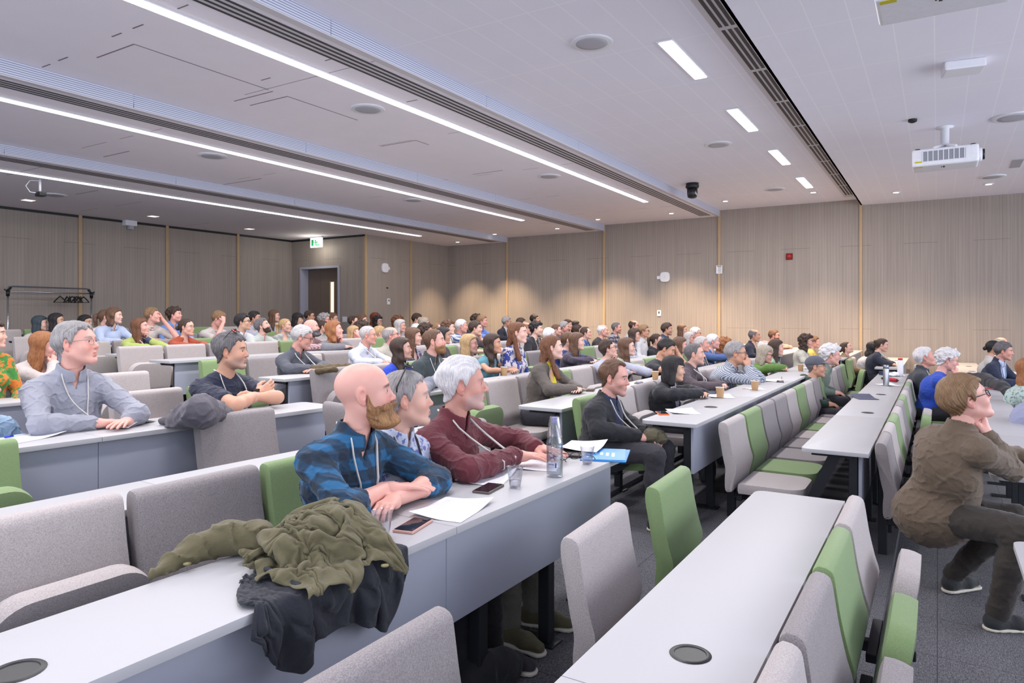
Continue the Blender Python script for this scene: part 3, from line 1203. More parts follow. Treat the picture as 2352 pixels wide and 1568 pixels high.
def place_chairs():
    for k, i, x, y, c in CHAIRS_TODO:
        taken = any(abs(px - x) < .33 for px in OCC.get(k, []))
        fz = FLOOR[row_of(y - .2)]
        lab = '%s chair, %s from aisle, row of %s' % (CNAME[c], ORD[i], WHO[k])
        chair(x, y, fz, c, not taken and k != 'A', lab, 'lecture chairs across the aisle', 0, .04 if k == 'D' else 0)
    # the near block
    near = [
        # x, y, floor row, colour, tipped up, rz, label
        (1.17, 1.04, 'A', 'grey', False, 0, 'mid grey chair at the bottom edge below the coats'),
        (2.35, 1.03, 'A', 'light', False, .06, 'pale grey chair behind the empty near desk, left of the green one'),
        (3.16, 1.03, 'A', 'green', False, .04, 'green chair standing free behind the far end of the empty near desk'),
        (.54, 2.41, 'B', 'grey', True, 0, 'mid grey chair back at the left edge above the near desk'),
        (1.08, 2.38, 'B', 'light', True, 0, 'wide pale grey chair back left of the olive coat'),
        (1.625, 2.36, 'B', 'grey', False, 0, 'mid grey chair back directly behind the olive coat'),
        (2.17, 2.34, 'B', 'green', False, 0, 'green chair that the bald bearded man sits on'),
        (2.72, 2.32, 'B', 'light', False, 0, 'pale grey chair of the woman with sunglasses in her hair'),
        (3.22, 2.30, 'B', 'grey', False, 0, 'mid grey chair of the man in the maroon shirt'),
        (1.31, 3.68, 'C', 'green', True, 0, 'green chair at the left edge before the grey shirted man'),
        (2.70, 3.58, 'C', 'grey', False, -.04, 'lone mid grey chair before the desk with the grey coat'),
        (3.36, 3.30, 'C', 'grey', True, 1.35, 'mid grey chair turned edge on behind the bald bearded man'),
        (.95, 4.95, 'D', 'green', True, 0, 'green chair at the left edge behind the grey shirted man'),
        (1.52, 4.88, 'D', 'grey', False, 0, 'mid grey chair that the grey shirted man sits on'),
        (2.84, 4.75, 'D', 'light', True, 0, 'pale grey chair behind the folded grey coat'),
        (3.40, 4.72, 'D', 'green', False, 0, 'green chair that the man with sunglasses on his head sits on'),
        (3.09, 5.60, 'E', 'light', True, 0, 'pale grey chair right of the grey shirted man, in front of a desk end'),
    ]
    for x, y, r_, c, up, rz, lab in near:
        chair(x, y, FLOOR[r_], c, up, lab, 'lecture chairs in the near block', rz)
    cols = ['light', 'green', 'light', 'grey', 'light']
    lab0 = ['pale grey chair at the far end of the front near row, beside the empty desk', 'green chair in the front near row, second from its end',
            'mid grey chair in the front near row between the green one and the bottom edge', 'pale grey chair in the front near row at the bottom edge',
            'pale grey chair in the front near row, lowest in the frame']
    for i, c in enumerate(['light', 'green', 'grey', 'light', 'grey']):
        chair(3.27 - .56 * i, .275, FLOOR['0'], c, True, lab0[i], 'lecture chairs in the near block', 0)
    far = [(13.6, 1.30, 'A', 'green', 'green chair before the curly haired woman near the side wall'),
           (14.16, 1.30, 'A', 'light', 'pale grey chair before the curly haired woman near the side wall'),
           (13.6, .27, '0', 'light', 'pale grey chair beside the girl in the white tee'),
           (13.55, -.95, '0', 'green', 'green chair of the man in the navy suit at the far right'),
           (8.95, -.98, '0', 'light', 'pale grey chair back at the right edge beyond the white desk'),
           (9.75, -1.02, '0', 'grey', 'mid grey chair back half hidden behind the pale one at the right edge')]
    for x, y, r_, c, lab in far:
        chair(x, y, FLOOR[r_] - (.07 if y < -.7 else 0) * 0, c, True, lab, 'lecture chairs on the far side', 0)

# ================================================================== smooth bodies: signed distance fields -> meshes
f32 = np.float32


def rc_d(x, y, z, a, b, ra, rb):
    ax, ay, az = a
    dx, dy, dz = b[0] - ax, b[1] - ay, b[2] - az
    L2 = dx * dx + dy * dy + dz * dz + 1e-12
    px, py, pz = x - ax, y - ay, z - az
    t = np.clip((px * dx + py * dy + pz * dz) / L2, 0, 1)
    qx, qy, qz = px - t * dx, py - t * dy, pz - t * dz
    return np.sqrt(qx * qx + qy * qy + qz * qz) - (ra + t * (rb - ra))


def ell_d(x, y, z, c, r, R=None):
    px, py, pz = x - c[0], y - c[1], z - c[2]
    if R is not None:     # rows of R are the local axes
        px, py, pz = (R[0][0] * px + R[0][1] * py + R[0][2] * pz, R[1][0] * px + R[1][1] * py + R[1][2] * pz,
                      R[2][0] * px + R[2][1] * py + R[2][2] * pz)
    qx, qy, qz = px / r[0], py / r[1], pz / r[2]
    k0 = np.sqrt(qx * qx + qy * qy + qz * qz)
    k1 = np.sqrt((qx / r[0]) ** 2 + (qy / r[1]) ** 2 + (qz / r[2]) ** 2) + 1e-9
    return k0 * (k0 - 1) / k1


def smin(a, b, k):
    h = np.maximum(k - np.abs(a - b), 0) / k
    return np.minimum(a, b) - h * h * k * .25


def smax(a, b, k):
    return -smin(-a, -b, k)


class Field:
    def __init__(s):
        s.p = []

    def rc(s, a, b, ra, rb=None, k=.02, sub=False):
        rb = ra if rb is None else rb
        a, b = tuple(map(float, a)), tuple(map(float, b))
        m = max(ra, rb)
        lo = [min(a[i], b[i]) - m for i in range(3)]
        hi = [max(a[i], b[i]) + m for i in range(3)]
        s.p.append((lambda x, y, z: rc_d(x, y, z, a, b, ra, rb), lo, hi, k, sub))
        return s

    def ell(s, c, r, k=.02, sub=False, R=None):
        c = tuple(map(float, c))
        m = max(r) if R is not None else 0
        rr = (m, m, m) if R is not None else r
        s.p.append((lambda x, y, z: ell_d(x, y, z, c, r, R), [c[i] - rr[i] for i in range(3)], [c[i] + rr[i] for i in range(3)], k, sub))
        return s

    def chain(s, pts, rs, k=.02):
        for i in range(len(pts) - 1):
            s.rc(pts[i], pts[i + 1], rs[i], rs[i + 1], k)
        return s

    def bounds(s, pad=.02):
        lo = np.min([p[1] for p in s.p if not p[4]], axis=0) - pad
        hi = np.max([p[2] for p in s.p if not p[4]], axis=0) + pad
        return lo, hi

    def grid(s, xs, ys, zs, far=.2):
        D = np.full((len(xs), len(ys), len(zs)), far, f32)
        ax = (xs, ys, zs)
        for fn, lo, hi, k, sub in s.p:
            pad = k + .05
            sl = []
            for i in range(3):
                a = np.searchsorted(ax[i], lo[i] - pad)
                b = np.searchsorted(ax[i], hi[i] + pad)
                sl.append(slice(a, b))
            if any(q.stop - q.start < 1 for q in sl):
                continue
            x = xs[sl[0]].astype(f32)[:, None, None]
            y = ys[sl[1]].astype(f32)[None, :, None]
            z = zs[sl[2]].astype(f32)[None, None, :]
            d = fn(x, y, z)
            blk = D[sl[0], sl[1], sl[2]]
            D[sl[0], sl[1], sl[2]] = smax(blk, -d, k) if sub else smin(blk, d, k)
        return D

    def at(s, P):
        P = np.asarray(P, f32)
        x, y, z = P[:, 0], P[:, 1], P[:, 2]
        D = np.full(len(P), .5, f32)
        for fn, lo, hi, k, sub in s.p:
            d = fn(x, y, z)
            D = smax(D, -d, k) if sub else smin(D, d, k)
        return D


EDG = [(0, 1), (2, 3), (4, 5), (6, 7), (0, 2), (1, 3), (4, 6), (5, 7), (0, 4), (1, 5), (2, 6), (3, 7)]


def nets(D, xs, ys, zs):
    """Surface nets: vertices and quads of the zero level of D."""
    I = D < 0
    n = [I[i:I.shape[0] - 1 + i, j:I.shape[1] - 1 + j, k:I.shape[2] - 1 + k] for i in (0, 1) for j in (0, 1) for k in (0, 1)]
    cnt = sum(a.astype(np.int8) for a in n)
    act = (cnt > 0) & (cnt < 8)
    ci = np.argwhere(act)
    if not len(ci):
        return np.zeros((0, 3)), np.zeros((0, 4), int)
    idx = np.full(act.shape, -1, np.int32)
    idx[act] = np.arange(len(ci))
    off = np.array([(i, j, k) for i in (0, 1) for j in (0, 1) for k in (0, 1)])
    cv = np.stack([D[ci[:, 0] + o[0], ci[:, 1] + o[1], ci[:, 2] + o[2]] for o in off], 1)
    acc = np.zeros((len(ci), 3))
    num = np.zeros(len(ci))
    for a, b in EDG:
        va, vb = cv[:, a], cv[:, b]
        m = (va < 0) != (vb < 0)
        t = np.where(m, va / np.where(m, va - vb, 1), 0)
        p = off[a] + t[:, None] * (off[b] - off[a])
        acc += p * m[:, None]
        num += m
    loc = acc / num[:, None]
    V = np.empty((len(ci), 3))
    for d, axv in enumerate((xs, ys, zs)):
        g = ci[:, d]
        V[:, d] = axv[g] + loc[:, d] * (axv[g + 1] - axv[g])
    F = []
    for d in range(3):
        sl0 = [slice(1, -1)] * 3
        sl1 = [slice(1, -1)] * 3
        sl0[d] = slice(0, -1)
        sl1[d] = slice(1, None)
        A, B = I[tuple(sl0)], I[tuple(sl1)]
        for flip, m in ((False, A & ~B), (True, ~A & B)):
            e = np.argwhere(m)
            if not len(e):
                continue
            e = e + [0 if q == d else 1 for q in range(3)]
            u, w = [(1, 2), (2, 0), (0, 1)][d]
            q = []
            for du, dw in ((-1, -1), (0, -1), (0, 0), (-1, 0)):
                c = e.copy()
                c[:, u] += du
                c[:, w] += dw
                q.append(idx[c[:, 0], c[:, 1], c[:, 2]])
            q = np.stack(q, 1)
            if flip:
                q = q[:, ::-1]
            F.append(q)
    F = np.concatenate(F) if F else np.zeros((0, 4), int)
    F = F[(F >= 0).all(1)]
    return V, F


def axes(lo, hi, res):
    return [np.arange(lo[i], hi[i] + res, res) for i in range(3)]


def field_mesh(fld, res, lo=None, hi=None, post=None):
    l, h = fld.bounds(res * 2 + .004)
    lo = l if lo is None else np.maximum(l, lo)
    hi = h if hi is None else np.minimum(h, hi)
    xs, ys, zs = axes(lo, hi, res)
    D = fld.grid(xs, ys, zs)
    if post is not None:
        D = post(D, xs.astype(f32)[:, None, None], ys.astype(f32)[None, :, None], zs.astype(f32)[None, None, :])
    D[0], D[-1], D[:, 0], D[:, -1], D[:, :, 0], D[:, :, -1] = (.01,) * 6
    return nets(D, xs, ys, zs)


def to_mesh(name, parts, attr=None):
    """parts: list of (V, F[, A]); joins them into one mesh with an optional vector attribute."""
    vs, fs, at = [], [], []
    o = 0
    for p in parts:
        V, F = p[0], p[1]
        vs.append(V)
        fs.append(F + o)
        at.append(p[2] if len(p) > 2 else np.tile((0., -9., 0.), (len(V), 1)))
        o += len(V)
    V, F = np.concatenate(vs), np.concatenate(fs)
    me = bpy.data.meshes.new(name)
    me.vertices.add(len(V))
    me.vertices.foreach_set('co', V.astype(f32).ravel())
    me.loops.add(len(F) * 4)
    me.loops.foreach_set('vertex_index', F.astype(np.int32).ravel())
    me.polygons.add(len(F))
    me.polygons.foreach_set('loop_start', np.arange(0, len(F) * 4, 4, dtype=np.int32))
    me.polygons.foreach_set('loop_total', np.full(len(F), 4, np.int32))
    me.polygons.foreach_set('use_smooth', np.ones(len(F), dtype=bool))
    if attr:
        a = me.attributes.new(attr, 'FLOAT_VECTOR', 'POINT')
        a.data.foreach_set('vector', np.concatenate(at).astype(f32).ravel())
    me.update(calc_edges=True)
    return me


class Noise:
    def __init__(s, seed, n=13):
        r = np.random.RandomState(seed)
        s.k = r.normal(size=(n, 3))
        s.k /= np.linalg.norm(s.k, axis=1)[:, None]
        s.k *= r.uniform(.7, 1.5, (n, 1))
        s.ph = r.uniform(0, 6.28, n)

    def __call__(s, x, y, z, f):
        t = 0
        for k, p in zip(s.k, s.ph):
            t = t + np.sin((k[0] * x + k[1] * y + k[2] * z) * f + p)
        return t / len(s.k) ** .5


NZ = [Noise(i) for i in range(6)]

# ------------------------------------------------------------------ heads (own frame: x right, y forward, z up, about 0.235 m tall)
HEADKINDS = {
    # jaw width, jaw length, cheek, nose, brow, chin, ear, age
    'man': dict(jw=.060, jl=.0, ch=.031, ns=1.0, br=1.0, cn=1.0, er=1.0),
    'man_lean': dict(jw=.054, jl=.004, ch=.027, ns=1.12, br=1.1, cn=1.05, er=1.05),
    'man_round': dict(jw=.067, jl=-.002, ch=.038, ns=1.08, br=.9, cn=1.0, er=1.08),
    'man_old': dict(jw=.061, jl=.002, ch=.029, ns=1.25, br=1.05, cn=1.0, er=1.18),
    'woman': dict(jw=.052, jl=-.006, ch=.031, ns=.84, br=.45, cn=.82, er=.85),
    'woman_old': dict(jw=.055, jl=-.003, ch=.030, ns=.95, br=.55, cn=.9, er=.95),
}


def head_field(k, neck=True):
    p = HEADKINDS[k]
    F = Field()
    F.ell((0, -.014, .036), (.0755, .097, .086), .02)
    F.ell((0, .030, .035), (.060, .058, .062), .04)            # forehead
    F.ell((0, .026, -.040), (p['jw'], .064, .078), .035)
    F.rc((p['jw'] * .80, .005, -.052), (.018, .076, -.096), .019, .014, .03)   # jaw line
    F.rc((-p['jw'] * .80, .005, -.052), (-.018, .076, -.096), .019, .014, .03)
    F.ell((0, .079, -.098 - p['jl']), (.020 * p['cn'], .018, .017), .025)       # chin
    for s in (-1, 1):
        F.ell((s * .037, .064, -.026), (p['ch'] * .8, p['ch'] * .78, p['ch'] * .8), .03)
    F.rc((-.033, .081, .030), (.033, .081, .030), .011 * (.6 + .4 * p['br']), None, .022)
    for s in (-1, 1):                                                     # eye sockets
        F.ell((s * .031, .100, .009), (.017, .0135, .0125), .012, sub=True)
    n = p['ns']
    F.rc((0, .086, .020), (0, .106 + .006 * (n - 1), -.020), .0075 * n, .0105 * n, .012)
    F.ell((0, .108 + .008 * (n - 1), -.025), (.0105 * n, .011 * n, .0095 * n), .008)
    for s in (-1, 1):
        F.ell((s * .0125 * n, .098, -.028), (.0075 * n, .0095 * n, .0065 * n), .006)
        F.ell((s * .006 * n, .104, -.0345), (.0028, .004, .003), .003, sub=True)
    # muzzle and lips
    F.ell((0, .079, -.058), (.028, .019, .024), .02)
    F.rc((-.019, .088, -.0575), (0, .0965, -.0555), .0045, .0052, .006)
    F.rc((.019, .088, -.0575), (0, .0965, -.0555), .0045, .0052, .006)
    F.rc((-.016, .088, -.067), (0, .0955, -.0675), .0048, .0062, .006)
    F.rc((.016, .088, -.067), (0, .0955, -.0675), .0048, .0062, .006)
    F.rc((-.019, .0985, -.0617), (.019, .0985, -.0617), .0013, None, .004, sub=True)
    F.ell((0, .094, -.080), (.016, .006, .005), .01, sub=True)
    # lids over the eyeballs
    for s in (-1, 1):
        F.ell((s * .031, .0775, .0085), (.0150, .0128, .0118), .004)
        F.ell((s * .031, .0915, .0078), (.0125, .0052, .0036), .003, sub=True)
    # ears
    e = p['er']
    for s in (-1, 1):
        c, sn = math.cos(.35), math.sin(.35)
        F.ell((s * .0775, -.010, .002), (.0085, .0185 * e, .031 * e), .007, R=[(c, s * sn * -1, 0), (s * sn, c, 0), (0, 0, 1)])
        F.ell((s * .0865, -.002, .006), (.0070, .0095 * e, .017 * e), .004, sub=True)
        F.ell((s * .077, -.004, -.026 * e), (.006, .010, .010), .006)
    # neck root
    if neck:
      F.rc((0, -.022, -.045), (0, -.036, -.115), .051 if 'woman' not in k else .043, .046 if 'woman' not in k else .039, .03)
    return F


HEAD_CACHE = {}


def head_mesh(kind, res):
    key = (kind, res)
    if key not in HEAD_CACHE:
        HEAD_CACHE[key] = field_mesh(head_field(kind), res, lo=(-.2, -.2, -.135))
    return HEAD_CACHE[key]


# ------------------------------------------------------------------ hair and beards, grown as shells over the skull
def skull(x, y, z, kind):
    p = HEADKINDS[kind]
    d = ell_d(x, y, z, (0, -.014, .036), (.0755, .097, .086))
    d = smin(d, ell_d(x, y, z, (0, .030, .035), (.060, .058, .062)), .04)
    d = smin(d, ell_d(x, y, z, (0, .026, -.040), (p['jw'] + .003, .064, .078)), .035)
    d = smin(d, rc_d(x, y, z, (0, -.022, -.045), (0, -.040, -.155), .052, .055), .03)
    return d


HAIR_CACHE = {}


def hair_mesh(style, kind, res, seed=0):
    key = (style, kind, res, seed)
    if key in HAIR_CACHE:
        return HAIR_CACHE[key]
    lo, hi = (-.17, -.20, -.16), (.17, .14, .20)
    longer = {'long': -.36, 'long_wavy': -.36, 'shoulder': -.25, 'bob': -.17, 'pony': -.28, 'half_up': -.38, 'man_long': -.17, 'curly_long': -.25}
    if style in longer:
        lo = (-.19, -.22, longer[style] - .03)
    xs, ys, zs = axes(lo, hi, res)
    x, y, z = xs.astype(f32)[:, None, None], ys.astype(f32)[None, :, None], zs.astype(f32)[None, None, :]
    d = skull(x, y, z, kind)
    n = NZ[seed % 6]
    phi = np.arctan2(x, -y)
    strand = np.sin(phi * 31 + 3 * np.sin(z * 30 + seed) + 2 * np.sin(phi * 5 + seed)) * .5 + np.sin(phi * 53 + 4 * np.sin(z * 22)) * .5
    strand = strand + 0 * z
    # hairline: height of the lower edge of the hair as a function of y
    front = {'recede': .098, 'short': .083, 'crop': .086, 'curly': .076, 'quiff': .084, 'buzz': .092, 'tied': .092, 'bun': .092, 'pony': .090, 'half_up': .084}.get(style, .078)
    yl = np.array([-.13, -.085, -.060, -.035, -.012, .004, .016, .026, .040, .062, .080, .12])
    zl = np.array([-.090, -.080, -.066, -.034, .030, .028, -.006, .018, .054, front - .012, front, front + .01])
    edge = np.interp(ys, yl, zl).astype(f32)[None, :, None]
    m = (edge - z) * .75
    m = m + (y > .02) * (.007 * np.sin(x * 130 + seed) + .005 * np.sin(x * 310)) * np.clip((y - .02) / .03, 0, 1)
    if style in ('short', 'crop', 'recede', 'side', 'quiff', 'buzz'):
        t = {'short': .014, 'crop': .010, 'recede': .011, 'side': .019, 'quiff': .015, 'buzz': .005}[style]
        th = t + 0 * d
        th = th * np.clip(.45 + (z + .06) / .12, .42, 1.25)
        if style in ('short', 'crop', 'recede'):
            th = th * np.clip(1.35 - np.clip(y - .02, 0, .1) * 7.5, .5, 1)
        if style in ('quiff', 'side'):
            th = th + .007 * np.exp(-((y - .045) / .05) ** 2) * np.clip(z / .08, 0, 1)
        if style == 'side':
            th = th + .010 * np.clip(z / .1, 0, 1) * (1 + np.sin(x * 28 + .6))
        amp = .0010 if style == 'buzz' else .0032
        swp = np.sin(x * 260 + 60 * y * np.sin(x * 30) + 3 * n(x, y, z, 40)) * np.clip((z - .05) / .05, 0, 1)
        th = th + amp * (strand * np.clip(1.1 - z / .12, .15, 1) + swp) + .0040 * n(x, y, z, 60) * (t > .008)
        h = smax(d - th, m, .012)
        if style == 'recede':
            h = smax(h, -(ell_d(x, y, z, (.045, .085, .085), (.034, .05, .04))), .015)
            h = smax(h, -(ell_d(x, y, z, (-.045, .085, .085), (.034, .05, .04))), .015)
    elif style in ('fringe', 'fringe_white'):
        th = .010 + .003 * strand + .003 * n(x, y, z, 60)
        h = smax(d - th, m, .012)
        h = smax(h, -(ell_d(x, y, z, (0, .030, .112), (.066, .105, .062))), .02)
    elif style == 'thin':
        th = .007 + .0025 * strand
        th = th * np.clip((z + .09) / .1, .4, 1)
        h = smax(d - th, (edge + .012 - z) * .75, .012)
    elif style in ('curly', 'curly_long'):
        th = (.026 if style == 'curly' else .032) * np.clip(.5 + (z + .06) / .14, .45, 1.1)
        cur = n(x, y, z, 105) * .0085 + NZ[(seed + 2) % 6](x, y, z, 190) * .0045
        h = smax(d - th - cur, m, .014)
        if style == 'curly_long':
            b = ell_d(x, y, z, (0, -.06, -.09), (.105, .062, .15)) - cur * 1.3
            for s in (-1, 1):
                b = smin(b, ell_d(x, y, z, (s * .080, -.015, -.09), (.033, .045, .13)) - cur, .03)
            h = smin(h, b, .02)
    else:
        th = .013 + .010 * np.clip(z / .1, 0, 1) + .0022 * strand
        up = d - th
        part = .006 * np.exp(-((x - .018) / .010) ** 2) * (z > .06)
        up = up + part
        if style in ('bun', 'pony', 'half_up', 'tied'):
            h = smax(d - .009 - .0022 * strand, m, .012)
            if style in ('bun', 'tied'):
                h = smin(h, ell_d(x, y, z, (0, -.125, .045 if style == 'bun' else -.01), (.034, .030, .034)) - .002 * strand, .012)
            if style == 'pony':
                w = .012 * np.sin(z * 35 + seed)
                h = smin(h, rc_d(x, y, z, (0, -.115, .05), (0, -.150, .02), .020, .028), .015)
                h = smin(h, rc_d(x + w, y, z, (0, -.150, .02), (.01, -.130, -.22), .033, .016) - .003 * strand, .015)
            if style == 'half_up':
                wv = .008 * np.sin(z * 42 + x * 20)
                h = smin(h, ell_d(x, y, z, (0, -.112, .022), (.03, .022, .026)), .012)
                b = ell_d(x, y + wv, z, (0, -.085, -.13), (.085, .045, .24)) - .004 * strand
                for s in (-1, 1):
                    b = smin(b, rc_d(x, y, z, (s * .070, -.05, .02), (s * .100, .005 + .03 * (s > 0), -.30), .022, .030) - .004 * strand + wv * .3, .03)
                h = smin(h, b, .02)
        else:
            L = longer.get(style, -.17)
            wav = {'long_wavy': .010, 'man_long': .012}.get(style, .003)
            wv = wav * np.sin(z * 48 + 2 * phi + seed)
            h = smax(up, (edge - z) * .75, .012)
            zc, zr = (.05 + L) / 2, (.05 - L) / 2 + .012
            b = ell_d(x, y + wv, z, (0, -.058, zc), (.092, .060, zr + .03)) - .003 * strand
            for s in (-1, 1):
                b = smin(b, rc_d(x + wv, y, z, (s * .066, .004, .055), (s * .092, -.012, L + .03), .028, .030) - .0035 * strand, .035)
            if style == 'bob':
                b = smax(b, -(z - L), .01)
            face = ell_d(x, y, z, (0, .095, -.035), (.072, .075, .125))
            b = smax(b, -face, .02)
            h = smin(h, b, .02)
        h = smax(h, -ell_d(x, y, z, (0, .115, -.03), (.060, .062, .105)), .015)
        if style in ('fringe_cut',):
            pass
    if style in ('bob', 'straight_fringe', 'half_up') or seed == 5:   # a fringe over the forehead
        if style != 'half_up':
            fr = smax(d - .012 - .002 * strand, -(y - .02), .01)
            fr = smax(fr, (.036 + .25 * x - z), .006)
            h = smin(h, fr, .008)
    h = h + 0 * d
    h[0], h[-1], h[:, 0], h[:, -1], h[:, :, 0], h[:, :, -1] = (.01,) * 6
    HAIR_CACHE[key] = nets(h, xs, ys, zs)
    return HAIR_CACHE[key]


def beard_mesh(style, kind, res, seed=0):
    key = ('beard', style, kind, res, seed)
    if key in HAIR_CACHE:
        return HAIR_CACHE[key]
    lo, hi = (-.10, -.03, -.20), (.10, .16, .01)
    xs, ys, zs = axes(lo, hi, res)
    x, y, z = xs.astype(f32)[:, None, None], ys.astype(f32)[None, :, None], zs.astype(f32)[None, None, :]
    d = head_field(kind, False).grid(xs, ys, zs)
    t = {'full': .012, 'short': .0055}[style]
    n = NZ[seed]
    st = np.sin(x * 460 + 4 * np.sin(z * 70) + y * 90) * .6 + n(x, y, z, 190) * .7
    edge = np.interp(ys, [-.03, .004, .014, .022, .040, .058, .075, .12], [-.2, -.06, .006, -.020, -.050, -.045, -.041, -.040]).astype(f32)[None, :, None]
    edge = edge + .004 * np.sin(x * 160 + y * 220)
    fade = np.clip((edge - z) / .022, 0, 1) ** .7 * np.clip((y + .004) / .03, 0, 1)
    th = t * (.25 + .75 * fade) + t * .24 * st
    if style == 'full':
        th = th + (.020 * np.exp(-((z + .118) / .026) ** 2) * np.clip((y - .01) / .05, 0, 1) + .009 * np.exp(-((z + .048) / .009) ** 2) * np.exp(-(x / .03) ** 2) * (y > .06)) * fade
    h = smax(d - th, (z - edge) * .8, .006)
    h = smax(h, -(y + .002) + .25 * np.maximum(-z - .07, 0), .012)
    h = smax(h, -ell_d(x, y, z, (0, .10, -.0625), (.018, .03, .0075)), .003)
    h[0], h[-1], h[:, 0], h[:, -1], h[:, :, 0], h[:, :, -1] = (.01,) * 6
    HAIR_CACHE[key] = nets(h, xs, ys, zs)
    return HAIR_CACHE[key]


# ------------------------------------------------------------------ hands (own frame: wrist at 0, fingers along +y, back of the hand +z, thumb at -x)
HAND_CACHE = {}


def hand_mesh(pose, res):
    key = (pose, res)
    if key in HAND_CACHE:
        return HAND_CACHE[key]
    F = Field()
    F.rc((0, -.02, 0), (0, .02, 0), .026, .027, .02)
    for i, x in enumerate((-.027, -.009, .009, .026)):
        F.rc((x * .55, .012, .002), (x, .088 - .004 * abs(i - 1), .004), .0145, .0112, .016)
    F.ell((-.02, .035, -.010), (.018, .03, .014), .015)
    F.ell((.022, .035, -.010), (.013, .03, .012), .015)
    curl = {'flat': (.10, .12, .1), 'relaxed': (.35, .55, .35), 'fist': (1.25, 1.5, .9), 'loose': (.7, 1.1, .6), 'cup': (.55, .75, .5)}[pose]
    lens = [(.040, .025, .021), (.045, .029, .023), (.042, .027, .022), (.033, .021, .019)]
    for i, x in enumerate((-.028, -.0095, .0095, .027)):
        p = np.array((x, .090 - .004 * abs(i - 1.2), .004))
        a = 0
        fan = (i - 1.5) * (.09 if pose in ('flat',) else .03)
        r = .0092 - .0008 * (i == 3)
        for j in range(3):
            a += curl[j] * (1 + .08 * (i - 1.5))
            q = p + lens[i][j] * np.array((math.sin(fan) * math.cos(a), math.cos(fan) * math.cos(a), -math.sin(a)))
            F.rc(p, q, r, r - .0008, .0035)
            p = q
            r -= .0008
    th = {'flat': [(-.022, .018, -.006), (-.048, .052, -.012), (-.058, .082, -.014), (-.060, .106, -.014)],
          'relaxed': [(-.022, .018, -.008), (-.045, .050, -.022), (-.047, .080, -.032), (-.040, .102, -.038)],
          'cup': [(-.022, .018, -.008), (-.046, .046, -.024), (-.050, .074, -.036), (-.046, .096, -.044)],
          'loose': [(-.022, .018, -.008), (-.042, .050, -.024), (-.036, .078, -.036), (-.020, .094, -.044)],
          'fist': [(-.022, .018, -.010), (-.040, .050, -.026), (-.026, .076, -.040), (-.004, .082, -.046)]}[pose]
    F.chain(th, [.0155, .0125, .0105, .0092], .008)
    HAND_CACHE[key] = field_mesh(F, res)
    return HAND_CACHE[key]

# ================================================================== people
def skin_material():
    t = NT('skin')
    sk = t.attr('skin', 'OBJECT').outputs['Color']
    hp = t.attr('hp').outputs['Vector']
    x, y, z = t.xyz(hp)
    ax = t.math('ABSOLUTE', x)
    front = t.smooth(y, .045, .075)

    def blob(cx, cz, rx, rz, lo=1.1, hi=.7):
        a = t.math('POWER', t.math('DIVIDE', t.math('SUBTRACT', ax, cx), rx), 2)
        b = t.math('POWER', t.math('DIVIDE', t.math('SUBTRACT', z, cz), rz), 2)
        q = t.math('SQRT', t.math('ADD', a, b))
        return t.math('SUBTRACT', 1.0, t.smooth(q, hi, lo))
    n1 = t.noise(t.obj(), 55, 3, .6)
    n2 = t.noise(t.obj(), 9, 2, .5)
    c = t.mix(t.math('MULTIPLY', n1, .30), sk, t.mix(1.0, sk, (.86, .62, .56, 1), 'MULTIPLY'))
    c = t.mix(t.math('MULTIPLY', n2, .22), c, t.mix(1.0, sk, (.95, .80, .76, 1), 'MULTIPLY'))
    red = t.mix(1.0, sk, (.95, .60, .55, 1), 'MULTIPLY')
    cheek = t.math('MULTIPLY', t.math('MULTIPLY', blob(.038, -.026, .03, .028, 1.3, .2), front), .55)
    nose = t.math('MULTIPLY', t.math('MULTIPLY', blob(0, -.024, .017, .017, 1.3, .3), front), .45)
    ear = t.math('MULTIPLY', t.smooth(ax, .074, .086), .5)
    c = t.mix(t.math('MAXIMUM', t.math('MAXIMUM', cheek, nose), ear), c, red)
    st = t.attr('stubble', 'OBJECT')
    jaw = t.math('SUBTRACT', 1.0, t.smooth(t.math('ADD', z, t.math('MULTIPLY', t.math('SUBTRACT', .09, y), .30)), -.040, -.022))
    jaw = t.math('MULTIPLY', jaw, t.smooth(y, .005, .02))
    jaw = t.math('MULTIPLY', jaw, t.smooth(z, -.15, -.11))
    gr = t.noise(hp, 900, 2, .7)
    c = t.mix(t.math('MULTIPLY', t.math('MULTIPLY', jaw, st.outputs['Alpha']), t.math('ADD', .45, t.math('MULTIPLY', gr, .8)), clamp=True), c, st.outputs['Color'])
    br = t.attr('brow', 'OBJECT').outputs['Color']
    zz = t.math('SUBTRACT', z, t.math('MULTIPLY', t.math('SINE', t.math('MULTIPLY', t.math('SUBTRACT', ax, .010), 75)), .006))
    brow = t.math('SUBTRACT', 1.0, t.smooth(t.math('ABSOLUTE', t.math('SUBTRACT', zz, .0265)), .0035, .0068))
    brow = t.math('MULTIPLY', t.math('MULTIPLY', brow, t.smooth(ax, .010, .015)), t.math('SUBTRACT', 1.0, t.smooth(ax, .048, .056)))
    brow = t.math('MULTIPLY', t.math('MULTIPLY', brow, front), t.math('ADD', .45, t.math('MULTIPLY', t.noise(hp, 500, 2), .7)), clamp=True)
    c = t.mix(brow, c, br)
    lp = t.attr('lips', 'OBJECT').outputs['Color']
    lip = t.math('MULTIPLY', blob(0, -.062, .0225, .0105, 1.05, .8), t.smooth(y, .078, .086))
    c = t.mix(t.math('MULTIPLY', lip, .75), c, lp)
    t.base(c)
    t.b.inputs['Roughness'].default_value = .48
    t.b.inputs['Subsurface Weight'].default_value = .12
    t.b.inputs['Subsurface Radius'].default_value = (.012, .005, .003)
    t.b.inputs['Subsurface Scale'].default_value = 1.0
    t.bump(n1, .06, .004)
    return t.m


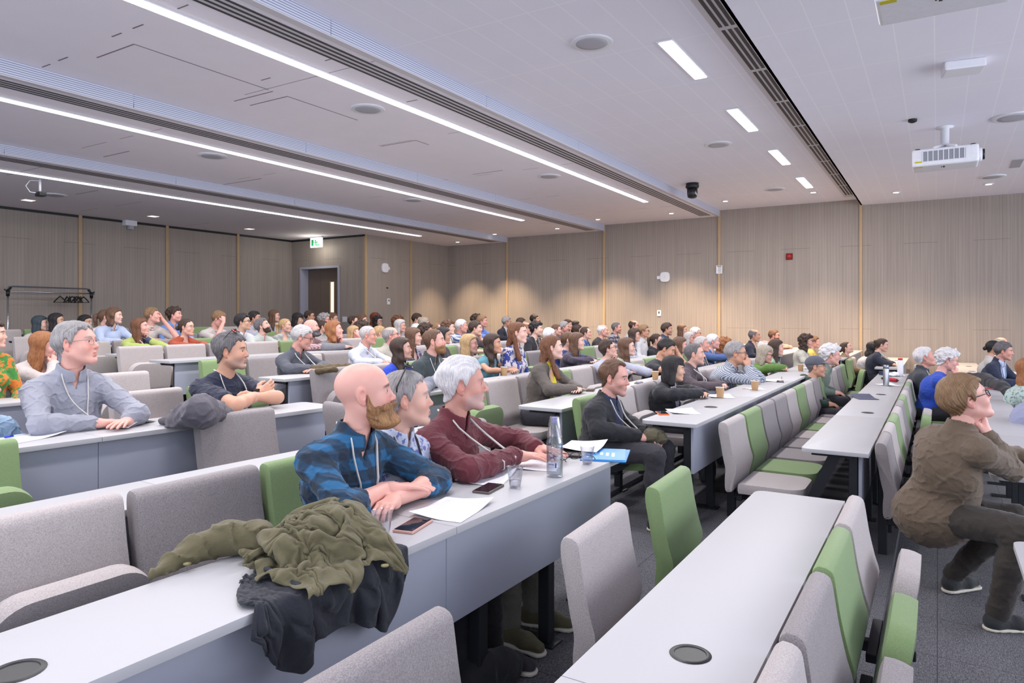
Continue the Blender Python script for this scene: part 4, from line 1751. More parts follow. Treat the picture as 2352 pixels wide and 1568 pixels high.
def hair_material():
    t = NT('hair')
    c1 = t.attr('c1', 'OBJECT').outputs['Color']
    c2 = t.attr('c2', 'OBJECT').outputs['Color']
    o = t.attr('hp').outputs['Vector']
    x, y, z = t.xyz(o)
    phi = t.math('ARCTAN2', x, y)
    v = t.n('ShaderNodeCombineXYZ')
    t.put(v.inputs[0], t.math('MULTIPLY', phi, 26))
    t.put(v.inputs[1], t.math('MULTIPLY', z, 26))
    t.put(v.inputs[2], t.math('MULTIPLY', y, 60))
    a = t.noise(v.outputs[0], 1.0, 4, .7)
    b = t.noise(o, 22, 2, .5)
    f = t.smooth(t.math('ADD', t.math('MULTIPLY', a, .75), t.math('MULTIPLY', b, .25)), .32, .68)
    t.base(t.mix(f, c1, c2))
    t.b.inputs['Roughness'].default_value = .45
    t.b.inputs['Specular IOR Level'].default_value = .35
    t.bump(a, .7, .006)
    return t.m


def cloth_material(kind):
    t = NT('cloth_' + kind)
    c1 = t.attr('c1', 'OBJECT').outputs['Color']
    c2 = t.attr('c2', 'OBJECT').outputs['Color']
    cp = t.attr('hp').outputs['Vector']
    x, y, z = t.xyz(cp)
    nz = t.noise(cp, 14, 3, .6)
    fine = t.noise(cp, 420, 1, .6)
    if kind == 'plain':
        c = c1
    elif kind == 'open':     # a jacket or cardigan open over a second colour
        ax = t.math('ABSOLUTE', x)
        w = t.math('ADD', .020, t.math('MULTIPLY', t.math('ADD', z, .34), .15))
        m = t.math('MULTIPLY', t.math('LESS_THAN', ax, w), t.math('GREATER_THAN', y, .02))
        m = t.math('MULTIPLY', m, t.math('GREATER_THAN', z, -.46))
        m = t.math('MULTIPLY', m, t.math('LESS_THAN', y, .20))
        c = t.mix(m, c1, c2)
    elif kind == 'plaid':
        def band(q, per, lo, hi):
            return t.smooth(t.math('SINE', t.math('MULTIPLY', q, 6.2832 / per)), lo, hi)
        a = band(t.math('ADD', x, t.math('MULTIPLY', y, .8)), .085, -.3, .3)
        b = band(z, .085, -.3, .3)
        m = t.math('MULTIPLY', a, b)
        c = t.mix(t.math('ADD', t.math('MULTIPLY', m, .55), t.math('MULTIPLY', t.math('ADD', a, b), .22), clamp=True), c1, c2)
    elif kind == 'gingham':
        s1 = t.math('GREATER_THAN', t.math('SINE', t.math('MULTIPLY', t.math('ADD', x, t.math('MULTIPLY', y, .7)), 420)), 0)
        s2 = t.math('GREATER_THAN', t.math('SINE', t.math('MULTIPLY', z, 420)), 0)
        c = t.mix(t.math('MULTIPLY', t.math('ADD', s1, s2), .5), c1, c2)
    elif kind == 'stripes':
        s1 = t.math('GREATER_THAN', t.math('SINE', t.math('MULTIPLY', z, 90)), .1)
        c = t.mix(s1, c1, c2)
    elif kind == 'pinstripes':
        s1 = t.math('GREATER_THAN', t.math('SINE', t.math('MULTIPLY', t.math('ADD', x, t.math('MULTIPLY', y, .6)), 500)), .5)
        c = t.mix(t.math('MULTIPLY', s1, .6), c1, c2)
    elif kind == 'floral':
        f = t.noise(cp, 38, 2, .6)
        c = t.mix(t.smooth(f, .54, .58), c1, c2)
    elif kind == 'bigfloral':
        f = t.noise(cp, 15, 3, .7)
        c = t.mix(t.smooth(f, .50, .54), c1, c2)
    c = t.mix(t.math('MULTIPLY', nz, .35), c, t.mix(1.0, c, (.72, .72, .74, 1), 'MULTIPLY'))
    c = t.mix(t.math('MULTIPLY', fine, .2), c, t.mix(1.0, c, (.75, .75, .75, 1), 'MULTIPLY'))
    t.base(c)
    t.b.inputs['Roughness'].default_value = .85
    t.b.inputs['Sheen Weight'].default_value = .12
    t.bump(t.noise(cp, 24, 4, .6), .35, .02)
    return t.m


MSKIN, MHAIR = skin_material(), hair_material()
MCLOTH = {k: cloth_material(k) for k in ('plain', 'open', 'plaid', 'gingham', 'stripes', 'pinstripes', 'floral', 'bigfloral')}
MGLASS = plain('spectacle_frame', srgb(38, 34, 36), .35)
MGLASS2 = plain('spectacle_wire', srgb(150, 140, 132), .3, .7)
MRIB = plain('lanyard_ribbon', srgb(205, 200, 196), .7)
MWHITE = plain('badge_card', srgb(232, 232, 238), .5, 0, .01)


def eye_mesh():
    mb = MB()
    prof = []
    R = Matrix.Rotation(-math.pi / 2, 4, 'X')
    zs = [-1, -.8, -.4, 0, .4, .75, .90, .955, .99]
    for i, zq in enumerate(zs):
        prof.append((math.sqrt(max(0, 1 - zq * zq)) * .0123 + 1e-5, zq * .0123))
    mb.lathe(prof, n=14, mat=R)
    me = mb.mesh('eye')
    me.materials.append(plain('eye_white', srgb(214, 205, 202), .25, 0, .02))
    me.materials.append(plain('eye_iris', srgb(70, 62, 56), .2))
    me.materials.append(plain('eye_pupil', srgb(14, 12, 12), .15))
    for p in me.polygons:
        y = p.center.y / .0123
        p.material_index = 2 if y > .965 else (1 if y > .80 else 0)
    me.polygons.foreach_set('use_smooth', np.ones(len(me.polygons), dtype=bool))
    return me


EYE = eye_mesh()


def glasses_mesh(mat, r, rz_, name):
    mb = MB()
    for s in (-1, 1):
        pts = []
        for j in range(20):
            q = 2 * math.pi * j / 20
            cx, cz = math.cos(q), math.sin(q)
            pts.append((s * .032 + .0235 * math.copysign(abs(cx) ** .75, cx), .1035 - .35 * abs(s * .032 + .0235 * cx - s * .012) ** 1.0 * .35, .004 + rz_ * math.copysign(abs(cz) ** .75, cz)))
        mb.tube(pts, r, 6, closed=True)
        mb.tube([(s * .055, .094, .012), (s * .074, .080, .013), (s * .081, .0, .014), (s * .081, -.018, .004)], r, 6)
    mb.tube([(-.009, .109, .009), (0, .112, .012), (.009, .109, .009)], r, 6)
    me = mb.mesh(name)
    me.materials.append(mat)
    me.polygons.foreach_set('use_smooth', np.ones(len(me.polygons), dtype=bool))
    return me


GL = {'dark': glasses_mesh(MGLASS, .0022, .0165, 'glasses'), 'wire': glasses_mesh(MGLASS2, .0013, .0165, 'glasses'),
      'thick': glasses_mesh(MGLASS, .0030, .018, 'glasses')}

SK = {'pale': srgb(225, 188, 173), 'fair': srgb(218, 175, 158), 'pink': srgb(220, 169, 156), 'ruddy': srgb(210, 156, 141), 'tan': srgb(202, 156, 131),
      'olive': srgb(191, 146, 122), 'brown': srgb(134, 93, 72), 'asian': srgb(212, 173, 148)}
HC = {'black': ((20, 18, 20), (46, 42, 44)), 'darkbrown': ((40, 29, 25), (78, 58, 48)), 'brown': ((70, 48, 36), (118, 86, 66)), 'lightbrown': ((104, 78, 54), (156, 124, 92)),
      'blonde': ((150, 116, 76), (204, 174, 130)), 'ginger': ((120, 72, 40), (176, 118, 76)), 'red': ((92, 40, 26), (140, 70, 46)), 'grey': ((112, 108, 108), (172, 168, 168)),
      'darkgrey': ((66, 62, 64), (122, 118, 120)), 'white': ((186, 182, 184), (232, 229, 230)), 'silver': ((150, 145, 145), (206, 201, 200)), 'auburn': ((74, 44, 30), (130, 84, 56)),
      'bluehair': ((44, 37, 36), (58, 80, 90)), 'greyblond': ((130, 118, 104), (186, 174, 158)), 'beardred': ((112, 76, 48), (176, 132, 88))}


def v3(*a):
    return np.array(a, float)


PEOPLE = []


def person(u, vc, vk, Y, face, label, kind='man', hair=('short', 'brown'), skin='fair', pitch=0, roll=0, top=('shirt', 'plain', (200, 200, 210)),
           sleeve='long', pose='lap', beard=None, glasses=None, lanyard=None, row=None, legs=False, byaw=0, scale=None, stubble=0, desk_back=None,
           res=None, collar=None, belly=0, hairseed=0, group=None, trousers=(44, 44, 52), shoes=(40, 38, 38), lean=None, badge=False, face_abs=None,
           hat=None, watch=None, arms=None, zoff=0, hips=None, X=None):
    um, vm = u, (vc + vk) / 2
    if beard and beard[0] == 'stubble':
        stubble = max(stubble, .75 if beard[1] in ('white', 'silver', 'grey') else .6)
    P = at_Y(um, vm, Y) if X is None else at_X(um, vm, X)
    Zd = P.x * CA + P.y * SA
    hpx = vk - vc
    s = hpx * Zd / FPX / .240
    s = min(1.12, max(.90, s)) if scale is None else scale
    w = Vector((P.x, P.y, 0)).normalized()
    rt = Vector((w.y, -w.x, 0))
    fa = math.radians(face)
    fw = -w * math.cos(fa) + rt * math.sin(fa)
    bw = Vector((math.sin(math.radians(byaw)), -math.cos(math.radians(byaw)), 0))     # where the body faces
    rz = math.atan2(-bw.x, bw.y)
    ry = row or row_of(Y - .25)
    fz = FLOOR[ry] + zoff
    Rb = Matrix.Rotation(-rz, 3, 'Z')
    hc = P                                                         # head centre, world
    # head frame (rows are world vectors of x, y, z axes)
    yaw = math.atan2(-fw.x, fw.y)
    RH = Matrix.Rotation(yaw, 3, 'Z') @ Matrix.Rotation(math.radians(pitch), 3, 'X') @ Matrix.Rotation(math.radians(roll), 3, 'Y')
    RHl = np.array(Rb @ RH)
    # neck base and hips in world height; local xy origin under the head
    nbz = hc.z - .178 * s
    hipz = fz + .53
    dz = nbz - hipz
    off = np.array(Rb @ (RH @ Vector((0, -.030, -.10)))) * s
    HCl = v3(0, 0, hc.z - fz)

    def tl(p):      # a world point in the person's own frame
        return np.array(Rb @ (Vector(p) - Vector((hc.x, hc.y, fz)))) if isinstance(p, Vector) else v3(*p)
    back = -.035 * s
    nb = v3(off[0] * .8, off[1] * .7 + back, nbz - fz)
    ln = lean if lean is not None else {'desk': 16, 'chinR': 18, 'chinL': 18, 'clasp': 20, 'foreheadR': 22, 'foreheadL': 22}.get(pose, 4)
    hip = v3(0, nb[1] - math.tan(math.radians(ln)) * max(dz, .25), .53)
    if dz < .3:
        hip[2] = nb[2] - .36
    if hips is not None:
        hip = tl(hips)
    fem = 'woman' in kind
    hw = (.146 if fem else .174) * s
    kt = s
    up = nb - hip
    L = np.linalg.norm(up)
    up = up / L
    fwd = v3(0, 1, 0) - up * up[1]
    fwd /= np.linalg.norm(fwd)
    chest = hip + (nb - hip) * .64 - fwd * .02
    sh = {}
    for q in (-1, 1):
        sh[q] = nb - up * .070 * s + v3(q * hw, 0, 0) - fwd * .005
    zd = .74 if desk_back is None or desk_back is True else desk_back[1]
    if pose in ('desk', 'chinR', 'chinL', 'clasp', 'foreheadR', 'foreheadL') or arms:
        dback = ROWS[ry][0] + DEPTH
        yd = (hc.y - dback)
        if isinstance(desk_back, tuple):
            yd = desk_back[0]
        yd = max(.02, min(.35, yd))
    else:
        yd = .2
    rest = zd + .035
    fd = np.array(Rb @ fw)
    rd = np.cross(fd, v3(0, 0, 1))
    E, Wp, HP = {}, {}, {}
    for q in (-1, 1):
        E[q] = hip + v3(q * (hw + .075 * s), .07, .15)
        Wp[q] = hip + v3(q * .075, .30, .10)
        HP[q] = ('relaxed', v3(-q * .35, 1, -.15), v3(0, .2, 1))
        if pose in ('desk', 'chinR', 'chinL', 'clasp', 'foreheadR', 'foreheadL'):
            drop_ = max(.05, sh[q][2] - rest)
            fwdr = math.sqrt(max(.01, (.315 * s) ** 2 - min(drop_, .28) ** 2 - .07 ** 2))
            ey = min(yd + .06, sh[q][1] + min(fwdr, .15))
            E[q] = v3(q * (hw + .07), ey, max(rest + .01, sh[q][2] - .30 * s))
            dv = v3(-q * .045, max(ey + .10, yd + .10 + .035 * (q < 0)), rest + .012 * (q > 0)) - E[q]
            Wp[q] = E[q] + dv * min(1, .265 * s / np.linalg.norm(dv))
            HP[q] = ('flat', v3(-q, .15, -.05), v3(0, 0, 1))
        if pose == 'crossed':
            E[q] = chest + v3(q * (hw + .05), .11, -.10 - .0)
            Wp[q] = chest + v3(-q * .06, .215, -.10 + .05 * q)
            HP[q] = ('relaxed', v3(-q, -.1, .25), v3(0, 1, .1))
        if pose == 'down':
            E[q] = sh[q] + v3(q * .05, -.02, -.29 * s)
            Wp[q] = E[q] + v3(-q * .06, .2, -.1)
    act = {'chinR': [1], 'chinL': [-1], 'foreheadR': [1], 'foreheadL': [-1], 'clasp': [-1, 1]}.get(pose, [])
    for q in act:
        side = rd * q
        if 'chin' in pose:
            Wp[q] = HCl + fd * .085 * s + side * .035 * s + v3(0, 0, -.175 * s)
            HP[q] = ('loose', HCl + fd * .085 * s + v3(0, 0, -.085 * s) - Wp[q], fd * .9 + side * .5)
            E[q] = v3(q * (hw - .02), yd + .09, rest)
        elif 'forehead' in pose:
            Wp[q] = HCl + fd * .115 * s + side * .085 * s + v3(0, 0, -.035 * s)
            HP[q] = ('relaxed', HCl + fd * .07 * s + side * .02 + v3(0, 0, .10 * s) - Wp[q], fd * .8 + side * .6)
            E[q] = v3(q * (hw + .02), yd + .10, rest)
        else:
            Wp[q] = HCl + fd * .115 * s + side * .055 * s + v3(0, 0, -.125 * s)
            HP[q] = ('fist', HCl + fd * .12 * s + side * .018 + v3(0, 0, -.06 * s) - Wp[q], fd * .7 + side * .7)
            E[q] = v3(q * (hw - .03), yd + .10, rest)
    if arms:
        for q, (e, wv, hp) in arms.items():
            if e is not None:
                E[q] = tl(e)
            if wv is not None:
                Wp[q] = tl(wv)
            if hp is not None:
                HP[q] = (hp[0], v3(*hp[1]), v3(*hp[2]))
    if res is None:
        res = (.0028, .0032, .0052, .0034) if hpx > 78 else ((.0040, .005, .0105, .005) if hpx > 46 else (.0054, .0066, .0150, .007))
    hb = HCl + off * .60

    def torso(g):
        F = Field()
        a = .16 if fem else .17
        F.ell(hip + v3(0, .0, .0), ((a + .005) * kt + g, .125 * kt + g, .12 + g), .05)
        F.rc(hip + fwd * .02, chest, .128 * kt + belly * .5 + g, .122 * kt + g, .06)
        if belly:
            F.ell(hip + up * L * .30 + fwd * (.05 + belly), ((.14 + belly * .5) * kt + g, (.10 + belly) * kt + g, .14 + g), .06)
        R = [(1, 0, 0), tuple(fwd), tuple(up)]
        F.ell(chest, ((.145 if fem else .168) * kt + g, .108 * kt + g, .15 * kt + g), .06, R=R)
        F.rc(sh[-1], sh[1], .050 * kt + g, None, .05)
        for q in (-1, 1):
            F.rc(nb + up * .012, sh[q] * .82 + nb * .18 + up * .012, .046 * kt + g, .046 * kt + g, .04)
            if fem:
                F.ell(chest + v3(q * .068, 0, 0) + fwd * .085 - up * .02, (.062 * kt + g, .060 * kt + g, .060 * kt + g), .035)
        return F

    def arm(F, q, g, frac):
        """frac 0..2: 1 = to the elbow, 2 = to the wrist"""
        ra, re, rw = (.044, .037, .0255) if fem else (.049, .041, .0290)
        ra, re, rw = ra * s, re * s, rw * s
        a, e, w_ = sh[q], E[q], Wp[q]
        if frac > 0:
            t = min(1, frac)
            F.rc(a, a + (e - a) * t, ra + g, ra + (re - ra) * t + g, .03)
        if frac > 1:
            t = min(1, frac - 1)
            mid = e + (w_ - e) * min(t, .32)
            F.rc(e, mid, re + g, re * 1.04 + g, .025)
            if t > .32:
                F.rc(mid, e + (w_ - e) * t, re * 1.04 + g, re * 1.04 + (rw - re * 1.04) * (t - .32) / .68 + g, .02)

    # ---------------- the body
    hm = head_mesh(kind, res[0])
    V = hm[0] @ RHl.T * s + HCl
    parts = [(V, hm[1], hm[0])]
    B = torso(-.008)
    B.rc(nb - up * .03, hb, (.047 if fem else .056) * s, (.044 if fem else .053) * s, .035)
    for q in (-1, 1):
        arm(B, q, -.002, 2)
    parts.append(field_mesh(B, res[2] if hpx <= 84 else .0085))
    for q in (-1, 1):
        hd, ax_, nr = HP[q]
        ax_ = ax_ / np.linalg.norm(ax_)
        nr = nr - ax_ * nr.dot(ax_)
        nr /= np.linalg.norm(nr)
        xr = np.cross(ax_, nr)                      # local +x of a right hand: thumb at -x
        hv, hf = hand_mesh(hd, res[3])
        m = 1 if q > 0 else -1
        hv2 = hv * np.array((m, 1, 1)) * s * (.9 if fem else 1.0)
        Vh = Wp[q] + hv2[:, :1] * xr + hv2[:, 1:2] * ax_ + hv2[:, 2:3] * nr
        parts.append((Vh, hf if m > 0 else hf[:, ::-1]))
    me = to_mesh('person', parts, 'hp')
    me.materials.append(MSKIN)
    root = link('person', me)
    root.location = (hc.x, hc.y, fz)
    root.rotation_euler = (0, 0, rz)
    tag(root, label, 'person', group)
    sk = SK[skin]
    root['skin'] = [float(c) for c in sk]
    h1 = hair[1] if hair else 'brown'
    bc = srgb(*HC[beard[1] if beard else h1][0])
    root['stubble'] = [bc[0], bc[1], bc[2], float(stubble) * .55]
    bw_ = srgb(*HC[h1][0])
    if h1 in ('white', 'silver', 'grey'):
        bw_ = srgb(150, 138, 132)
    root['brow'] = [float(c) for c in bw_]
    root['lips'] = [sk[0] * .72, sk[1] * .45, sk[2] * .45, 1.0] if not fem else [sk[0] * .76, sk[1] * .42, sk[2] * .45, 1.0]
    MH = Matrix((list(RHl[0]) + [HCl[0]], list(RHl[1]) + [HCl[1]], list(RHl[2]) + [HCl[2]], [0, 0, 0, 1])) @ Matrix.Scale(s, 4)
    for q in (-1, 1):
        o = link('eye', EYE, None, root)
        o.matrix_local = MH @ Matrix.Translation((q * .031, .0787, .0083))

    def headpiece(name, mesh, mat, c1, c2):
        hv, hf = mesh
        m2 = to_mesh(name, [(hv @ RHl.T * s + HCl, hf, hv)], 'hp')
        m2.materials.append(mat)
        o = link(name, m2, None, root)
        if c1 is not None:
            o['c1'] = [float(c) for c in c1]
            o['c2'] = [float(c) for c in c2]
        return o
    if hair and hair[0]:
        a, b = HC[hair[1]]
        headpiece('hair', hair_mesh(hair[0], kind, res[1], hairseed), MHAIR, srgb(*a), srgb(*b))
    if beard and beard[0] != 'stubble':
        a, b = HC[beard[1]]
        headpiece('beard', beard_mesh(beard[0], kind, res[1] * .8), MHAIR, srgb(*a), srgb(*b))
    if glasses:
        o = link('glasses', GL[glasses], None, root)
        o.matrix_local = MH
    # ---------------- clothing
    cn, pat, c1 = top[0], top[1], top[2]
    c2 = top[3] if len(top) > 3 else c1
    g = .013 if cn not in ('jacket', 'coat', 'suit_jacket', 'hoodie', 'cardigan') else .019
    C = torso(g * .75)
    if cn in ('jacket', 'suit_jacket', 'coat') and legs:
        C.ell(hip + v3(0, -.02, -.035), (.196 * s, .160 * s, .165), .08)
        C.rc(hip + v3(0, .03, .02), hip + v3(0, .10, -.02), .150 * s, .150 * s, .06)
    fr = {'long': 1.93, 'rolled': 1.22, 'half': 1.0, 'short': .66, 'none': 0}[sleeve]
    for q in (-1, 1):
        arm(C, q, g, fr)
        if fr > 1.5:
            a = E[q] + (Wp[q] - E[q]) * .88
            b = E[q] + (Wp[q] - E[q]) * .95
            C.rc(a, b, (.031 if not fem else .027) * s + g, None, .006)
        elif fr > 1.1:
            a = E[q] + (Wp[q] - E[q]) * .14
            b = E[q] + (Wp[q] - E[q]) * .24
            C.rc(a, b, (.044 if not fem else .038) * s + g, None, .006)
    ctype = collar if collar is not None else {'shirt': 'shirt', 'jacket': 'jacket', 'suit_jacket': 'jacket', 'coat': 'jacket', 'polo_shirt': 'shirt', 'jumper': 'crew', 'tee': 'crew',
                                               'dress': 'vneck', 'blouse': 'shirt', 'cardigan': 'vneck', 'hoodie': 'hood', 'sweatshirt': 'crew'}.get(cn, 'crew')
    wr = .0075 if hpx > 60 else .006
    n0, n1 = NZ[(int(u) + 1) % 6], NZ[(int(u) + 3) % 6]
    nbt, upt, fwt = nb, up, fwd

    def post(D, x, y, z):
        fold = n0(x, y, z, 26) * wr * .4
        a_ = n0(x, y, z * 1.7, 46)
        b_ = n1(x * 1.2, y, z, 78)
        fold = fold - (np.exp(-(a_ / .22) ** 2) - .25) * wr * .80 - (np.exp(-(b_ / .25) ** 2) - .25) * wr * .40
        px, py, pz = x - nbt[0], y - nbt[1], z - nbt[2]
        hgt = px * upt[0] + py * upt[1] + pz * upt[2]
        fr_ = px * fwt[0] + py * fwt[1] + pz * fwt[2]
        neck = rc_d(x, y, z, tuple(nbt - upt * .05), tuple(hb + upt * .1), .058 * s if not fem else .052 * s, .064 * s)
        D = D + fold * np.clip(neck / .045, 0, 1)
        D = smax(D, -neck, .008)
        if ctype == 'vneck':
            v = ell_d(x, y, z, tuple(nbt + fwt * .085 - upt * .045), (.052 * s, .09 * s, .095 * s))
            D = smax(D, -v, .01)
        if ctype in ('shirt', 'jacket'):
            flare = .006 + np.clip(.080 * s - hgt, 0, .08) * .16
            band = np.abs(neck - flare) - max(.0042, res[2] * .62)
            lim = np.maximum(hgt - .088 * s + np.maximum(fr_, 0) * .55, -hgt - .02)
            band = smax(band, lim, .006)
            gap = (.004 + np.clip(.075 * s - hgt, 0, .1) * (-.05) + .008) * 1.0
            band = np.where(fr_ > .01, np.maximum(band, gap - np.abs(px)), band)
            v = np.maximum(np.abs(px) - (.003 + np.clip(hgt + .055, 0, .2) * .26) * s, np.maximum(-(fr_ - .02), -hgt - .060 * s))
            D = smax(D, -v - .001, .006)
            band = np.where(fr_ > .01, np.maximum(band, (.002 + np.clip(hgt + .02, 0, .2) * .20) * s - np.abs(px)), band)
            D = smin(D, band, .008)
        elif ctype == 'hood':
            hd_ = rc_d(x, y, z, tuple(nbt - v3(.09, 0, 0) * s - fwt * .03 + upt * .01), tuple(nbt + v3(.09, 0, 0) * s - fwt * .03 + upt * .01), .05 * s, .05 * s)
            hd_ = smin(hd_, ell_d(x, y, z, tuple(nbt - fwt * .085 - upt * .02), (.12 * s, .06 * s, .085 * s)), .03)
            hd_ = hd_ + fold * 1.5
            D = smin(D, smax(hd_, -neck, .01), .02)
        return D
    lo = None
    if dz > .3 and not legs and 0:
        lo = (-9, -9, max(.30, hip[2] - .12))
    cv, cf = field_mesh(C, res[2], lo=lo, post=post)
    rel = cv - nb
    ca = np.stack([rel[:, 0], rel @ fwd, rel @ up], 1) / s
    cm = to_mesh(cn, [(cv, cf, ca)], 'hp')
    cm.materials.append(MCLOTH[pat])
    co = link(cn, cm, None, root)
    co['c1'] = [float(c) for c in srgb(*c1)]
    co['c2'] = [float(c) for c in srgb(*c2)]
    if True:
        near = bool(legs)
        Lf = Field()
        kn, an = {}, {}
        for q in (-1, 1):
            kq, aq = (legs.get(q) if isinstance(legs, dict) else (None, None))
            kn[q] = tl(kq) if kq is not None else hip + v3(q * .10, .43, -.01)
            an[q] = tl(aq) if aq is not None else v3(kn[q][0] + q * .01, kn[q][1] + .02, .10 if near else .06)
            Lf.rc(hip + v3(q * .085, .0, -.01), kn[q], .098 * s, .070 * s, .03)
            Lf.rc(kn[q], kn[q] * .6 + an[q] * .4 + v3(0, -.012, 0), .067 * s, .064 * s, .03)
            Lf.rc(kn[q] * .6 + an[q] * .4 + v3(0, -.012, 0), an[q], .064 * s, .052 * s, .03)
        Lf.ell(hip + v3(0, -.01, -.02), (.185 * s, .145 * s, .12), .05)

        def lpost(D, x, y, z):
            return D + n1(x, y, z, 30) * .003 - (np.exp(-(n0(x, y, z * 1.6, 50) / .25) ** 2) - .25) * .006
        lv, lf = field_mesh(Lf, max(res[2], .010) if near else .024, post=lpost)
        lm = to_mesh('trousers', [(lv, lf, lv)], 'hp')
        lm.materials.append(MCLOTH['plain'])
        lo_ = link('trousers', lm, None, root)
        lo_['c1'] = lo_['c2'] = [float(c) for c in srgb(*trousers)]
        for q in (-1, 1) if near else ():
            Sf = Field()
            a = an[q]
            ff = a - kn[q]
            d2 = v3(q * .18, 1, 0)
            d2 /= np.linalg.norm(d2)
            b0 = v3(a[0], a[1], max(.045, a[2] - .055))
            Sf.rc(a + v3(0, 0, .0), b0 + v3(0, -.02, 0), .043, .042, .02)
            Sf.rc(b0 - d2 * .03, b0 + d2 * .10 + v3(0, 0, -.008), .040, .036, .03)
            Sf.rc(b0 + d2 * .10 + v3(0, 0, -.008), b0 + d2 * .17 + v3(0, 0, -.012), .038, .027, .03)
            zs_ = b0[2] - .045
            sv, sf = field_mesh(Sf, .008, post=lambda D, x, y, z: np.maximum(D, zs_ + .006 - z))
            sm = to_mesh('shoe', [(sv, sf, sv)], 'hp')
            sm.materials.append(MCLOTH['plain'])
            so = link('shoe', sm, None, root)
            so['c1'] = so['c2'] = [float(c) for c in srgb(*shoes)]
            rg = Field()
            rg.rc((b0[0] - d2[0] * .03, b0[1] - d2[1] * .03, 0), (b0[0] + d2[0] * .165, b0[1] + d2[1] * .165, 0), .045, .040)
            tv, tf = field_mesh(rg, .008, post=lambda D, x, y, z: np.maximum(D, np.abs(z) - .009))
            tv = tv + np.array((0, 0, max(.010, zs_ + .004)))
            tm = to_mesh('sole', [(tv, tf, tv)], 'hp')
            tm.materials.append(MSOLE)
            link('sole', tm, None, so)
    surf = C

    def on_front(px, h):
        """point of the clothing's front at sideways px and height h above the neck base"""
        base = nb + up * h + v3(px, 0, 0)
        ts = np.linspace(.32, -.10, 85)
        pts = base + fwd * ts[:, None]
        d = surf.at(pts)
        i = np.argmax(d < .004)
        return base + fwd * (ts[i] + .006)
    if lanyard:
        drop = (.25 if badge else .33) * s
        mb = MB()
        tip = on_front(.0, -drop)
        for q in (-1, 1):
            line = [nb + v3(q * .030 * s, 0, 0) - fwd * .070 * s + up * .050 * s, nb + v3(q * .066 * s, 0, 0) - fwd * .02 + up * .055 * s]
            for k in range(13):
                t = k / 12
                px = q * (.070 * (1 - t) ** .85 + .004) * s
                line.append(on_front(px, .045 * s * (1 - t) ** 3 - drop * t))
            A_ = np.array(line)
            for _ in range(3):
                A_[1:-1] = A_[1:-1] * .4 + (A_[:-2] + A_[2:]) * .3
                for i_ in range(1, len(A_) - 1):
                    dd = float(surf.at(A_[i_][None])[0])
                    if dd < .006:
                        A_[i_] = A_[i_] + fwd * (.008 - dd)
            mb.tube(list(A_), .0056 if hpx > 60 else .0058, 6, flat=.5)
        me2 = mb.mesh('lanyard')
        mt = MRIB if lanyard is True else plain('lanyard_dark', srgb(*lanyard), .7)
        link('lanyard', me2, mt, root, True)
        if badge:
            R = Matrix((( 1, fwd[0], up[0]), (0, fwd[1], up[1]), (0, fwd[2], up[2]))).to_4x4()
            T = Matrix.Translation(tip + fwd * .012 - up * .055) @ R
            mb = MB().box((-.050, -.0015, -.033), (.050, .0015, .033), .001, 1, mat=T)
            bo = mb.build('badge', MWHITE, root)
            mb = MB()
            mb.box((-.042, .0016, .014), (-.032, .0022, .024), mat=T).box((-.028, .0016, .017), (.015, .0022, .021), mat=T)
            mb.box((-.025, .0016, -.002), (.012, .0022, .001), mat=T).box((-.025, .0016, -.011), (.002, .0022, -.008), mat=T)
            mb.build('print', M['slot_dark'], bo)
    k = ry
    OCC.setdefault(k, []).append(hc.x)
    info = dict(root=root, MH=MH, nb=nb, up=up, fwd=fwd, s=s, E=E, W=Wp, HCl=HCl, RHl=RHl, hip=hip, surf=surf, sh=sh, on_front=on_front, res=res, kind=kind)
    PEOPLE.append((label, round(hc.x, 2), round(hc.y, 2), round(s, 2), round(dz, 2), k))
    return info


MSOLE = plain('shoe_sole', srgb(206, 200, 186), .6)

# ================================================================== the audience
WH, LB, NV, GY, DG, BK = (214, 214, 222), (176, 192, 216), (38, 44, 66), (150, 150, 158), (70, 72, 80), (30, 30, 36)


def handdir(a, b):
    d = b - a
    return d


# ---- the nearest people
LBZ = LEFT_TOP['B']
LDZ = LEFT_TOP['D']
bald = person(836, 838, 972, 1.90, 90, 'bald man with a full reddish beard and a blue checked shirt, leaning on the desk', 'man_lean', None, 'pink',
              top=('shirt', 'plaid', (22, 40, 58), (30, 96, 140)), sleeve='rolled', pose='desk', beard=('full', 'beardred'), lanyard=True, row='B', pitch=4, scale=1.0, lean=14,
              legs=True, trousers=(34, 34, 42), shoes=(44, 42, 46),
              arms={1: (at_z(792, 1172, .925), at_z(888, 1122, .945), ('flat', (-.8, .75, .0), (0, -.1, 1))), -1: (at_z(1003, 1104, .925), at_z(905, 1148, .915), ('relaxed', (.9, .35, 0), (0, 0, 1)))})
sung = person(932, 858, 978, 1.97, 92, 'woman with grey tied hair and sunglasses pushed up, floral blouse', 'woman_old', ('tied', 'grey'), 'fair',
              top=('blouse', 'floral', (196, 202, 222), (112, 118, 176)), sleeve='half', pose='lap', lanyard=(60, 56, 60), row='B', scale=1.0, pitch=3, legs=True, trousers=(30, 30, 36), shoes=(52, 48, 54))
maroon = person(1062, 823, 946, 1.98, 90, 'man with thick white hair and short beard in a maroon shirt', 'man_old', ('short', 'white'), 'ruddy',
                top=('shirt', 'plain', (98, 36, 46)), sleeve='long', pose='desk', beard=('stubble', 'white'), lanyard=True, row='B', scale=1.04, hairseed=2, lean=8, belly=.02,
                legs=True, trousers=(112, 108, 98), shoes=(92, 86, 62), pitch=2,
                arms={1: (at_z(1075, 1078, .93), at_z(1185, 1046, .925), ('flat', (-.3, 1, 0), (0, 0, 1))), -1: (at_z(1190, 1010, .93), at_z(1235, 1030, .92), ('flat', (.2, 1, 0), (0, 0, 1)))})
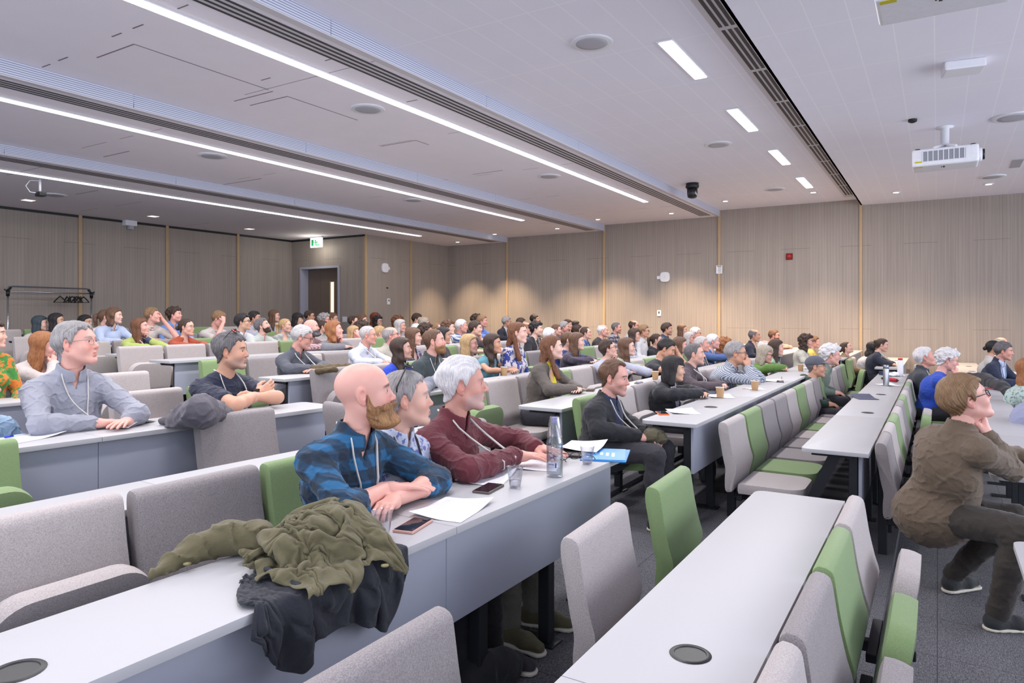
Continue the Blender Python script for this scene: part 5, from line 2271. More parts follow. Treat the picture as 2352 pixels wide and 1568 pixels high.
grey_sh = person(174, 748, 836, 4.32, 62, 'man with cropped grey hair and glasses in a grey shirt with a name badge', 'man_round', ('crop', 'grey'), 'pink',
                 top=('shirt', 'plain', (150, 152, 164)), sleeve='long', pose='desk', glasses='wire', lanyard=True, badge=True, row='D', scale=1.06, pitch=8, roll=-4, lean=6, belly=.03,
                 arms={1: (at_z(92, 975, 1.02), at_z(215, 972, 1.0), ('flat', (-.9, .5, 0), (0, 0, 1))), -1: (at_z(318, 950, 1.03), at_z(296, 966, 1.0), ('flat', (.75, .6, 0), (0, 0, 1)))})
sunman = person(530, 768, 848, 4.34, 72, 'man with red sunglasses on his grey hair and a navy tee, arms crossed', 'man_round', ('short', 'darkgrey'), 'tan',
                top=('tee', 'plain', (34, 38, 60)), sleeve='short', pose='crossed', beard=('stubble', 'silver'), lanyard=True, row='D', scale=1.06, belly=.03, hairseed=1,
                arms={1: (at_z(545, 928, 1.03), at_z(592, 906, 1.06), ('relaxed', (-.7, .1, .35), (0, 1, .2))), -1: (at_z(637, 912, 1.04), at_z(588, 912, 1.05), ('relaxed', (1, .1, -.1), (0, 1, .2)))})
blackj = person(1410, 832, 905, 2.0, 72, 'man in a black jacket over a navy shirt at the aisle, hands in his lap', 'man_lean', ('recede', 'brown'), 'pink',
                top=('jacket', 'open', (30, 30, 36), (34, 44, 74)), sleeve='long', pose='lap', stubble=.45, lanyard=True, row='B', scale=1.0, pitch=-6, legs=True, trousers=(52, 50, 56), shoes=(36, 34, 36), hairseed=3)
man0 = person(2216, 874, 962, -.06, 112, X=4.66, label='man in a brown jacket resting his chin on his hand, seen from behind', kind='man', hair=('short', 'lightbrown'), skin='pink',
              top=('jacket', 'plain', (102, 86, 70)), sleeve='long', pose='chinR', glasses='dark', row='0', scale=1.10, pitch=22, legs={1: (at_z(2352, 1222, .50), at_z(2292, 1408, .02)), -1: (at_z(2330, 1190, .48), at_z(2190, 1318, .04))},
              trousers=(56, 49, 44), shoes=(40, 42, 44), hips=at_X(2142, 1172, 4.72), belly=.012, desk_back=(.25, .74), res=(.003, .0036, .007, .004), byaw=38,
              arms={1: (at_z(2322, 1078, .735), None, None), -1: (at_z(2338, 1052, .73), at_z(2430, 1075, .72), ('flat', (.2, 1, 0), (0, 0, 1)))})

# ---- left block, behind
person(-20, 738, 800, 6.3, 80, 'person in a bright green floral shirt, half out of frame at the left', 'woman', ('short', 'darkbrown'), 'fair', top=('shirt', 'bigfloral', (58, 128, 52), (206, 116, 40)), pose='lap', row='E')
person(100, 768, 820, 6.6, 80, 'woman with long ginger blonde hair in a cream cardigan, fist on her cheek', 'woman', ('long', 'ginger'), 'pink', top=('cardigan', 'plain', (196, 184, 180)), pose='chinR', row='E', roll=8, pitch=-6, desk_back=(.30, .72))
person(-62, 840, 935, 4.45, 80, 'person in pale blue, only a sleeve in frame at the left edge', 'man', ('short', 'grey'), 'fair', top=('shirt', 'plain', (158, 186, 214)), pose='lap', row='D', scale=1.05)

P = person
# ---- row I and H by the coat rail
P(92, 727, 760, 11.55, 80, 'girl with a blue streak in her hair below the coat rail', 'woman', ('shoulder', 'bluehair'), 'pale', top=('jumper', 'plain', (206, 200, 196)), pose='lap')
P(130, 721, 754, 11.4, 72, 'girl with long black hair and glasses below the coat rail', 'woman', ('long', 'black'), 'asian', top=('cardigan', 'open', (58, 56, 62), (170, 176, 160)), glasses='wire', pose='lap', pitch=4)
P(196, 725, 757, 11.6, 58, 'girl with straight black hair in black, at the right foot of the coat rail', 'woman', ('long', 'black'), 'asian', top=('jumper', 'plain', BK), pose='lap')
P(243, 712, 746, 10.9, 85, 'person with a brown plait behind the youth in pale blue', 'woman', ('pony', 'brown'), 'fair', top=('jumper', 'plain', (210, 204, 198)), pose='lap')
P(263, 708, 743, 10.2, 72, 'youth with brown curtain hair in a pale blue shirt', 'man', ('man_long', 'brown'), 'pale', top=('shirt', 'pinstripes', (172, 188, 218), (206, 214, 232)), pose='desk', hairseed=1)
P(350, 708, 742, 10.2, 78, 'yawning youth with fair hair, hand over his face', 'man', ('short', 'lightbrown'), 'pink', top=('tee', 'plain', (202, 192, 186)), sleeve='short', pose='foreheadL', pitch=6)
P(401, 707, 740, 10.2, 70, 'youth with dark curly hair and a blue shirt before the back wall', 'man', ('curly', 'darkbrown'), 'pink', top=('shirt', 'plain', (112, 146, 206)), sleeve='half', pose='desk', stubble=.4, pitch=4)
P(502, 716, 750, 10.0, 68, 'youth in a white tee with his hand on his forehead and glasses', 'man', ('short', 'lightbrown'), 'pink', top=('tee', 'plain', (208, 200, 196)), sleeve='short', pose='foreheadR', glasses='dark', pitch=-18)
P(585, 716, 746, 10.3, 75, 'dark haired young man behind the man in glasses and a white shirt', 'man', ('short', 'black'), 'olive', top=('shirt', 'plain', (176, 176, 190)), pose='lap')
P(630, 713, 739, 11.5, 80, 'woman with long brown hair, alone before the plain back wall', 'woman', ('long', 'brown'), 'fair', top=('blouse', 'pinstripes', (176, 186, 208), (208, 212, 224)), pose='lap')
P(684, 720, 747, 11.2, 74, 'woman with straight black hair and a fringe, left of the door', 'woman', ('bob', 'black'), 'asian', top=('jumper', 'plain', (176, 178, 176)), pose='lap', pitch=-10, hairseed=5)
P(711, 714, 739, 11.4, 80, 'man in glasses in front of the open door frame', 'man', ('crop', 'darkbrown'), 'tan', top=('shirt', 'plain', (52, 50, 60)), glasses='dark', pose='lap')
P(745, 721, 748, 10.2, 80, 'man with curly grey hair and glasses in front of the door', 'man_old', ('curly', 'grey'), 'ruddy', top=('shirt', 'plain', (120, 116, 120)), glasses='dark', pose='lap')
P(764, 719, 745, 10.8, 78, 'man with thinning brown hair in front of the lit door glass', 'man', ('crop', 'brown'), 'tan', top=('shirt', 'plain', (80, 76, 80)), pose='lap', pitch=-6)
P(742, 737, 764, 9.4, 85, 'woman with dark tied hair just right of the bearded man in red check', 'woman', ('tied', 'darkbrown'), 'fair', top=('blouse', 'plain', (150, 162, 166)), pose='lap')
# ---- row G
P(322, 735, 769, 8.9, 72, 'woman in a lime green cardigan, chin on her hand', 'woman', ('shoulder', 'auburn'), 'pink', top=('cardigan', 'open', (168, 182, 96), (64, 72, 108)), pose='chinL', lanyard=True, row='G', pitch=8, desk_back=(.30, .74))
P(428, 733, 771, 8.65, 62, 'woman in an orange jumper and glasses, arms folded on the desk', 'woman', ('tied', 'darkbrown'), 'fair', top=('cardigan', 'plain', (166, 72, 44)), pose='desk', glasses='wire', row='G')
P(558, 722, 759, 8.6, 74, 'man with black hair, glasses and a white shirt, looking up', 'man', ('quiff', 'black'), 'asian', top=('shirt', 'plain', (216, 218, 226)), glasses='dark', pose='desk', pitch=6)
P(603, 733, 766, 8.2, 74, 'bearded dark haired man gazing up, in a pale grey shirt', 'man', ('short', 'darkgrey'), 'fair', top=('shirt', 'plain', (186, 190, 186)), beard=('short', 'darkbrown'), pose='desk', pitch=20, row='F')
P(655, 733, 763, 9.0, 66, 'woman with a long blonde ponytail in a grey plaid dress', 'woman', ('pony', 'blonde'), 'fair', top=('dress', 'plaid', (140, 146, 142), (184, 188, 182)), sleeve='half', pose='lap', hairseed=3)
P(715, 734, 771, 7.35, 82, 'bald man with a dark beard in a red checked shirt', 'man_round', None, 'pink', top=('shirt', 'gingham', (120, 34, 48), (214, 196, 198)), beard=('full', 'darkgrey'), pose='desk', pitch=6)
P(812, 726, 751, 10.2, 85, 'man with short dark hair and beard right of the timber corner', 'man', ('crop', 'darkbrown'), 'fair', top=('shirt', 'plain', (70, 66, 72)), beard=('short', 'darkbrown'), pose='lap', pitch=10)
P(831, 723, 750, 10.4, 80, 'brown haired woman half hidden behind the dark bearded man at the corner', 'woman', ('long', 'brown'), 'fair', top=('jumper', 'plain', (90, 80, 84)), pose='lap')
P(831, 739, 772, 8.8, 115, 'woman with dark wavy hair facing away, behind the woman in an orange tee', 'woman', ('curly_long', 'darkbrown'), 'fair', top=('jumper', 'plain', (72, 46, 54)), pose='lap')
P(862, 718, 745, 12.0, 65, 'woman with auburn hair below the router on the lobby wall', 'woman', ('long_wavy', 'red'), 'fair', top=('jumper', 'plain', (196, 190, 190)), pose='lap')
P(868, 727, 749, 11.0, 60, 'woman with dark curls and glasses below the router on the lobby wall', 'woman', ('curly_long', 'black'), 'fair', top=('jumper', 'plain', (60, 48, 52)), glasses='dark', pose='lap')
P(872, 749, 783, 8.1, 95, 'woman with blonde hair in a blue and white blouse behind the old man in white', 'woman', ('pony', 'blonde'), 'fair', top=('blouse', 'floral', (206, 208, 220), (70, 84, 150)), pose='lap')
P(812, 750, 779, 8.3, 68, 'woman in an orange tee and glasses, hand to her temple', 'woman', ('shoulder', 'blonde'), 'pink', top=('tee', 'plain', (214, 120, 84)), sleeve='short', glasses='dark', pose='foreheadR', row='F')
P(768, 739, 779, 7.1, 84, 'man with long wavy fair hair in a grey polo neck, hand at his jaw', 'man', ('man_long', 'ginger'), 'pink', top=('jumper', 'plain', (124, 124, 130)), pose='chinL', pitch=10, row='F', hairseed=2)
P(919, 735, 763, 8.7, 74, 'woman with long grey hair and glasses before the lobby wall', 'woman_old', ('shoulder', 'silver'), 'pink', top=('jumper', 'plain', (160, 158, 164)), glasses='wire', pose='lap')
P(914, 727, 753, 10.4, 95, 'person with brown wavy hair behind the long grey haired woman', 'woman', ('curly_long', 'auburn'), 'fair', top=('jumper', 'plain', (80, 66, 70)), pose='lap')
P(958, 721, 747, 10.2, 74, 'man with dark brown hair below the second lobby wall trim', 'man', ('short', 'darkbrown'), 'fair', top=('shirt', 'plain', (120, 112, 116)), pose='lap', pitch=-8)
P(974, 730, 757, 9.5, 105, 'woman with ash blonde hair facing away near the lobby wall', 'woman', ('shoulder', 'greyblond'), 'fair', top=('jumper', 'plain', (120, 116, 124)), pose='lap')
P(957, 745, 774, 8.6, 110, 'person with white blonde hair behind the woman in a headband', 'woman_old', ('short', 'white'), 'fair', top=('jumper', 'plain', (150, 148, 156)), pose='lap')
P(1003, 743, 770, 8.6, 80, 'man with fair receding hair behind the man in the dark green polo', 'man_old', ('recede', 'lightbrown'), 'pink', top=('shirt', 'plain', (140, 136, 142)), pose='lap')
# ---- row F and E
P(978, 744, 778, 7.35, 95, 'man with thick dark curls between the headband woman and the green polo', 'man', ('curly', 'darkbrown'), 'tan', top=('jumper', 'plain', (62, 50, 50)), pose='lap')
P(1030, 737, 768, 7.35, 82, 'young man with curly brown hair and glasses in a white tee', 'man', ('curly', 'brown'), 'pale', top=('tee', 'plain', (214, 210, 210)), sleeve='short', glasses='wire', pose='lap', lanyard=(60, 60, 66))
P(1060, 735, 764, 7.35, 88, 'white haired man in a striped blue jumper', 'man_old', ('short', 'white'), 'ruddy', top=('jumper', 'stripes', (64, 92, 150), (196, 204, 216)), pose='desk')
P(1092, 739, 770, 6.1, 84, 'young man with dark hair resting his jaw on his fist', 'man', ('short', 'darkbrown'), 'fair', top=('tee', 'plain', (90, 84, 90)), sleeve='short', pose='chinL', row='E')
P(1095, 723, 749, 9.0, 85, 'person with dark curls behind the man in the bright blue shirt', 'man', ('curly', 'darkbrown'), 'tan', top=('jumper', 'plain', (60, 56, 64)), pose='lap')
P(1108, 725, 751, 8.0, 76, 'man with light brown hair in a bright blue shirt by the side wall', 'man', ('short', 'lightbrown'), 'ruddy', top=('shirt', 'plain', (108, 140, 214)), pose='desk', row='F')
P(1164, 728, 751, 8.6, 92, 'man with grey hair and glasses in a dark suit by the side wall', 'man_old', ('short', 'grey'), 'tan', top=('suit_jacket', 'open', (40, 42, 56), (200, 204, 214)), glasses='wire', pose='lap')
P(1197, 731, 755, 8.0, 95, 'dark haired person low behind the woman in the patterned dress', 'woman', ('short', 'darkbrown'), 'fair', top=('jumper', 'plain', (80, 70, 74)), pose='lap')
P(1208, 740, 768, 6.6, 90, 'balding man in a bright blue top right of the patterned dress', 'man_old', ('fringe', 'lightbrown'), 'ruddy', top=('jumper', 'plain', (62, 122, 176)), pose='lap', row='E')
P(1228, 723, 745, 8.6, 86, 'dark bearded man against the side wall above the moustached man', 'man', ('short', 'black'), 'olive', top=('shirt', 'plain', (64, 62, 70)), beard=('stubble', 'black'), pose='lap')
P(1232, 740, 771, 5.75, 80, 'man with dark curls and a moustache in a black tee', 'man', ('curly', 'black'), 'pale', top=('tee', 'plain', (36, 36, 44)), sleeve='short', pose='lap', stubble=.35, lanyard=True)
P(1262, 755, 786, 5.1, 118, 'white haired man facing away, left of the woman in yellow', 'man_old', ('short', 'white'), 'pink', top=('jumper', 'plain', (100, 96, 104)), pose='lap')
P(1278, 746, 770, 6.4, 88, 'young woman with brown hair behind the grey man in glasses', 'woman', ('tied', 'brown'), 'fair', top=('jumper', 'plain', (90, 84, 92)), pose='lap')
P(1296, 739, 764, 6.4, 84, 'man with short grey hair and rosy face, glasses, before the side wall', 'man_round', ('short', 'grey'), 'ruddy', top=('shirt', 'plain', (96, 90, 96)), glasses='wire', pose='lap')
P(1304, 735, 758, 7.3, 75, 'woman with dark brown hair above the rosy grey haired man', 'woman', ('long', 'darkbrown'), 'fair', top=('jumper', 'plain', (76, 66, 70)), pose='lap')
P(1322, 738, 760, 7.3, 100, 'woman with black hair facing away below the side wall trim', 'woman', ('long', 'black'), 'olive', top=('jumper', 'plain', (56, 50, 56)), pose='lap')
P(1326, 747, 772, 6.4, 96, 'woman with dark brown hair just left of the man in denim blue', 'woman', ('shoulder', 'darkbrown'), 'fair', top=('jumper', 'plain', (70, 60, 66)), pose='lap')
P(1346, 752, 779, 5.72, 84, 'balding man with glasses in a denim blue shirt', 'man_lean', ('recede', 'darkbrown'), 'fair', top=('shirt', 'plain', (92, 116, 168)), glasses='wire', pose='lap', pitch=6, lanyard=(50, 50, 60))
P(1385, 746, 774, 5.6, 84, 'old bald man with white side hair in a dark cardigan', 'man_old', ('fringe', 'white'), 'pink', top=('cardigan', 'open', (52, 46, 48), (150, 146, 150)), pose='lap')
P(1416, 741, 766, 5.72, 84, 'bald man with a goatee in a checked shirt', 'man', ('buzz', 'darkgrey'), 'ruddy', top=('shirt', 'plaid', (58, 60, 84), (176, 168, 170)), beard=('stubble', 'brown'), pose='lap')
P(1456, 736, 761, 5.72, 86, 'man with a bald crown, dark sides and glasses by the side wall', 'man', ('fringe', 'darkbrown'), 'ruddy', top=('shirt', 'plain', (180, 184, 198)), glasses='dark', pose='lap')
P(1567, 747, 768, 4.8, 88, 'woman with straight brown hair and glasses, nearest the notice on the wall', 'woman', ('shoulder', 'brown'), 'fair', top=('jumper', 'plain', (78, 72, 76)), glasses='dark', pose='lap')
# ---- row D
P(922, 780, 826, 4.55, 84, 'woman with long dark hair in a bright blue dress, looking up', 'woman', ('long_wavy', 'darkbrown'), 'fair', top=('dress', 'plain', (44, 74, 196)), sleeve='short', pose='lap', row='D', pitch=8)
P(845, 750, 791, 5.75, 80, 'old man with white hair and glasses in a white shirt', 'man_old', ('thin', 'silver'), 'ruddy', top=('shirt', 'pinstripes', (200, 206, 222), (224, 226, 234)), glasses='wire', pose='desk', lanyard=True)
P(898, 751, 791, 5.8, 88, 'old bald man with grey sides and glasses in a beige shirt', 'man_old', ('fringe', 'grey'), 'ruddy', top=('shirt', 'pinstripes', (178, 172, 160), (206, 200, 188)), glasses='dark', pose='lap', pitch=10)
P(694, 750, 801, 5.55, 82, 'man with grey hair and glasses in a dark grey jumper, looking down', 'man_old', ('short', 'silver'), 'ruddy', top=('jumper', 'plain', (82, 84, 94)), glasses='dark', pose='desk', pitch=-14, lanyard=True, collar='shirt', stubble=.3, row='E')
P(950, 755, 794, 5.75, 82, 'woman with a pale headband and brown hair in a purple floral dress', 'woman', ('long', 'brown'), 'fair', top=('dress', 'floral', (66, 54, 86), (168, 158, 186)), pose='lap', lanyard=True)
P(997, 757, 813, 4.28, 84, 'young man with a ginger beard in a dark green polo shirt', 'man', ('buzz', 'brown'), 'pink', top=('polo_shirt', 'plain', (58, 68, 72)), sleeve='short', beard=('short', 'beardred'), pose='lap', lanyard=True, pitch=6)
P(1018, 754, 790, 5.6, 88, 'woman with black hair hidden behind the man in the dark green polo', 'woman', ('long', 'black'), 'olive', top=('jumper', 'plain', (58, 52, 62)), pose='lap')
P(1078, 772, 811, 4.6, 76, 'woman with shoulder length blonde hair and round glasses', 'woman', ('shoulder', 'blonde'), 'pink', top=('jumper', 'plain', (176, 178, 164)), sleeve='long', glasses='wire', pose='lap', row='D', pitch=4)
P(1132, 769, 812, 4.3, 76, 'woman with long dark hair in a sleeveless teal top', 'woman', ('long_wavy', 'darkbrown'), 'tan', top=('tee', 'plain', (92, 146, 160)), sleeve='none', pose='desk', pitch=4, hairseed=4)
P(1190, 741, 788, 4.15, 78, 'tall woman with wavy brown hair in a white dress with blue flowers', 'woman', ('half_up', 'auburn'), 'pale', top=('dress', 'bigfloral', (206, 198, 200), (46, 62, 140)), pose='lap', lanyard=None, collar='vneck')
P(1325, 766, 804, 4.25, 82, 'woman with long straight brown hair in a dark plaid top', 'woman', ('long', 'brown'), 'pale', top=('shirt', 'plaid', (52, 46, 62), (84, 72, 92)), pose='desk', hairseed=3)
P(1306, 763, 800, 4.5, 86, 'woman in a blue ribbed jumper beside the long haired one', 'woman', ('tied', 'brown'), 'fair', top=('jumper', 'pinstripes', (40, 62, 132), (62, 86, 160)), pose='desk', row='D')
P(1457, 756, 784, 4.5, 84, 'person with chin length dark waves and glasses, sitting tall in a grey shirt', 'woman', ('shoulder', 'darkbrown'), 'fair', top=('shirt', 'pinstripes', (170, 172, 188), (196, 198, 208)), glasses='wire', pose='lap', lanyard=(70, 70, 80), row='D')
P(1479, 747, 775, 4.4, 82, 'young man with light brown hair, glasses and a moustache in white', 'man', ('short', 'lightbrown'), 'tan', top=('shirt', 'plain', (214, 212, 214)), glasses='dark', pose='lap', row='D', stubble=.3)
P(1508, 767, 796, 4.28, 86, 'woman with a dark ponytail in a black top', 'woman', ('pony', 'darkbrown'), 'fair', top=('hoodie', 'plain', (36, 38, 46)), pose='lap')
P(1532, 743, 770, 4.35, 84, 'man with dark swept hair in a navy shirt before the side wall', 'man', ('quiff', 'darkbrown'), 'tan', top=('shirt', 'plain', (46, 58, 90)), pose='lap', stubble=.5)
P(1583, 764, 789, 4.28, 82, 'woman with bobbed grey hair and glasses in the far rows', 'woman_old', ('bob', 'silver'), 'pink', top=('jumper', 'plain', (176, 180, 188)), glasses='dark', pose='lap')
P(1598, 753, 779, 4.5, 84, 'white haired woman with glasses behind the bobbed grey haired one', 'woman_old', ('short', 'white'), 'pink', top=('jumper', 'plain', (150, 150, 160)), glasses='dark', pose='lap')
# ---- row C
P(1268, 772, 826, 3.02, 92, 'woman with long auburn hair in a bright yellow top and grey cardigan', 'woman', ('half_up', 'auburn'), 'pale', top=('cardigan', 'open', (98, 90, 84), (222, 208, 40)), pose='desk', row='C', pitch=4, hairseed=1)
P(1397, 782, 822, 3.35, 92, 'person with an undercut and glasses in a pale grey shirt, chin on hand', 'man_lean', ('short', 'darkbrown'), 'fair', top=('sweatshirt', 'plain', (176, 178, 196)), glasses='dark', pose='chinL', pitch=14, row='C', hairseed=4)
P(1440, 778, 818, 3.3, 86, 'woman with long brown hair and glasses in a sage green shirt', 'woman', ('long_wavy', 'brown'), 'pale', top=('shirt', 'open', (164, 174, 150), (40, 40, 44)), sleeve='rolled', glasses='wire', pose='desk', row='C', pitch=4)
P(1530, 779, 824, 2.9, 80, 'young man in a black tee looking down, hand raised to his brow', 'man', ('crop', 'black'), 'tan', top=('tee', 'plain', (40, 42, 50)), sleeve='short', pose='foreheadL', pitch=-22, row='C')
P(1562, 776, 812, 3.3, 92, 'woman with brown hair behind the raised hand of the man in black', 'woman', ('long', 'brown'), 'pink', top=('jumper', 'plain', (60, 56, 62)), pose='lap', row='C')
P(1612, 774, 809, 3.02, 84, 'older man with short grey hair in a navy jacket', 'man_old', ('crop', 'silver'), 'ruddy', top=('jacket', 'plain', (42, 46, 66)), pose='lap', lanyard=True, pitch=4)
P(1638, 769, 801, 3.1, 88, 'woman with swept white hair in a blue cardigan', 'woman_old', ('short', 'white'), 'pink', top=('cardigan', 'open', (72, 98, 152), (196, 200, 214)), pose='desk')
P(1664, 778, 812, 3.0, 125, 'person with frizzy ginger hair facing away', 'woman', ('curly_long', 'ginger'), 'pink', top=('jumper', 'plain', (120, 96, 84)), pose='lap')
P(1733, 757, 785, 3.05, 84, 'bald man in a dark suit by the side wall', 'man_old', ('fringe', 'darkgrey'), 'olive', top=('suit_jacket', 'open', (38, 40, 58), (216, 180, 160)), pose='lap')
P(1778, 758, 784, 3.02, 84, 'bearded man with glasses by the side wall, hand at his mouth', 'man', ('crop', 'brown'), 'ruddy', top=('tee', 'plain', (150, 120, 110)), sleeve='short', beard=('short', 'brown'), glasses='dark', pose='chinL')
# ---- row B
P(1547, 822, 874, 2.05, 94, 'woman with a black bob in a black blazer and striped blouse', 'woman', ('bob', 'black'), 'asian', top=('suit_jacket', 'open', (32, 32, 40), (196, 200, 214)), pose='desk', row='B', pitch=-4)
P(1595, 790, 838, 2.1, 88, 'man with a shaven head in a brown shirt, arms on the desk', 'man_lean', ('buzz', 'darkgrey'), 'fair', top=('shirt', 'plain', (84, 72, 78)), pose='desk', stubble=.35, lanyard=True, row='B', pitch=4)
P(1690, 786, 838, 1.92, 92, 'man in a black and white gingham shirt, clasped hands at his mouth', 'man_old', ('crop', 'grey'), 'tan', top=('shirt', 'gingham', (34, 44, 62), (206, 212, 226)), glasses='dark', pose='clasp', row='B', lean=26)
P(1757, 782, 814, 2.35, 86, 'old bald man with glasses behind the woman in olive green', 'man_old', ('fringe', 'white'), 'pink', top=('shirt', 'plain', (120, 118, 124)), glasses='wire', pose='lap', row='B')
P(1757, 795, 833, 2.0, 86, 'woman with grey blond bobbed hair and black glasses in olive green', 'woman_old', ('bob', 'greyblond'), 'pink', top=('cardigan', 'open', (92, 128, 56), (96, 76, 64)), glasses='thick', pose='desk', row='B', pitch=-10)
P(1783, 782, 817, 2.05, 96, 'woman with dark shoulder length hair in a pale green shirt', 'woman', ('shoulder', 'darkbrown'), 'fair', top=('shirt', 'plain', (160, 192, 164)), pose='lap', row='B')
P(1852, 770, 800, 2.0, 86, 'woman with dark curly hair in a cream cardigan near the side wall', 'woman', ('curly_long', 'darkbrown'), 'pink', top=('cardigan', 'plain', (196, 192, 180)), pose='lap', row='B')
P(1870, 773, 799, 2.2, 92, 'woman with short brown hair in yellow behind the curly haired one', 'woman', ('short', 'brown'), 'pink', top=('jumper', 'plain', (184, 168, 88)), glasses='wire', pose='lap', row='B')
# ---- row A
capm = P(1874, 822, 864, 1.28, 88, 'man in a grey cap and dark green hoodie', 'man_lean', ('buzz', 'darkgrey'), 'tan', top=('hoodie', 'plain', (42, 62, 52)), pose='lap', glasses='wire', stubble=.4, row='A', lean=24, scale=1.02)
P(1908, 795, 836, 1.18, 98, 'old man with tousled white hair in a grey green coat', 'man_old', ('curly', 'white'), 'pink', top=('coat', 'plain', (112, 126, 116)), pose='lap', glasses='wire', row='A', lean=28, pitch=-4, scale=1.04)
P(1944, 786, 813, 1.42, 88, 'woman looking up in a brown coat and pink scarf', 'woman', ('tied', 'darkbrown'), 'fair', top=('coat', 'open', (150, 122, 92), (200, 150, 150)), pose='lap', pitch=22, row='A')
P(2005, 787, 816, 1.0, 92, 'girl with long black hair in a white tee', 'woman', ('long_wavy', 'black'), 'tan', top=('tee', 'plain', (206, 204, 208)), sleeve='short', pose='desk', pitch=-12, row='A', lean=20)
P(2026, 778, 807, .84, 88, 'girl with a tight dark bun in a navy cardigan', 'woman', ('bun', 'darkbrown'), 'fair', top=('cardigan', 'open', (36, 40, 58), (190, 196, 210)), pose='desk', pitch=-10, row='A', lanyard=True)
# ---- row 0 and beyond
P(2124, 801, 841, .16, 96, X=10.6, label='man with shaggy white hair in a charcoal jacket, arms folded', kind='man_old', hair=('short', 'white'), skin='ruddy', top=('jacket', 'plain', (52, 56, 64)), pose='crossed', pitch=14, row='0', lanyard=True, hairseed=3, scale=1.04)
P(2176, 803, 851, -.02, 98, X=9.8, label='man with fluffy white hair in a royal blue jumper, hand at his chin', kind='man_old', hair=('curly', 'white'), skin='pink', top=('jumper', 'plain', (34, 72, 176)), pose='chinR', row='0', pitch=-12, glasses='wire', scale=1.02, desk_back=(.18, .74))
P(2300, 775, 803, -1.02, 92, X=15.5, label='bald man in white behind the man in the navy suit', kind='man_old', hair=('fringe', 'grey'), skin='pink', top=('shirt', 'plain', (206, 206, 210)), pose='lap', row='0')
P(2282, 786, 812, -.78, 95, X=13.0, label='dark haired person in a pale top at the far right', kind='woman', hair=('tied', 'black'), skin='tan', top=('jumper', 'plain', (200, 196, 192)), pose='lap', row='0')
P(2305, 787, 826, -.86, 88, X=11.9, label='man with grey hair in a navy suit and tie at the far right', kind='man_old', hair=('short', 'darkgrey'), skin='ruddy', top=('suit_jacket', 'open', (32, 40, 66), (186, 196, 220)), pose='desk', pitch=-6, lanyard=(150, 170, 200), row='0', badge=True, desk_back=(.3, .72), byaw=-25)
P(2366, 826, 880, -1.02, 96, X=9.3, label='woman with ginger hair at the right edge, cut by the frame', kind='woman', hair=('long', 'ginger'), skin='pink', top=('blouse', 'floral', (180, 196, 190), (110, 140, 140)), pose='lap', row='0')
P(2405, 850, 925, -1.0, 95, X=7.6, label='person in a pale violet shirt, only an arm in frame at the right', kind='man', hair=('short', 'brown'), skin='fair', top=('shirt', 'plain', (150, 154, 184)), pose='desk', row='0', desk_back=(.25, .74))


# ---- things people wear that need their own shapes
def wear(info, name, vf, mat, attrs=None):
    V, F_ = vf
    m2 = to_mesh(name, [(V @ info['RHl'].T * info['s'] + info['HCl'], F_, V)], 'hp')
    m2.materials.append(mat)
    o = link(name, m2, None, info['root'])
    if attrs:
        o['c1'] = o['c2'] = [float(c) for c in srgb(*attrs)]
    return o


def cap_mesh():
    F = Field()
    F.ell((0, -.012, .046), (.094, .116, .096), .02)
    br = Field()
    xs, ys, zs = axes((-.11, -.14, -.01), (.11, .21, .16), .005)
    D = F.grid(xs, ys, zs)
    x, y, z = xs.astype(f32)[:, None, None], ys.astype(f32)[None, :, None], zs.astype(f32)[None, None, :]
    D = smax(D, .038 - z - .10 * np.maximum(-y - .02, 0), .008)
    bill = np.maximum(ell_d(x, y, z, (0, .085, .055), (.080, .105, .2)), np.abs(z - .066 + .22 * np.maximum(y - .09, 0) + 2.2 * x * x) - .0045)
    D = smin(D, smax(bill, .05 - y, .01), .006)
    return nets(D, xs, ys, zs)


wear(capm, 'cap', cap_mesh(), MCLOTH['plain'], (84, 86, 98))


def shades_on_head(info, tilt, lens, frame, z0):
    root = info['root']
    M_ = info['MH'] @ Matrix.Translation((0, -.045 + .02, z0)) @ Matrix.Rotation(math.radians(tilt), 4, 'X')
    o = link('sunglasses', GL['thick'].copy(), None, root)
    o.data.materials.clear()
    o.data.materials.append(frame)
    o.matrix_local = M_
    mb = MB()
    for s_ in (-1, 1):
        mb.lathe([(.001, .0), (.012, .002), (.021, .0)], n=18, mat=Matrix.Translation((s_ * .032, .100, .004)) @ Matrix.Rotation(-math.pi / 2, 4, 'X'))
    lo = mb.build('lens', lens, o, True)
    return o


redlens = plain('red_lens', srgb(206, 52, 26), .08, .3)
darklens = plain('dark_lens', srgb(40, 36, 44), .08)
shades_on_head(sunman, 52, redlens, plain('shade_frame', srgb(30, 26, 28), .3), .062)
shades_on_head(sung, 62, darklens, M['black'], .058)


def headband(label):
    for o in bpy.data.objects:
        if o.get('label') == label:
            return o


hb_root = headband('woman with a pale headband and brown hair in a purple floral dress')
eye_o = [c for c in hb_root.children if c.name.startswith('eye')][0]
mb = MB()
pts = []
for k in range(17):
    q = math.pi * (k / 16)
    pts.append((.098 * math.cos(q), .012 + .012 * math.sin(q), .008 + .128 * math.sin(q)))
mb.tube(pts, .013, 8, flat=.5)
ho = mb.build('headband', plain('headband_cloth', srgb(206, 206, 214), .8), hb_root, True)
ho.matrix_local = eye_o.matrix_local @ Matrix.Translation((.031, -.0800, -.0085)) if eye_o.matrix_local.translation.x < 0 else eye_o.matrix_local @ Matrix.Translation((-.031, -.0800, -.0085))


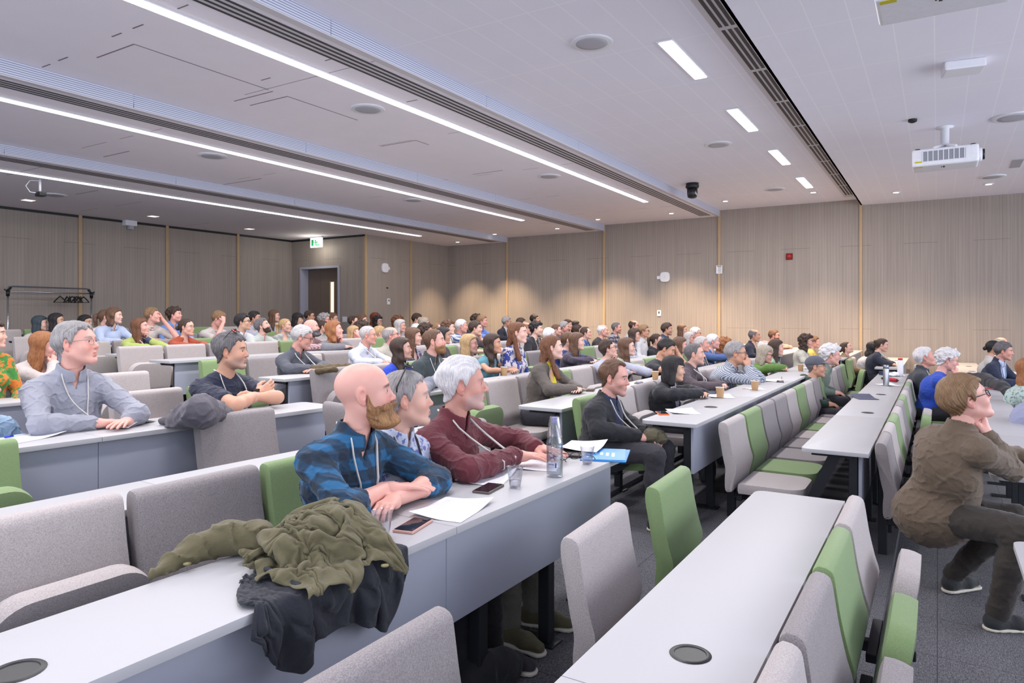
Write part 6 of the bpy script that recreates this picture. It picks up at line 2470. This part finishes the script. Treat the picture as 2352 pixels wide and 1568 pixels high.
def wrist_watch(info, q, mat):
    e, w = info['E'][q], info['W'][q]
    d = (w - e) / np.linalg.norm(w - e)
    c = Vector(e + (w - e) * .90)
    R = Vector(d).to_track_quat('Z', 'Y').to_matrix().to_4x4()
    mb = MB().lathe([(.031, -.011), (.034, -.008), (.034, .008), (.031, .011)], n=22, mat=Matrix.Translation(c) @ R, cap0=False, cap1=False)
    o = mb.build('watch', mat, info['root'], True)
    u_ = R @ Vector((0, 0, 1))
    up_ = (Vector((0, 0, 1)) - u_ * u_.z).normalized()
    R2 = up_.to_track_quat('Z', 'Y').to_matrix().to_4x4()
    MB().box((-.017, -.017, .030), (.017, .017, .041), .004, mat=Matrix.Translation(c) @ R2).build('watch_face', M['black'], o)


wrist_watch(sunman, 1, M['black'])
wrist_watch(maroon, 1, plain('watch_light', srgb(200, 200, 214), .3))
if __name__ == '__main__' and False:
    for p in PEOPLE:
        print(p)

# ================================================================== things lying on the desks
HB, HD = ROWS['B'][1], .635


def on(u, v, h):
    return at_h(u, v, h)


def facing(p):
    """angle that turns local -y towards the camera"""
    return math.atan2(-p.x, p.y) * 0 + math.atan2(p.y, p.x) - math.pi / 2


MPAPER = NT('printed_paper')
_x, _y, _z = MPAPER.xyz(MPAPER.obj())
_ln = MPAPER.math('LESS_THAN', MPAPER.math('FRACT', MPAPER.math('DIVIDE', _y, .0085)), .42)
_wd = MPAPER.noise(MPAPER.mapping(MPAPER.obj(), (160, 118, 1)), 1.0, 1)
_in = MPAPER.math('MULTIPLY', MPAPER.math('LESS_THAN', MPAPER.math('ABSOLUTE', _x), .082), MPAPER.math('LESS_THAN', MPAPER.math('ABSOLUTE', _y), .118))
_m = MPAPER.math('MULTIPLY', MPAPER.math('MULTIPLY', _ln, MPAPER.math('GREATER_THAN', _wd, .44)), _in)
MPAPER.base(MPAPER.mix(MPAPER.math('MULTIPLY', _m, .42), srgb(234, 234, 240), srgb(96, 96, 108)))
MPAPER.b.inputs['Roughness'].default_value = .7
MPAPER = MPAPER.m
MBLANK = plain('plain_paper', srgb(234, 234, 241), .7, 0, .01)


def paper(u, v, h, rz, label, curl=.012, fold=0.0, mat=None, sx=.105, sy=.1485, lift=.0, group='printed sheets on the desks'):
    p = on(u, v, h)
    n, m = 13, 17
    bm = bmesh.new()
    g = []
    for i in range(n):
        row = []
        for j in range(m):
            a, b = i / (n - 1) * 2 - 1, j / (m - 1) * 2 - 1
            z = .0016 + curl * max(0, (abs(a * .6 + b * .8) - .55)) ** 1.5 * 1.2 + fold * max(0, 1 - abs(b) * 1.0) * .0
            z += fold * (.035 * (1 - abs(b + .1) / 1.1 if abs(b + .1) < 1.1 else 0) if fold > 0 else 0)
            row.append(bm.verts.new((a * sx, b * sy, z + lift)))
        g.append(row)
    for i in range(n - 1):
        for j in range(m - 1):
            bm.faces.new((g[i][j], g[i + 1][j], g[i + 1][j + 1], g[i][j + 1]))
    me = bpy.data.meshes.new('paper_sheet')
    bm.to_mesh(me)
    bm.free()
    o = link('paper_sheet', me, mat or MPAPER, None, True)
    o.location = p
    o.rotation_euler = (0, 0, rz)
    return tag(o, label, 'paper', group)


R_ = math.radians
paper(1040, 1169, HB, R_(-80), 'printed sheet beside the pink phone, before the bald bearded man', .02)
paper(1118, 1096, HB, R_(-72), 'printed sheet behind the grey phone on the nearest long desk', .016)
paper(1238, 1066, HB, R_(-70), 'printed sheet just left of the glass bottle', .012)
paper(1340, 1032, HB, R_(-78), 'white sheet on top of the notebook and blue folder', .02, lift=.018, mat=MBLANK)
paper(288, 976, HD, R_(-60), 'folded printed sheet in front of the hands of the grey shirted man', .0, fold=1.0)
paper(60, 1006, HD, R_(-74), 'white sheet under the blue pen at the left edge', .02, mat=MBLANK)
paper(1568, 945, HB, R_(-60), 'white sheet beside the orange phone', .012)
paper(1655, 910, HB, R_(-66), 'white sheet under the first brown paper cup', .01)
paper(1735, 893, HB, R_(-62), 'white sheet under the second brown paper cup', .004, sx=.08, sy=.10)
paper(1775, 874, HB, R_(-70), 'white sheets in front of the man in gingham', .01)
paper(1346, 845, .69, R_(-70), 'white sheet before the long haired woman in dark plaid', .02)
paper(2040, 884, .86, R_(-60), 'white sheet before the steel flask', .02, mat=MBLANK)
paper(2060, 862, .86, R_(-80), 'white sheet behind the red umbrella', .006, mat=MBLANK)
paper(2258, 879, .93, R_(-50), 'white sheet on the front desk next to the dark coat', .03, mat=MBLANK)
paper(1860, 846, HB, R_(-66), 'white sheets by the paper cup before the man in the cap', .01, mat=MBLANK)


def phone(u, v, h, rz, case, label):
    p = on(u, v, h)
    root = empty('phone', p, rz, label, 'phone', 'phones on the desks')
    mb = MB().box((-.0385, -.0775, .0), (.0385, .0775, .010), .0045, 3)
    auto_smooth(mb.build('case', plain('phone_case', case, .35, .2), root))
    MB().box((-.0345, -.0735, .0095), (.0345, .0735, .0108), .001, 1).build('screen', plain('phone_glass', srgb(26, 26, 34), .06), root)
    MB().box((.008, .050, .0105), (.030, .068, .0125), .002, 1).build('camera_window', plain('phone_lens', srgb(60, 56, 62), .15), root)


phone(949, 1210, HB, R_(-78), srgb(206, 158, 146), 'phone in a pink case next to the clear plastic cup')
phone(1122, 1124, HB, R_(-82), srgb(96, 88, 80), 'grey phone lying before the man in maroon')
phone(1521, 950, HB, R_(-60), srgb(222, 112, 60), 'phone with an orange rim at the end of a desk')
phone(1356, 897, .69, R_(-70), srgb(70, 60, 56), 'dark phone on the desk before the woman in yellow')
phone(1467, 880, .69, R_(-75), srgb(120, 92, 72), 'brown phone on the desk of the woman in sage green')
phone(1792, 877, HB, R_(-80), srgb(80, 80, 88), 'dark phone on the sheets of the man in gingham')


def clear(name, tint, gloss, rough=.04):
    """clear thin plastic or glass: mostly see-through with bright reflections at grazing angles"""
    t = NT(name)
    tr = t.n('ShaderNodeBsdfTransparent')
    tr.inputs[0].default_value = tint
    gl = t.n('ShaderNodeBsdfGlossy')
    gl.inputs['Roughness'].default_value = rough
    lw = t.n('ShaderNodeLayerWeight')
    lw.inputs[0].default_value = gloss
    mx = t.n('ShaderNodeMixShader')
    t.put(mx.inputs[0], t.math('ADD', .05, t.math('MULTIPLY', lw.outputs['Facing'], .75), clamp=True))
    t.t.links.new(tr.outputs[0], mx.inputs[1])
    t.t.links.new(gl.outputs[0], mx.inputs[2])
    t.t.links.new(mx.outputs[0], t.t.nodes['Material Output'].inputs[0])
    return t.m


MCUP = clear('clear_plastic', (.93, .93, .95, 1), .22, .10)
MWATER = clear('water', (.90, .92, .95, 1), .10, .03)


def plastic_cup(u, v, h, label, fill=.0, flip=False, z0=0.0):
    p = on(u, v, h) + Vector((0, 0, z0))
    root = empty('plastic_cup', p, 0, label, 'cup', 'clear plastic cups')
    prof = [(.0005, .004), (.021, .004), (.0225, .0), (.0235, .006), (.027, .03), (.0275, .031), (.0345, .086), (.0365, .088), (.0365, .090), (.0338, .0885), (.0262, .031), (.022, .007), (.0005, .0065)]
    if flip:
        prof = [(r, .09 - z) for r, z in prof][::-1]
    auto_smooth(MB().lathe(prof, n=32, cap0=False, cap1=False).build('cup_wall', MCUP, root), 50)
    if fill:
        r1 = .0222 + (.0340 - .0222) * fill
        MB().lathe([(.0005, .0075), (.0205, .0075), (r1 - .002, .008 + .078 * fill), (.0005, .008 + .078 * fill)], n=28, cap0=False, cap1=False).build('water', MWATER, root, True)


plastic_cup(877, 1236, HB, 'clear plastic cup beside the olive coat and pink phone')
plastic_cup(1183, 1120, HB, 'clear plastic cup beside the grey phone', .30)
plastic_cup(1349, 1066, HB, 'clear plastic cup half full of water by the blue folder', .42)

# bottle with an upturned cup on it
p = on(1274, 1094, HB)
root = empty('glass_bottle', p, 0, 'tall glass water bottle with blue print and an upturned cup on top', 'bottle')
MGL = clear('bottle_glass', (.92, .94, .96, 1), .18, .03)
auto_smooth(MB().lathe([(.0005, .006), (.030, .002), (.036, .0), (.038, .006), (.038, .150), (.036, .165), (.020, .205), (.014, .225), (.0135, .262), (.0115, .262), (.0115, .226), (.0335, .162), (.0355, .15), (.0355, .012), (.0005, .010)], n=36, cap0=False, cap1=False).build('bottle_body', MGL, root), 50)
MB().lathe([(.0005, .012), (.0348, .012), (.0348, .142), (.0005, .142)], n=32, cap0=False, cap1=False).build('water', MWATER, root, True)
MB().lathe([(.0145, .245), (.0150, .247), (.0150, .268), (.013, .270)], n=24, cap0=False).build('bottle_cap', plain('cap_blue', srgb(120, 122, 176), .4), root, True)
blue_print = plain('print_blue', srgb(44, 52, 116), .5)
mb = MB()
ang = math.atan2(-p.y, -p.x)


def arc_print(mb, a0, z0, a1, z1, w=.0022, r=.0384):
    n = 6
    for k in range(n):
        f0, f1 = k / n, (k + 1) / n
        q0, q1 = ang + a0 + (a1 - a0) * f0, ang + a0 + (a1 - a0) * f1
        h0, h1 = z0 + (z1 - z0) * f0, z0 + (z1 - z0) * f1
        mb.quad((r * math.cos(q0), r * math.sin(q0), h0 - w / 2), (r * math.cos(q1), r * math.sin(q1), h1 - w / 2),
                (r * math.cos(q1), r * math.sin(q1), h1 + w / 2), (r * math.cos(q0), r * math.sin(q0), h0 + w / 2))


for a0, z0, a1, z1 in [(-.75, .084, .15, .100), (-.75, .100, .15, .084), (-.70, .092, .2, .093), (-.6, .078, -.1, .106), (-.35, .108, .05, .080)]:
    arc_print(mb, a0, z0, a1, z1)
mb.build('printed_mark', blue_print, root)
mb = MB()
for k in range(9):     # a short printed word
    a = -.80 + k * .085
    arc_print(mb, a, .0615, a + .05, .0615, .007 if k % 3 else .010)
arc_print(mb, .05, .058, .22, .058, .020)
mb.build('printed_word', blue_print, root)
mb = MB()
arc_print(mb, .55, .150, .80, .150, .010)
mb.build('printed_tag', plain('print_sky', srgb(90, 150, 200), .5), root)
plastic_cup(1274, 1094, HB, 'clear plastic cup turned upside down over the neck of the glass bottle', 0, True, .183)

# spectacles lying on the desk
p = on(1330, 1069, HB)
o = link('spectacles', GL['dark'].copy(), None, None, True)
o.location = p + Vector((0, 0, .024))
o.rotation_euler = (R_(0), 0, R_(-35))
tag(o, 'thin dark spectacles lying beside the half full cup', 'glasses')

# the folder, notebook and papers at the end of the desk
p = on(1392, 1046, HB)
root = empty('folder', p, R_(-72), 'bright blue printed folder at the end of the nearest long desk', 'folder')
MB().box((-.115, -.16, .0), (.115, .16, .006), .001, 1).build('cover', plain('folder_blue', srgb(30, 128, 200), .35, 0, .1, 14), root)
mb = MB().box((-.11, -.15, .0062), (.10, .15, .009), .001, 1, mat=Matrix.Rotation(R_(4), 4, 'Z'))
mb.build('flap', plain('folder_blue_flap', srgb(44, 142, 210), .3, 0, .1, 14), root)
mb = MB()
for k in range(4):
    mb.box((.03 - k * .03, -.07 + .02 * k, .0092), (.045 - k * .03, .03, .0098), mat=Matrix.Rotation(R_(4), 4, 'Z'))
mb.build('print', plain('folder_print', srgb(214, 228, 240), .5), root)
p = on(1312, 1042, HB)
root = empty('notebook', p + Vector((0, 0, .0)), R_(-74), 'black notebook beneath the white sheet next to the blue folder', 'book')
MB().box((-.075, -.105, .0), (.075, .105, .014), .002, 1).build('cover', plain('notebook_black', srgb(36, 30, 32), .5), root)
MB().box((-.072, -.102, .003), (.0765, .1055, .0115)).build('pages', MBLANK, root)

# paper cups
MKRAFT = plain('kraft_card', srgb(186, 150, 110), .7, 0, .04)


def paper_cup(u, v, h, label):
    p = on(u, v, h)
    root = empty('paper_cup', p, 0, label, 'cup', 'brown paper cups')
    auto_smooth(MB().lathe([(.0275, .0), (.0290, .002), (.0385, .092), (.0370, .092), (.028, .008), (.0005, .008)], n=28, cap1=False).build('cup_wall', MKRAFT, root), 50)
    MB().tube([(.0388 * math.cos(q), .0388 * math.sin(q), .0925) for q in [2 * math.pi * k / 28 for k in range(28)]], .0022, 6, closed=True).build('rim', plain('cup_rim', srgb(232, 226, 218), .6), root, True)
    MB().lathe([(.0005, .072), (.0355, .072)], n=24, cap0=False, cap1=False).build('coffee', plain('coffee', srgb(70, 44, 30), .2), root)


paper_cup(1654, 913, HB, 'brown paper cup on the white sheet before the shaven man in brown')
paper_cup(1734, 896, HB, 'brown paper cup between the grommet and the man in gingham')
paper_cup(1839, 852, HB, 'brown paper cup at the elbow of the man in the cap')
paper_cup(1505, 872, .69, 'brown paper cup left of the woman with the black bob')
paper_cup(1158, 862, .635, 'brown paper cup before the woman in the teal top')
paper_cup(305, 801, .432, 'brown paper cup in front of the woman in lime green')
paper_cup(15, 832, .633, 'brown paper cup at the left edge before the green floral shirt')
paper_cup(1291, 836, .69, 'brown paper cup behind the woman in yellow')
MB_ = MB().box((-.015, -.03, 0), (.015, .03, .004), .001, 1)
o = MB_.build('card', MKRAFT)
o.location = on(1712, 893, HB)
o.rotation_euler = (0, 0, .4)
tag(o, 'small brown card by the second brown paper cup', 'card')

# pens
def pen(u, v, h, rz, col, label):
    p = on(u, v, h)
    root = empty('pen', p + Vector((0, 0, .006)), rz, label, 'pen', 'pens on the desks')
    MB().tube([(0, -.06, 0), (0, .045, 0)], .0042, 8).build('barrel', plain('pen_barrel', srgb(200, 200, 214), .3), root, True)
    MB().tube([(0, .035, 0), (0, .078, 0)], .0052, 8).tube([(.006, .035, .004), (.004, .076, .003)], .0016, 6).build('pen_cap', plain('pen_cap', col, .35), root, True)
    MB().tube([(0, -.06, 0), (0, -.072, 0)], [.0042, .001], 8).build('tip', plain('pen_tip', col, .35), root, True)


pen(46, 1001, HD - .004, R_(100), srgb(30, 50, 180), 'blue ballpoint pen on the sheet at the left edge')
pen(1795, 868, HB, R_(-80), srgb(50, 44, 70), 'dark pen lying before the man in gingham')
pen(1170, 871, .635, R_(-60), srgb(40, 40, 46), 'dark pen near the paper cup of the woman in teal')

# steel flask, red umbrella, white bottle and litter on the second desk
p = on(2035, 886, .86)
root = empty('steel_flask', p, 0, 'brushed steel flask standing on the white desk', 'flask')
auto_smooth(MB().lathe([(.030, .0), (.034, .003), (.034, .20), (.031, .215)], n=28).build('flask_body', M['chrome'], root), 50)
auto_smooth(MB().lathe([(.031, .216), (.033, .219), (.033, .258), (.030, .262)], n=28).build('flask_lid', plain('lid_steel', srgb(150, 152, 160), .3, .9), root), 50)
p = on(2045, 876, .86)
root = empty('umbrella', p + Vector((0, 0, .03)), R_(-60), 'folded red umbrella with black handle behind the steel flask', 'umbrella')
MB().tube([(0, -.16, 0), (0, .08, 0)], [.022, .028], 10).build('furled_canopy', plain('umbrella_red', srgb(176, 24, 44), .6, 0, .15, 40), root, True)
MB().tube([(0, .08, 0), (0, .21, -.005)], [.012, .018], 10).build('handle', M['black'], root, True)
MB().tube([(0, -.16, 0), (0, -.21, 0)], .006, 8).build('ferrule', M['black'], root, True)
p = on(2068, 864, .86)
root = empty('water_bottle', p, 0, 'white bottle with a red lid beyond the red umbrella', 'bottle')
auto_smooth(MB().lathe([(.036, .0), (.039, .004), (.039, .22), (.030, .235)], n=28).build('bottle_body', M['white_plastic'], root), 50)
MB().lathe([(.030, .236), (.030, .262), (.026, .266)], n=20).box((.0, -.008, .245), (.045, .008, .262), .003, 1).build('bottle_lid', plain('lid_red', srgb(200, 66, 50), .4), root, True)
p = on(2042, 862, .86)
root = empty('box', p, R_(-55), 'dark blue box on the white desk before the girl in the white tee', 'box')
MB().box((-.08, -.13, 0), (.08, .13, .055), .004).build('carton', plain('box_navy', srgb(46, 56, 82), .5), root)
p = on(2052, 864, .86)
F = Field()
for k in range(7):
    F.ell((rng.uniform(-.06, .06), rng.uniform(-.06, .06), .025 + rng.uniform(0, .02)), (.04, .035, .025), .015)
V, Fc = field_mesh(F, .008, post=lambda D, x, y, z: D + NZ[2](x, y, z, 110) * .005)
V[:, 2] = np.maximum(V[:, 2], .001)
o = link('tissue', to_mesh('tissue', [(V, Fc)]), MBLANK)
o.location = p
tag(o, 'crumpled white tissue by the white bottle', 'tissue')
p = on(1985, 914, .86)
root = empty('leaflet', p, R_(-68), 'dark blue open leaflet near the green chair', 'leaflet')
mb = MB()
mb.box((-.10, -.15, .002), (.10, .15, .006), .001, 1)
mb.box((-.10, -.15, .0), (.10, .15, .003), .001, 1, mat=Matrix.Translation((.0, .0, .006)) @ Matrix.Rotation(R_(9), 4, 'X'))
mb.build('sheets', plain('leaflet_navy', srgb(62, 66, 92), .5, 0, .3, 18), root)
p = on(2272, 893, .93)
o = MB().box((-.05, -.09, 0), (.05, .09, .010), .003).build('wallet', plain('wallet_red', srgb(168, 84, 88), .5))
o.location = p
o.rotation_euler = (0, 0, R_(-40))
tag(o, 'dusty red notebook beside the dark coat on the front desk', 'book')


# ------------------------------------------------------------------ coats and bags: heaped cloth
def heap(name, label, cat, blobs, col, res, world=True, k=.05, amp=.012, f1=22, f2=48, floor_z=None, seed=0, group=None, extra=None, rough=.8, col2=None):
    """blobs: capsules (a, b, ra, rb) or ellipsoids (centre, radii); sharp-creased like heavy cloth."""
    F = Field()
    for b in blobs:
        if len(b) == 4:
            F.rc(b[0], b[1], b[2], b[3], k)
        else:
            F.ell(b[0], b[1], k)
    na, nb_ = NZ[seed % 6], NZ[(seed + 2) % 6]

    def post(D, x, y, z):
        a = na(x, y, z, f1)
        b = nb_(x, y, z, f2)
        D = D - amp * (np.exp(-(a / .28) ** 2) - .3) * 1.0 - amp * .5 * (np.exp(-(b / .28) ** 2) - .3)
        if floor_z is not None:
            D = np.maximum(D, floor_z - z)
        if extra is not None:
            D = extra(D, x, y, z)
        return D
    V, Fc = field_mesh(F, res, post=post)
    c = V.mean(0)
    c[2] = V[:, 2].min()
    me = to_mesh(name, [(V - c, Fc, V - c)], 'hp')
    me.materials.append(MCLOTH['plain'])
    o = link(name, me)
    o.location = c
    o['c1'] = [float(q) for q in srgb(*col)]
    o['c2'] = [float(q) for q in srgb(*(col2 or col))]
    return tag(o, label, cat, group)


ZB_ = ZC - HB


def T(u, v, dz=0.0):
    return np.array(at_z(u, v, ZB_ + dz))


from mathutils import noise as mnoise


def drape(name, label, pts_fn, nx, ny, colliders, col, frames=34, thick=.0022, bend=.6, self_col=True, mass=.35, col2=None):
    """A sheet of heavy cloth, gathered in folds, that falls onto what is under it and stays as it lands."""
    bm = bmesh.new()
    gr = [[bm.verts.new(pts_fn(i / (nx - 1), j / (ny - 1))) for j in range(ny)] for i in range(nx)]
    for i in range(nx - 1):
        for j in range(ny - 1):
            bm.faces.new((gr[i][j], gr[i + 1][j], gr[i + 1][j + 1], gr[i][j + 1]))
    me = bpy.data.meshes.new(name)
    bm.to_mesh(me)
    bm.free()
    o = link(name, me)
    tmp = []
    for V_, F_ in colliders:
        m_ = bpy.data.meshes.new('support')
        m_.from_pydata([tuple(v) for v in V_], [], [tuple(f) for f in F_])
        c_ = link('support', m_)
        md = c_.modifiers.new('c', 'COLLISION')
        c_.collision.thickness_outer = .004
        c_.collision.cloth_friction = 40
        tmp.append(c_)
    cl = o.modifiers.new('cloth', 'CLOTH')
    st = cl.settings
    st.quality = 6
    st.mass = mass
    st.tension_stiffness = st.compression_stiffness = 18
    st.shear_stiffness = 8
    st.bending_stiffness = bend
    st.air_damping = 3
    cs = cl.collision_settings
    cs.distance_min = .004
    cs.collision_quality = 3
    cs.use_self_collision = self_col
    cs.self_distance_min = .003
    for f_ in range(1, frames + 1):
        S.frame_set(f_)
    ev = o.evaluated_get(bpy.context.evaluated_depsgraph_get())
    me2 = bpy.data.meshes.new_from_object(ev)
    me2.name = name
    o.modifiers.clear()
    o.data = me2
    for c_ in tmp:
        bpy.data.objects.remove(c_)
    S.frame_set(1)
    co = np.zeros(len(me2.vertices) * 3)
    me2.vertices.foreach_get('co', co)
    co = co.reshape(-1, 3)
    c = co.mean(0)
    c[2] = co[:, 2].min()
    me2.vertices.foreach_set('co', (co - c).ravel())
    a = me2.attributes.new('hp', 'FLOAT_VECTOR', 'POINT')
    a.data.foreach_set('vector', (co - c).ravel())
    o.location = c
    sm = o.modifiers.new('smooth', 'SUBSURF')
    sm.levels = sm.render_levels = 1
    so = o.modifiers.new('thickness', 'SOLIDIFY')
    so.thickness = thick
    me2.materials.clear()
    me2.materials.append(MCLOTH['plain'])
    me2.polygons.foreach_set('use_smooth', np.ones(len(me2.polygons), dtype=bool))
    o['c1'] = o['c2'] = [float(q) for q in srgb(*col)]
    return tag(o, label, 'coat')


def T(u, v, dz=0.0):
    return np.array(at_z(u, v, ZC - HB + dz))


ZB_ = ZC - HB
px_, py_, rot_ = LEFT['B']
ex = Vector((math.cos(R_(rot_)), -math.sin(R_(rot_)), 0))       # along the desk, to the right
ey = Vector((math.sin(R_(rot_)), math.cos(R_(rot_)), 0))        # across the desk, away from the front edge
o0 = Vector((px_, py_, ZB_))


def DK(x, y, z=0.0):
    """desk coordinates: x along it from its right end, y back from its front edge, z above its top"""
    return o0 + ex * x + ey * y + Vector((0, 0, z))


def dk(p):
    q = Vector(p) - o0
    return q.dot(ex), q.dot(ey), q.z


def box_mesh(x0, x1, y0, y1, z0, z1):
    V_ = [DK(x, y, z) for x in (x0, x1) for y in (y0, y1) for z in (z0, z1)]
    F_ = [(0, 1, 3, 2), (4, 6, 7, 5), (0, 4, 5, 1), (2, 3, 7, 6), (0, 2, 6, 4), (1, 5, 7, 3)]
    return V_, F_


xa = dk(at_h(520, 1420, HB))[0]
xb = dk(at_h(905, 1272, HB))[0]
desk_col = box_mesh(-3.2, -.2, 0, DEPTH, -.50, 0)
panel_col = box_mesh(-3.2, -.2, .045, .065, -.40, -.03)


def navy_pts(s_, t_):
    # s along the desk, t from the back of the heap to the hanging hem; gathered in upright folds
    w = xb - xa + .10
    x = xa - .03 + w * s_
    fold = math.sin(s_ * 31) + .6 * math.sin(s_ * 47 + 1.3) + .5 * mnoise.noise((s_ * 7, t_ * 3, 2))
    L = float(np.interp(s_, [0, .08, .26, .40, .52, .66, .84, 1], [.03, .10, .19, .12, .11, .16, .20, .10]))
    d = -.26 + t_ * (.26 + L)            # signed distance past the front edge
    if d < .0:
        x += -d * .62 * (1 - s_) ** 2
        return DK(x + .012 * math.sin(t_ * 9), -d * .9, .045 + .020 * fold)
    return DK(x + .012 * math.sin(t_ * 11), -.045 - d * .30 - .022 * fold * min(1, d * 8 + .3), .045 - d * .80 + .010 * fold)


navy = drape('coat', 'black navy coat hanging over the desk edge beneath the olive coat', navy_pts, 84, 50, [desk_col], (30, 32, 42), 30)

# the olive coat: a crumpled sheet thrown over its own bundled inner folds
core = Field()
oc = [dk(T(u, v)) for u, v in [(545, 1262), (635, 1272), (720, 1265), (800, 1250), (850, 1262)]]
for (x_, y_, z_), r, h in zip(oc, (.05, .075, .085, .075, .045), (.015, .045, .055, .04, .02)):
    core.ell(np.array(DK(x_, .15, h)), (r * 1.25, r * 1.15, r), .04)
cv_, cf_ = field_mesh(core, .02)
ol0, ol1 = dk(T(470, 1300))[0], dk(T(905, 1280))[0]


def olive_pts(s_, t_):
    w = ol1 - ol0
    x = ol0 - .02 + (w + .05) * s_
    y = .37 - .46 * t_
    n1 = mnoise.noise((s_ * 4.0, t_ * 3.2, 4.0))
    n2 = mnoise.noise((s_ * 8, t_ * 6.5, 9.0))
    dome = .20 * math.sin(math.pi * min(1, max(0, s_))) ** .6 * math.sin(math.pi * min(1, max(0, t_ * .9 + .08))) ** .6
    ridge = (1 - abs(n1) * 2.2) * .070 + (1 - abs(n2) * 2) * .022
    return DK(x + .05 * n2, y + .05 * n1, .05 + dome + ridge)


olive = drape('coat', 'olive green coat heaped on the desk in front of the bald bearded man', olive_pts, 88, 70, [box_mesh(-3.2, -.2, -.05, DEPTH, -.03, .012), (cv_, cf_)], (100, 93, 66), 26, bend=1.2)
# its empty sleeve lying along the desk
sl = Field()
sp = [T(348, 1322, .012), T(400, 1290, .018), T(460, 1258, .035), T(525, 1235, .05), T(600, 1235, .05)]
for i in range(4):
    sl.rc(sp[i], sp[i + 1], (.012, .026, .040, .050)[i], (.026, .040, .050, .05)[i], .03)


def sl_post(D, x, y, z):
    D = D - (np.exp(-(NZ[1](x, y, z, 55) / .25) ** 2) - .25) * .010
    return np.maximum(D, ZB_ + .002 - z)


sv_, sf_ = field_mesh(sl, .007, post=sl_post)
sv_ = sv_ - np.array(olive.location)
so_ = link('sleeve', to_mesh('sleeve', [(sv_, sf_, sv_)], 'hp'), MCLOTH['plain'], olive)
so_['c1'] = so_['c2'] = [float(q) for q in srgb(100, 93, 66)]
for q_ in ((430, 1296), (884, 1300)):
    pp = Vector(T(q_[0], q_[1], .02)) - olive.location
    MB().lathe([(.001, .0), (.011, .0), (.011, .004), (.001, .005)], pp, 14).build('button', plain('button_olive', srgb(120, 112, 70), .4), olive, True)


# folded grey coat before the man in the navy tee
def T2(u, v, dz=0.0):
    return np.array(at_z(u, v, ZC - HD + dz))


heap('coat', 'folded charcoal grey coat on the desk between the two seated men', 'coat',
     [(T2(372, 968, .02), T2(420, 958, .05), .025, .05), (T2(410, 962, .05), T2(455, 945, .11), .06, .085), (T2(455, 945, .12), T2(492, 945, .08), .085, .07),
      (T2(490, 950, .06), T2(538, 956, .02), .07, .020), (T2(400, 972, .02), T2(520, 962, .02), .045, .04)],
     (88, 84, 92), .0085, k=.05, amp=.012, f1=24, f2=55, floor_z=ZC - HD + .002, seed=2)
# brown bag on the desk of the man in the grey jumper
def T3(u, v, dz=0.0, h=.565):
    return np.array(at_h(u, v, h - dz))


heap('bag', 'flat brown canvas bag lying on the desk of the man in the grey jumper', 'bag',
     [(T3(725, 850, .03), T3(800, 846, .04), .055, .06), (T3(730, 853, .06), T3(770, 848, .075), .03, .03)], (92, 78, 52), .012, k=.03, amp=.010, f1=40, f2=80, floor_z=ZC - .565 + .002, seed=4)
# grey sleeve draped over the desk end by the man in the green polo
heap('jacket', 'grey knitted sleeve of a jacket draped over a desk end', 'jacket',
     [(T3(1010, 872, .06, .635), T3(985, 880, .06, .635), .055, .05), (T3(985, 882, .05, .635), T3(972, 905, .0, .635), .05, .042), (T3(972, 905, .0, .635), T3(966, 915, -.09, .635), .042, .04)],
     (120, 122, 136), .010, k=.03, amp=.008, seed=5)
# dark coat on the front desk at the right
heap('coat', 'dark grey coat thrown across the front desk at the right', 'coat',
     [(T3(2225, 868, .04, .93), T3(2262, 872, .06, .93), .08, .09), (T3(2262, 873, .05, .93), T3(2300, 890, .03, .93), .09, .08), (T3(2300, 890, .02, .93), T3(2318, 905, -.02, .93), .08, .06)],
     (44, 44, 50), .016, k=.05, amp=.014, floor_z=None, seed=0)
# knitted hat in the hands of the man in the black jacket, trouser legs and shoes seen below desks are parts of their people
hw_ = [blackj['root'].matrix_world]
wl, wr_ = blackj['W'][-1], blackj['W'][1]
mid = (wl + wr_) / 2 + np.array((0, .09, .01))
rt_ = blackj['root']
rotz = Matrix.Rotation(rt_.rotation_euler.z, 3, 'Z')
wp = np.array(rotz @ Vector(mid)) + np.array(rt_.location)
heap('hat', 'olive cloth hat held in the lap of the man in the black jacket', 'hat',
     [(wp + (-.05, 0, .0), wp + (.05, 0, .01), .05, .045), (wp + (0, -.05, -.02), wp + (0, .03, .0), .045, .04)], (88, 82, 62), .009, k=.03, amp=.010, f1=40, f2=80, seed=2)
# black bag under the nearest long desk
zf = FLOOR['B']
bp = at_z(1150, 1560, zf + .02)
heap('bag', 'black bag on the floor under the nearest long desk, beside the shoes', 'bag',
     [((bp.x - .14, bp.y + .05, zf + .06), (bp.x + .03, bp.y, zf + .06), .075, .07), ((bp.x - .10, bp.y + .02, zf + .12), (bp.x, bp.y, zf + .09), .05, .05)], (26, 26, 30), .012, k=.04, amp=.010, floor_z=zf + .002, seed=3)
place_chairs()
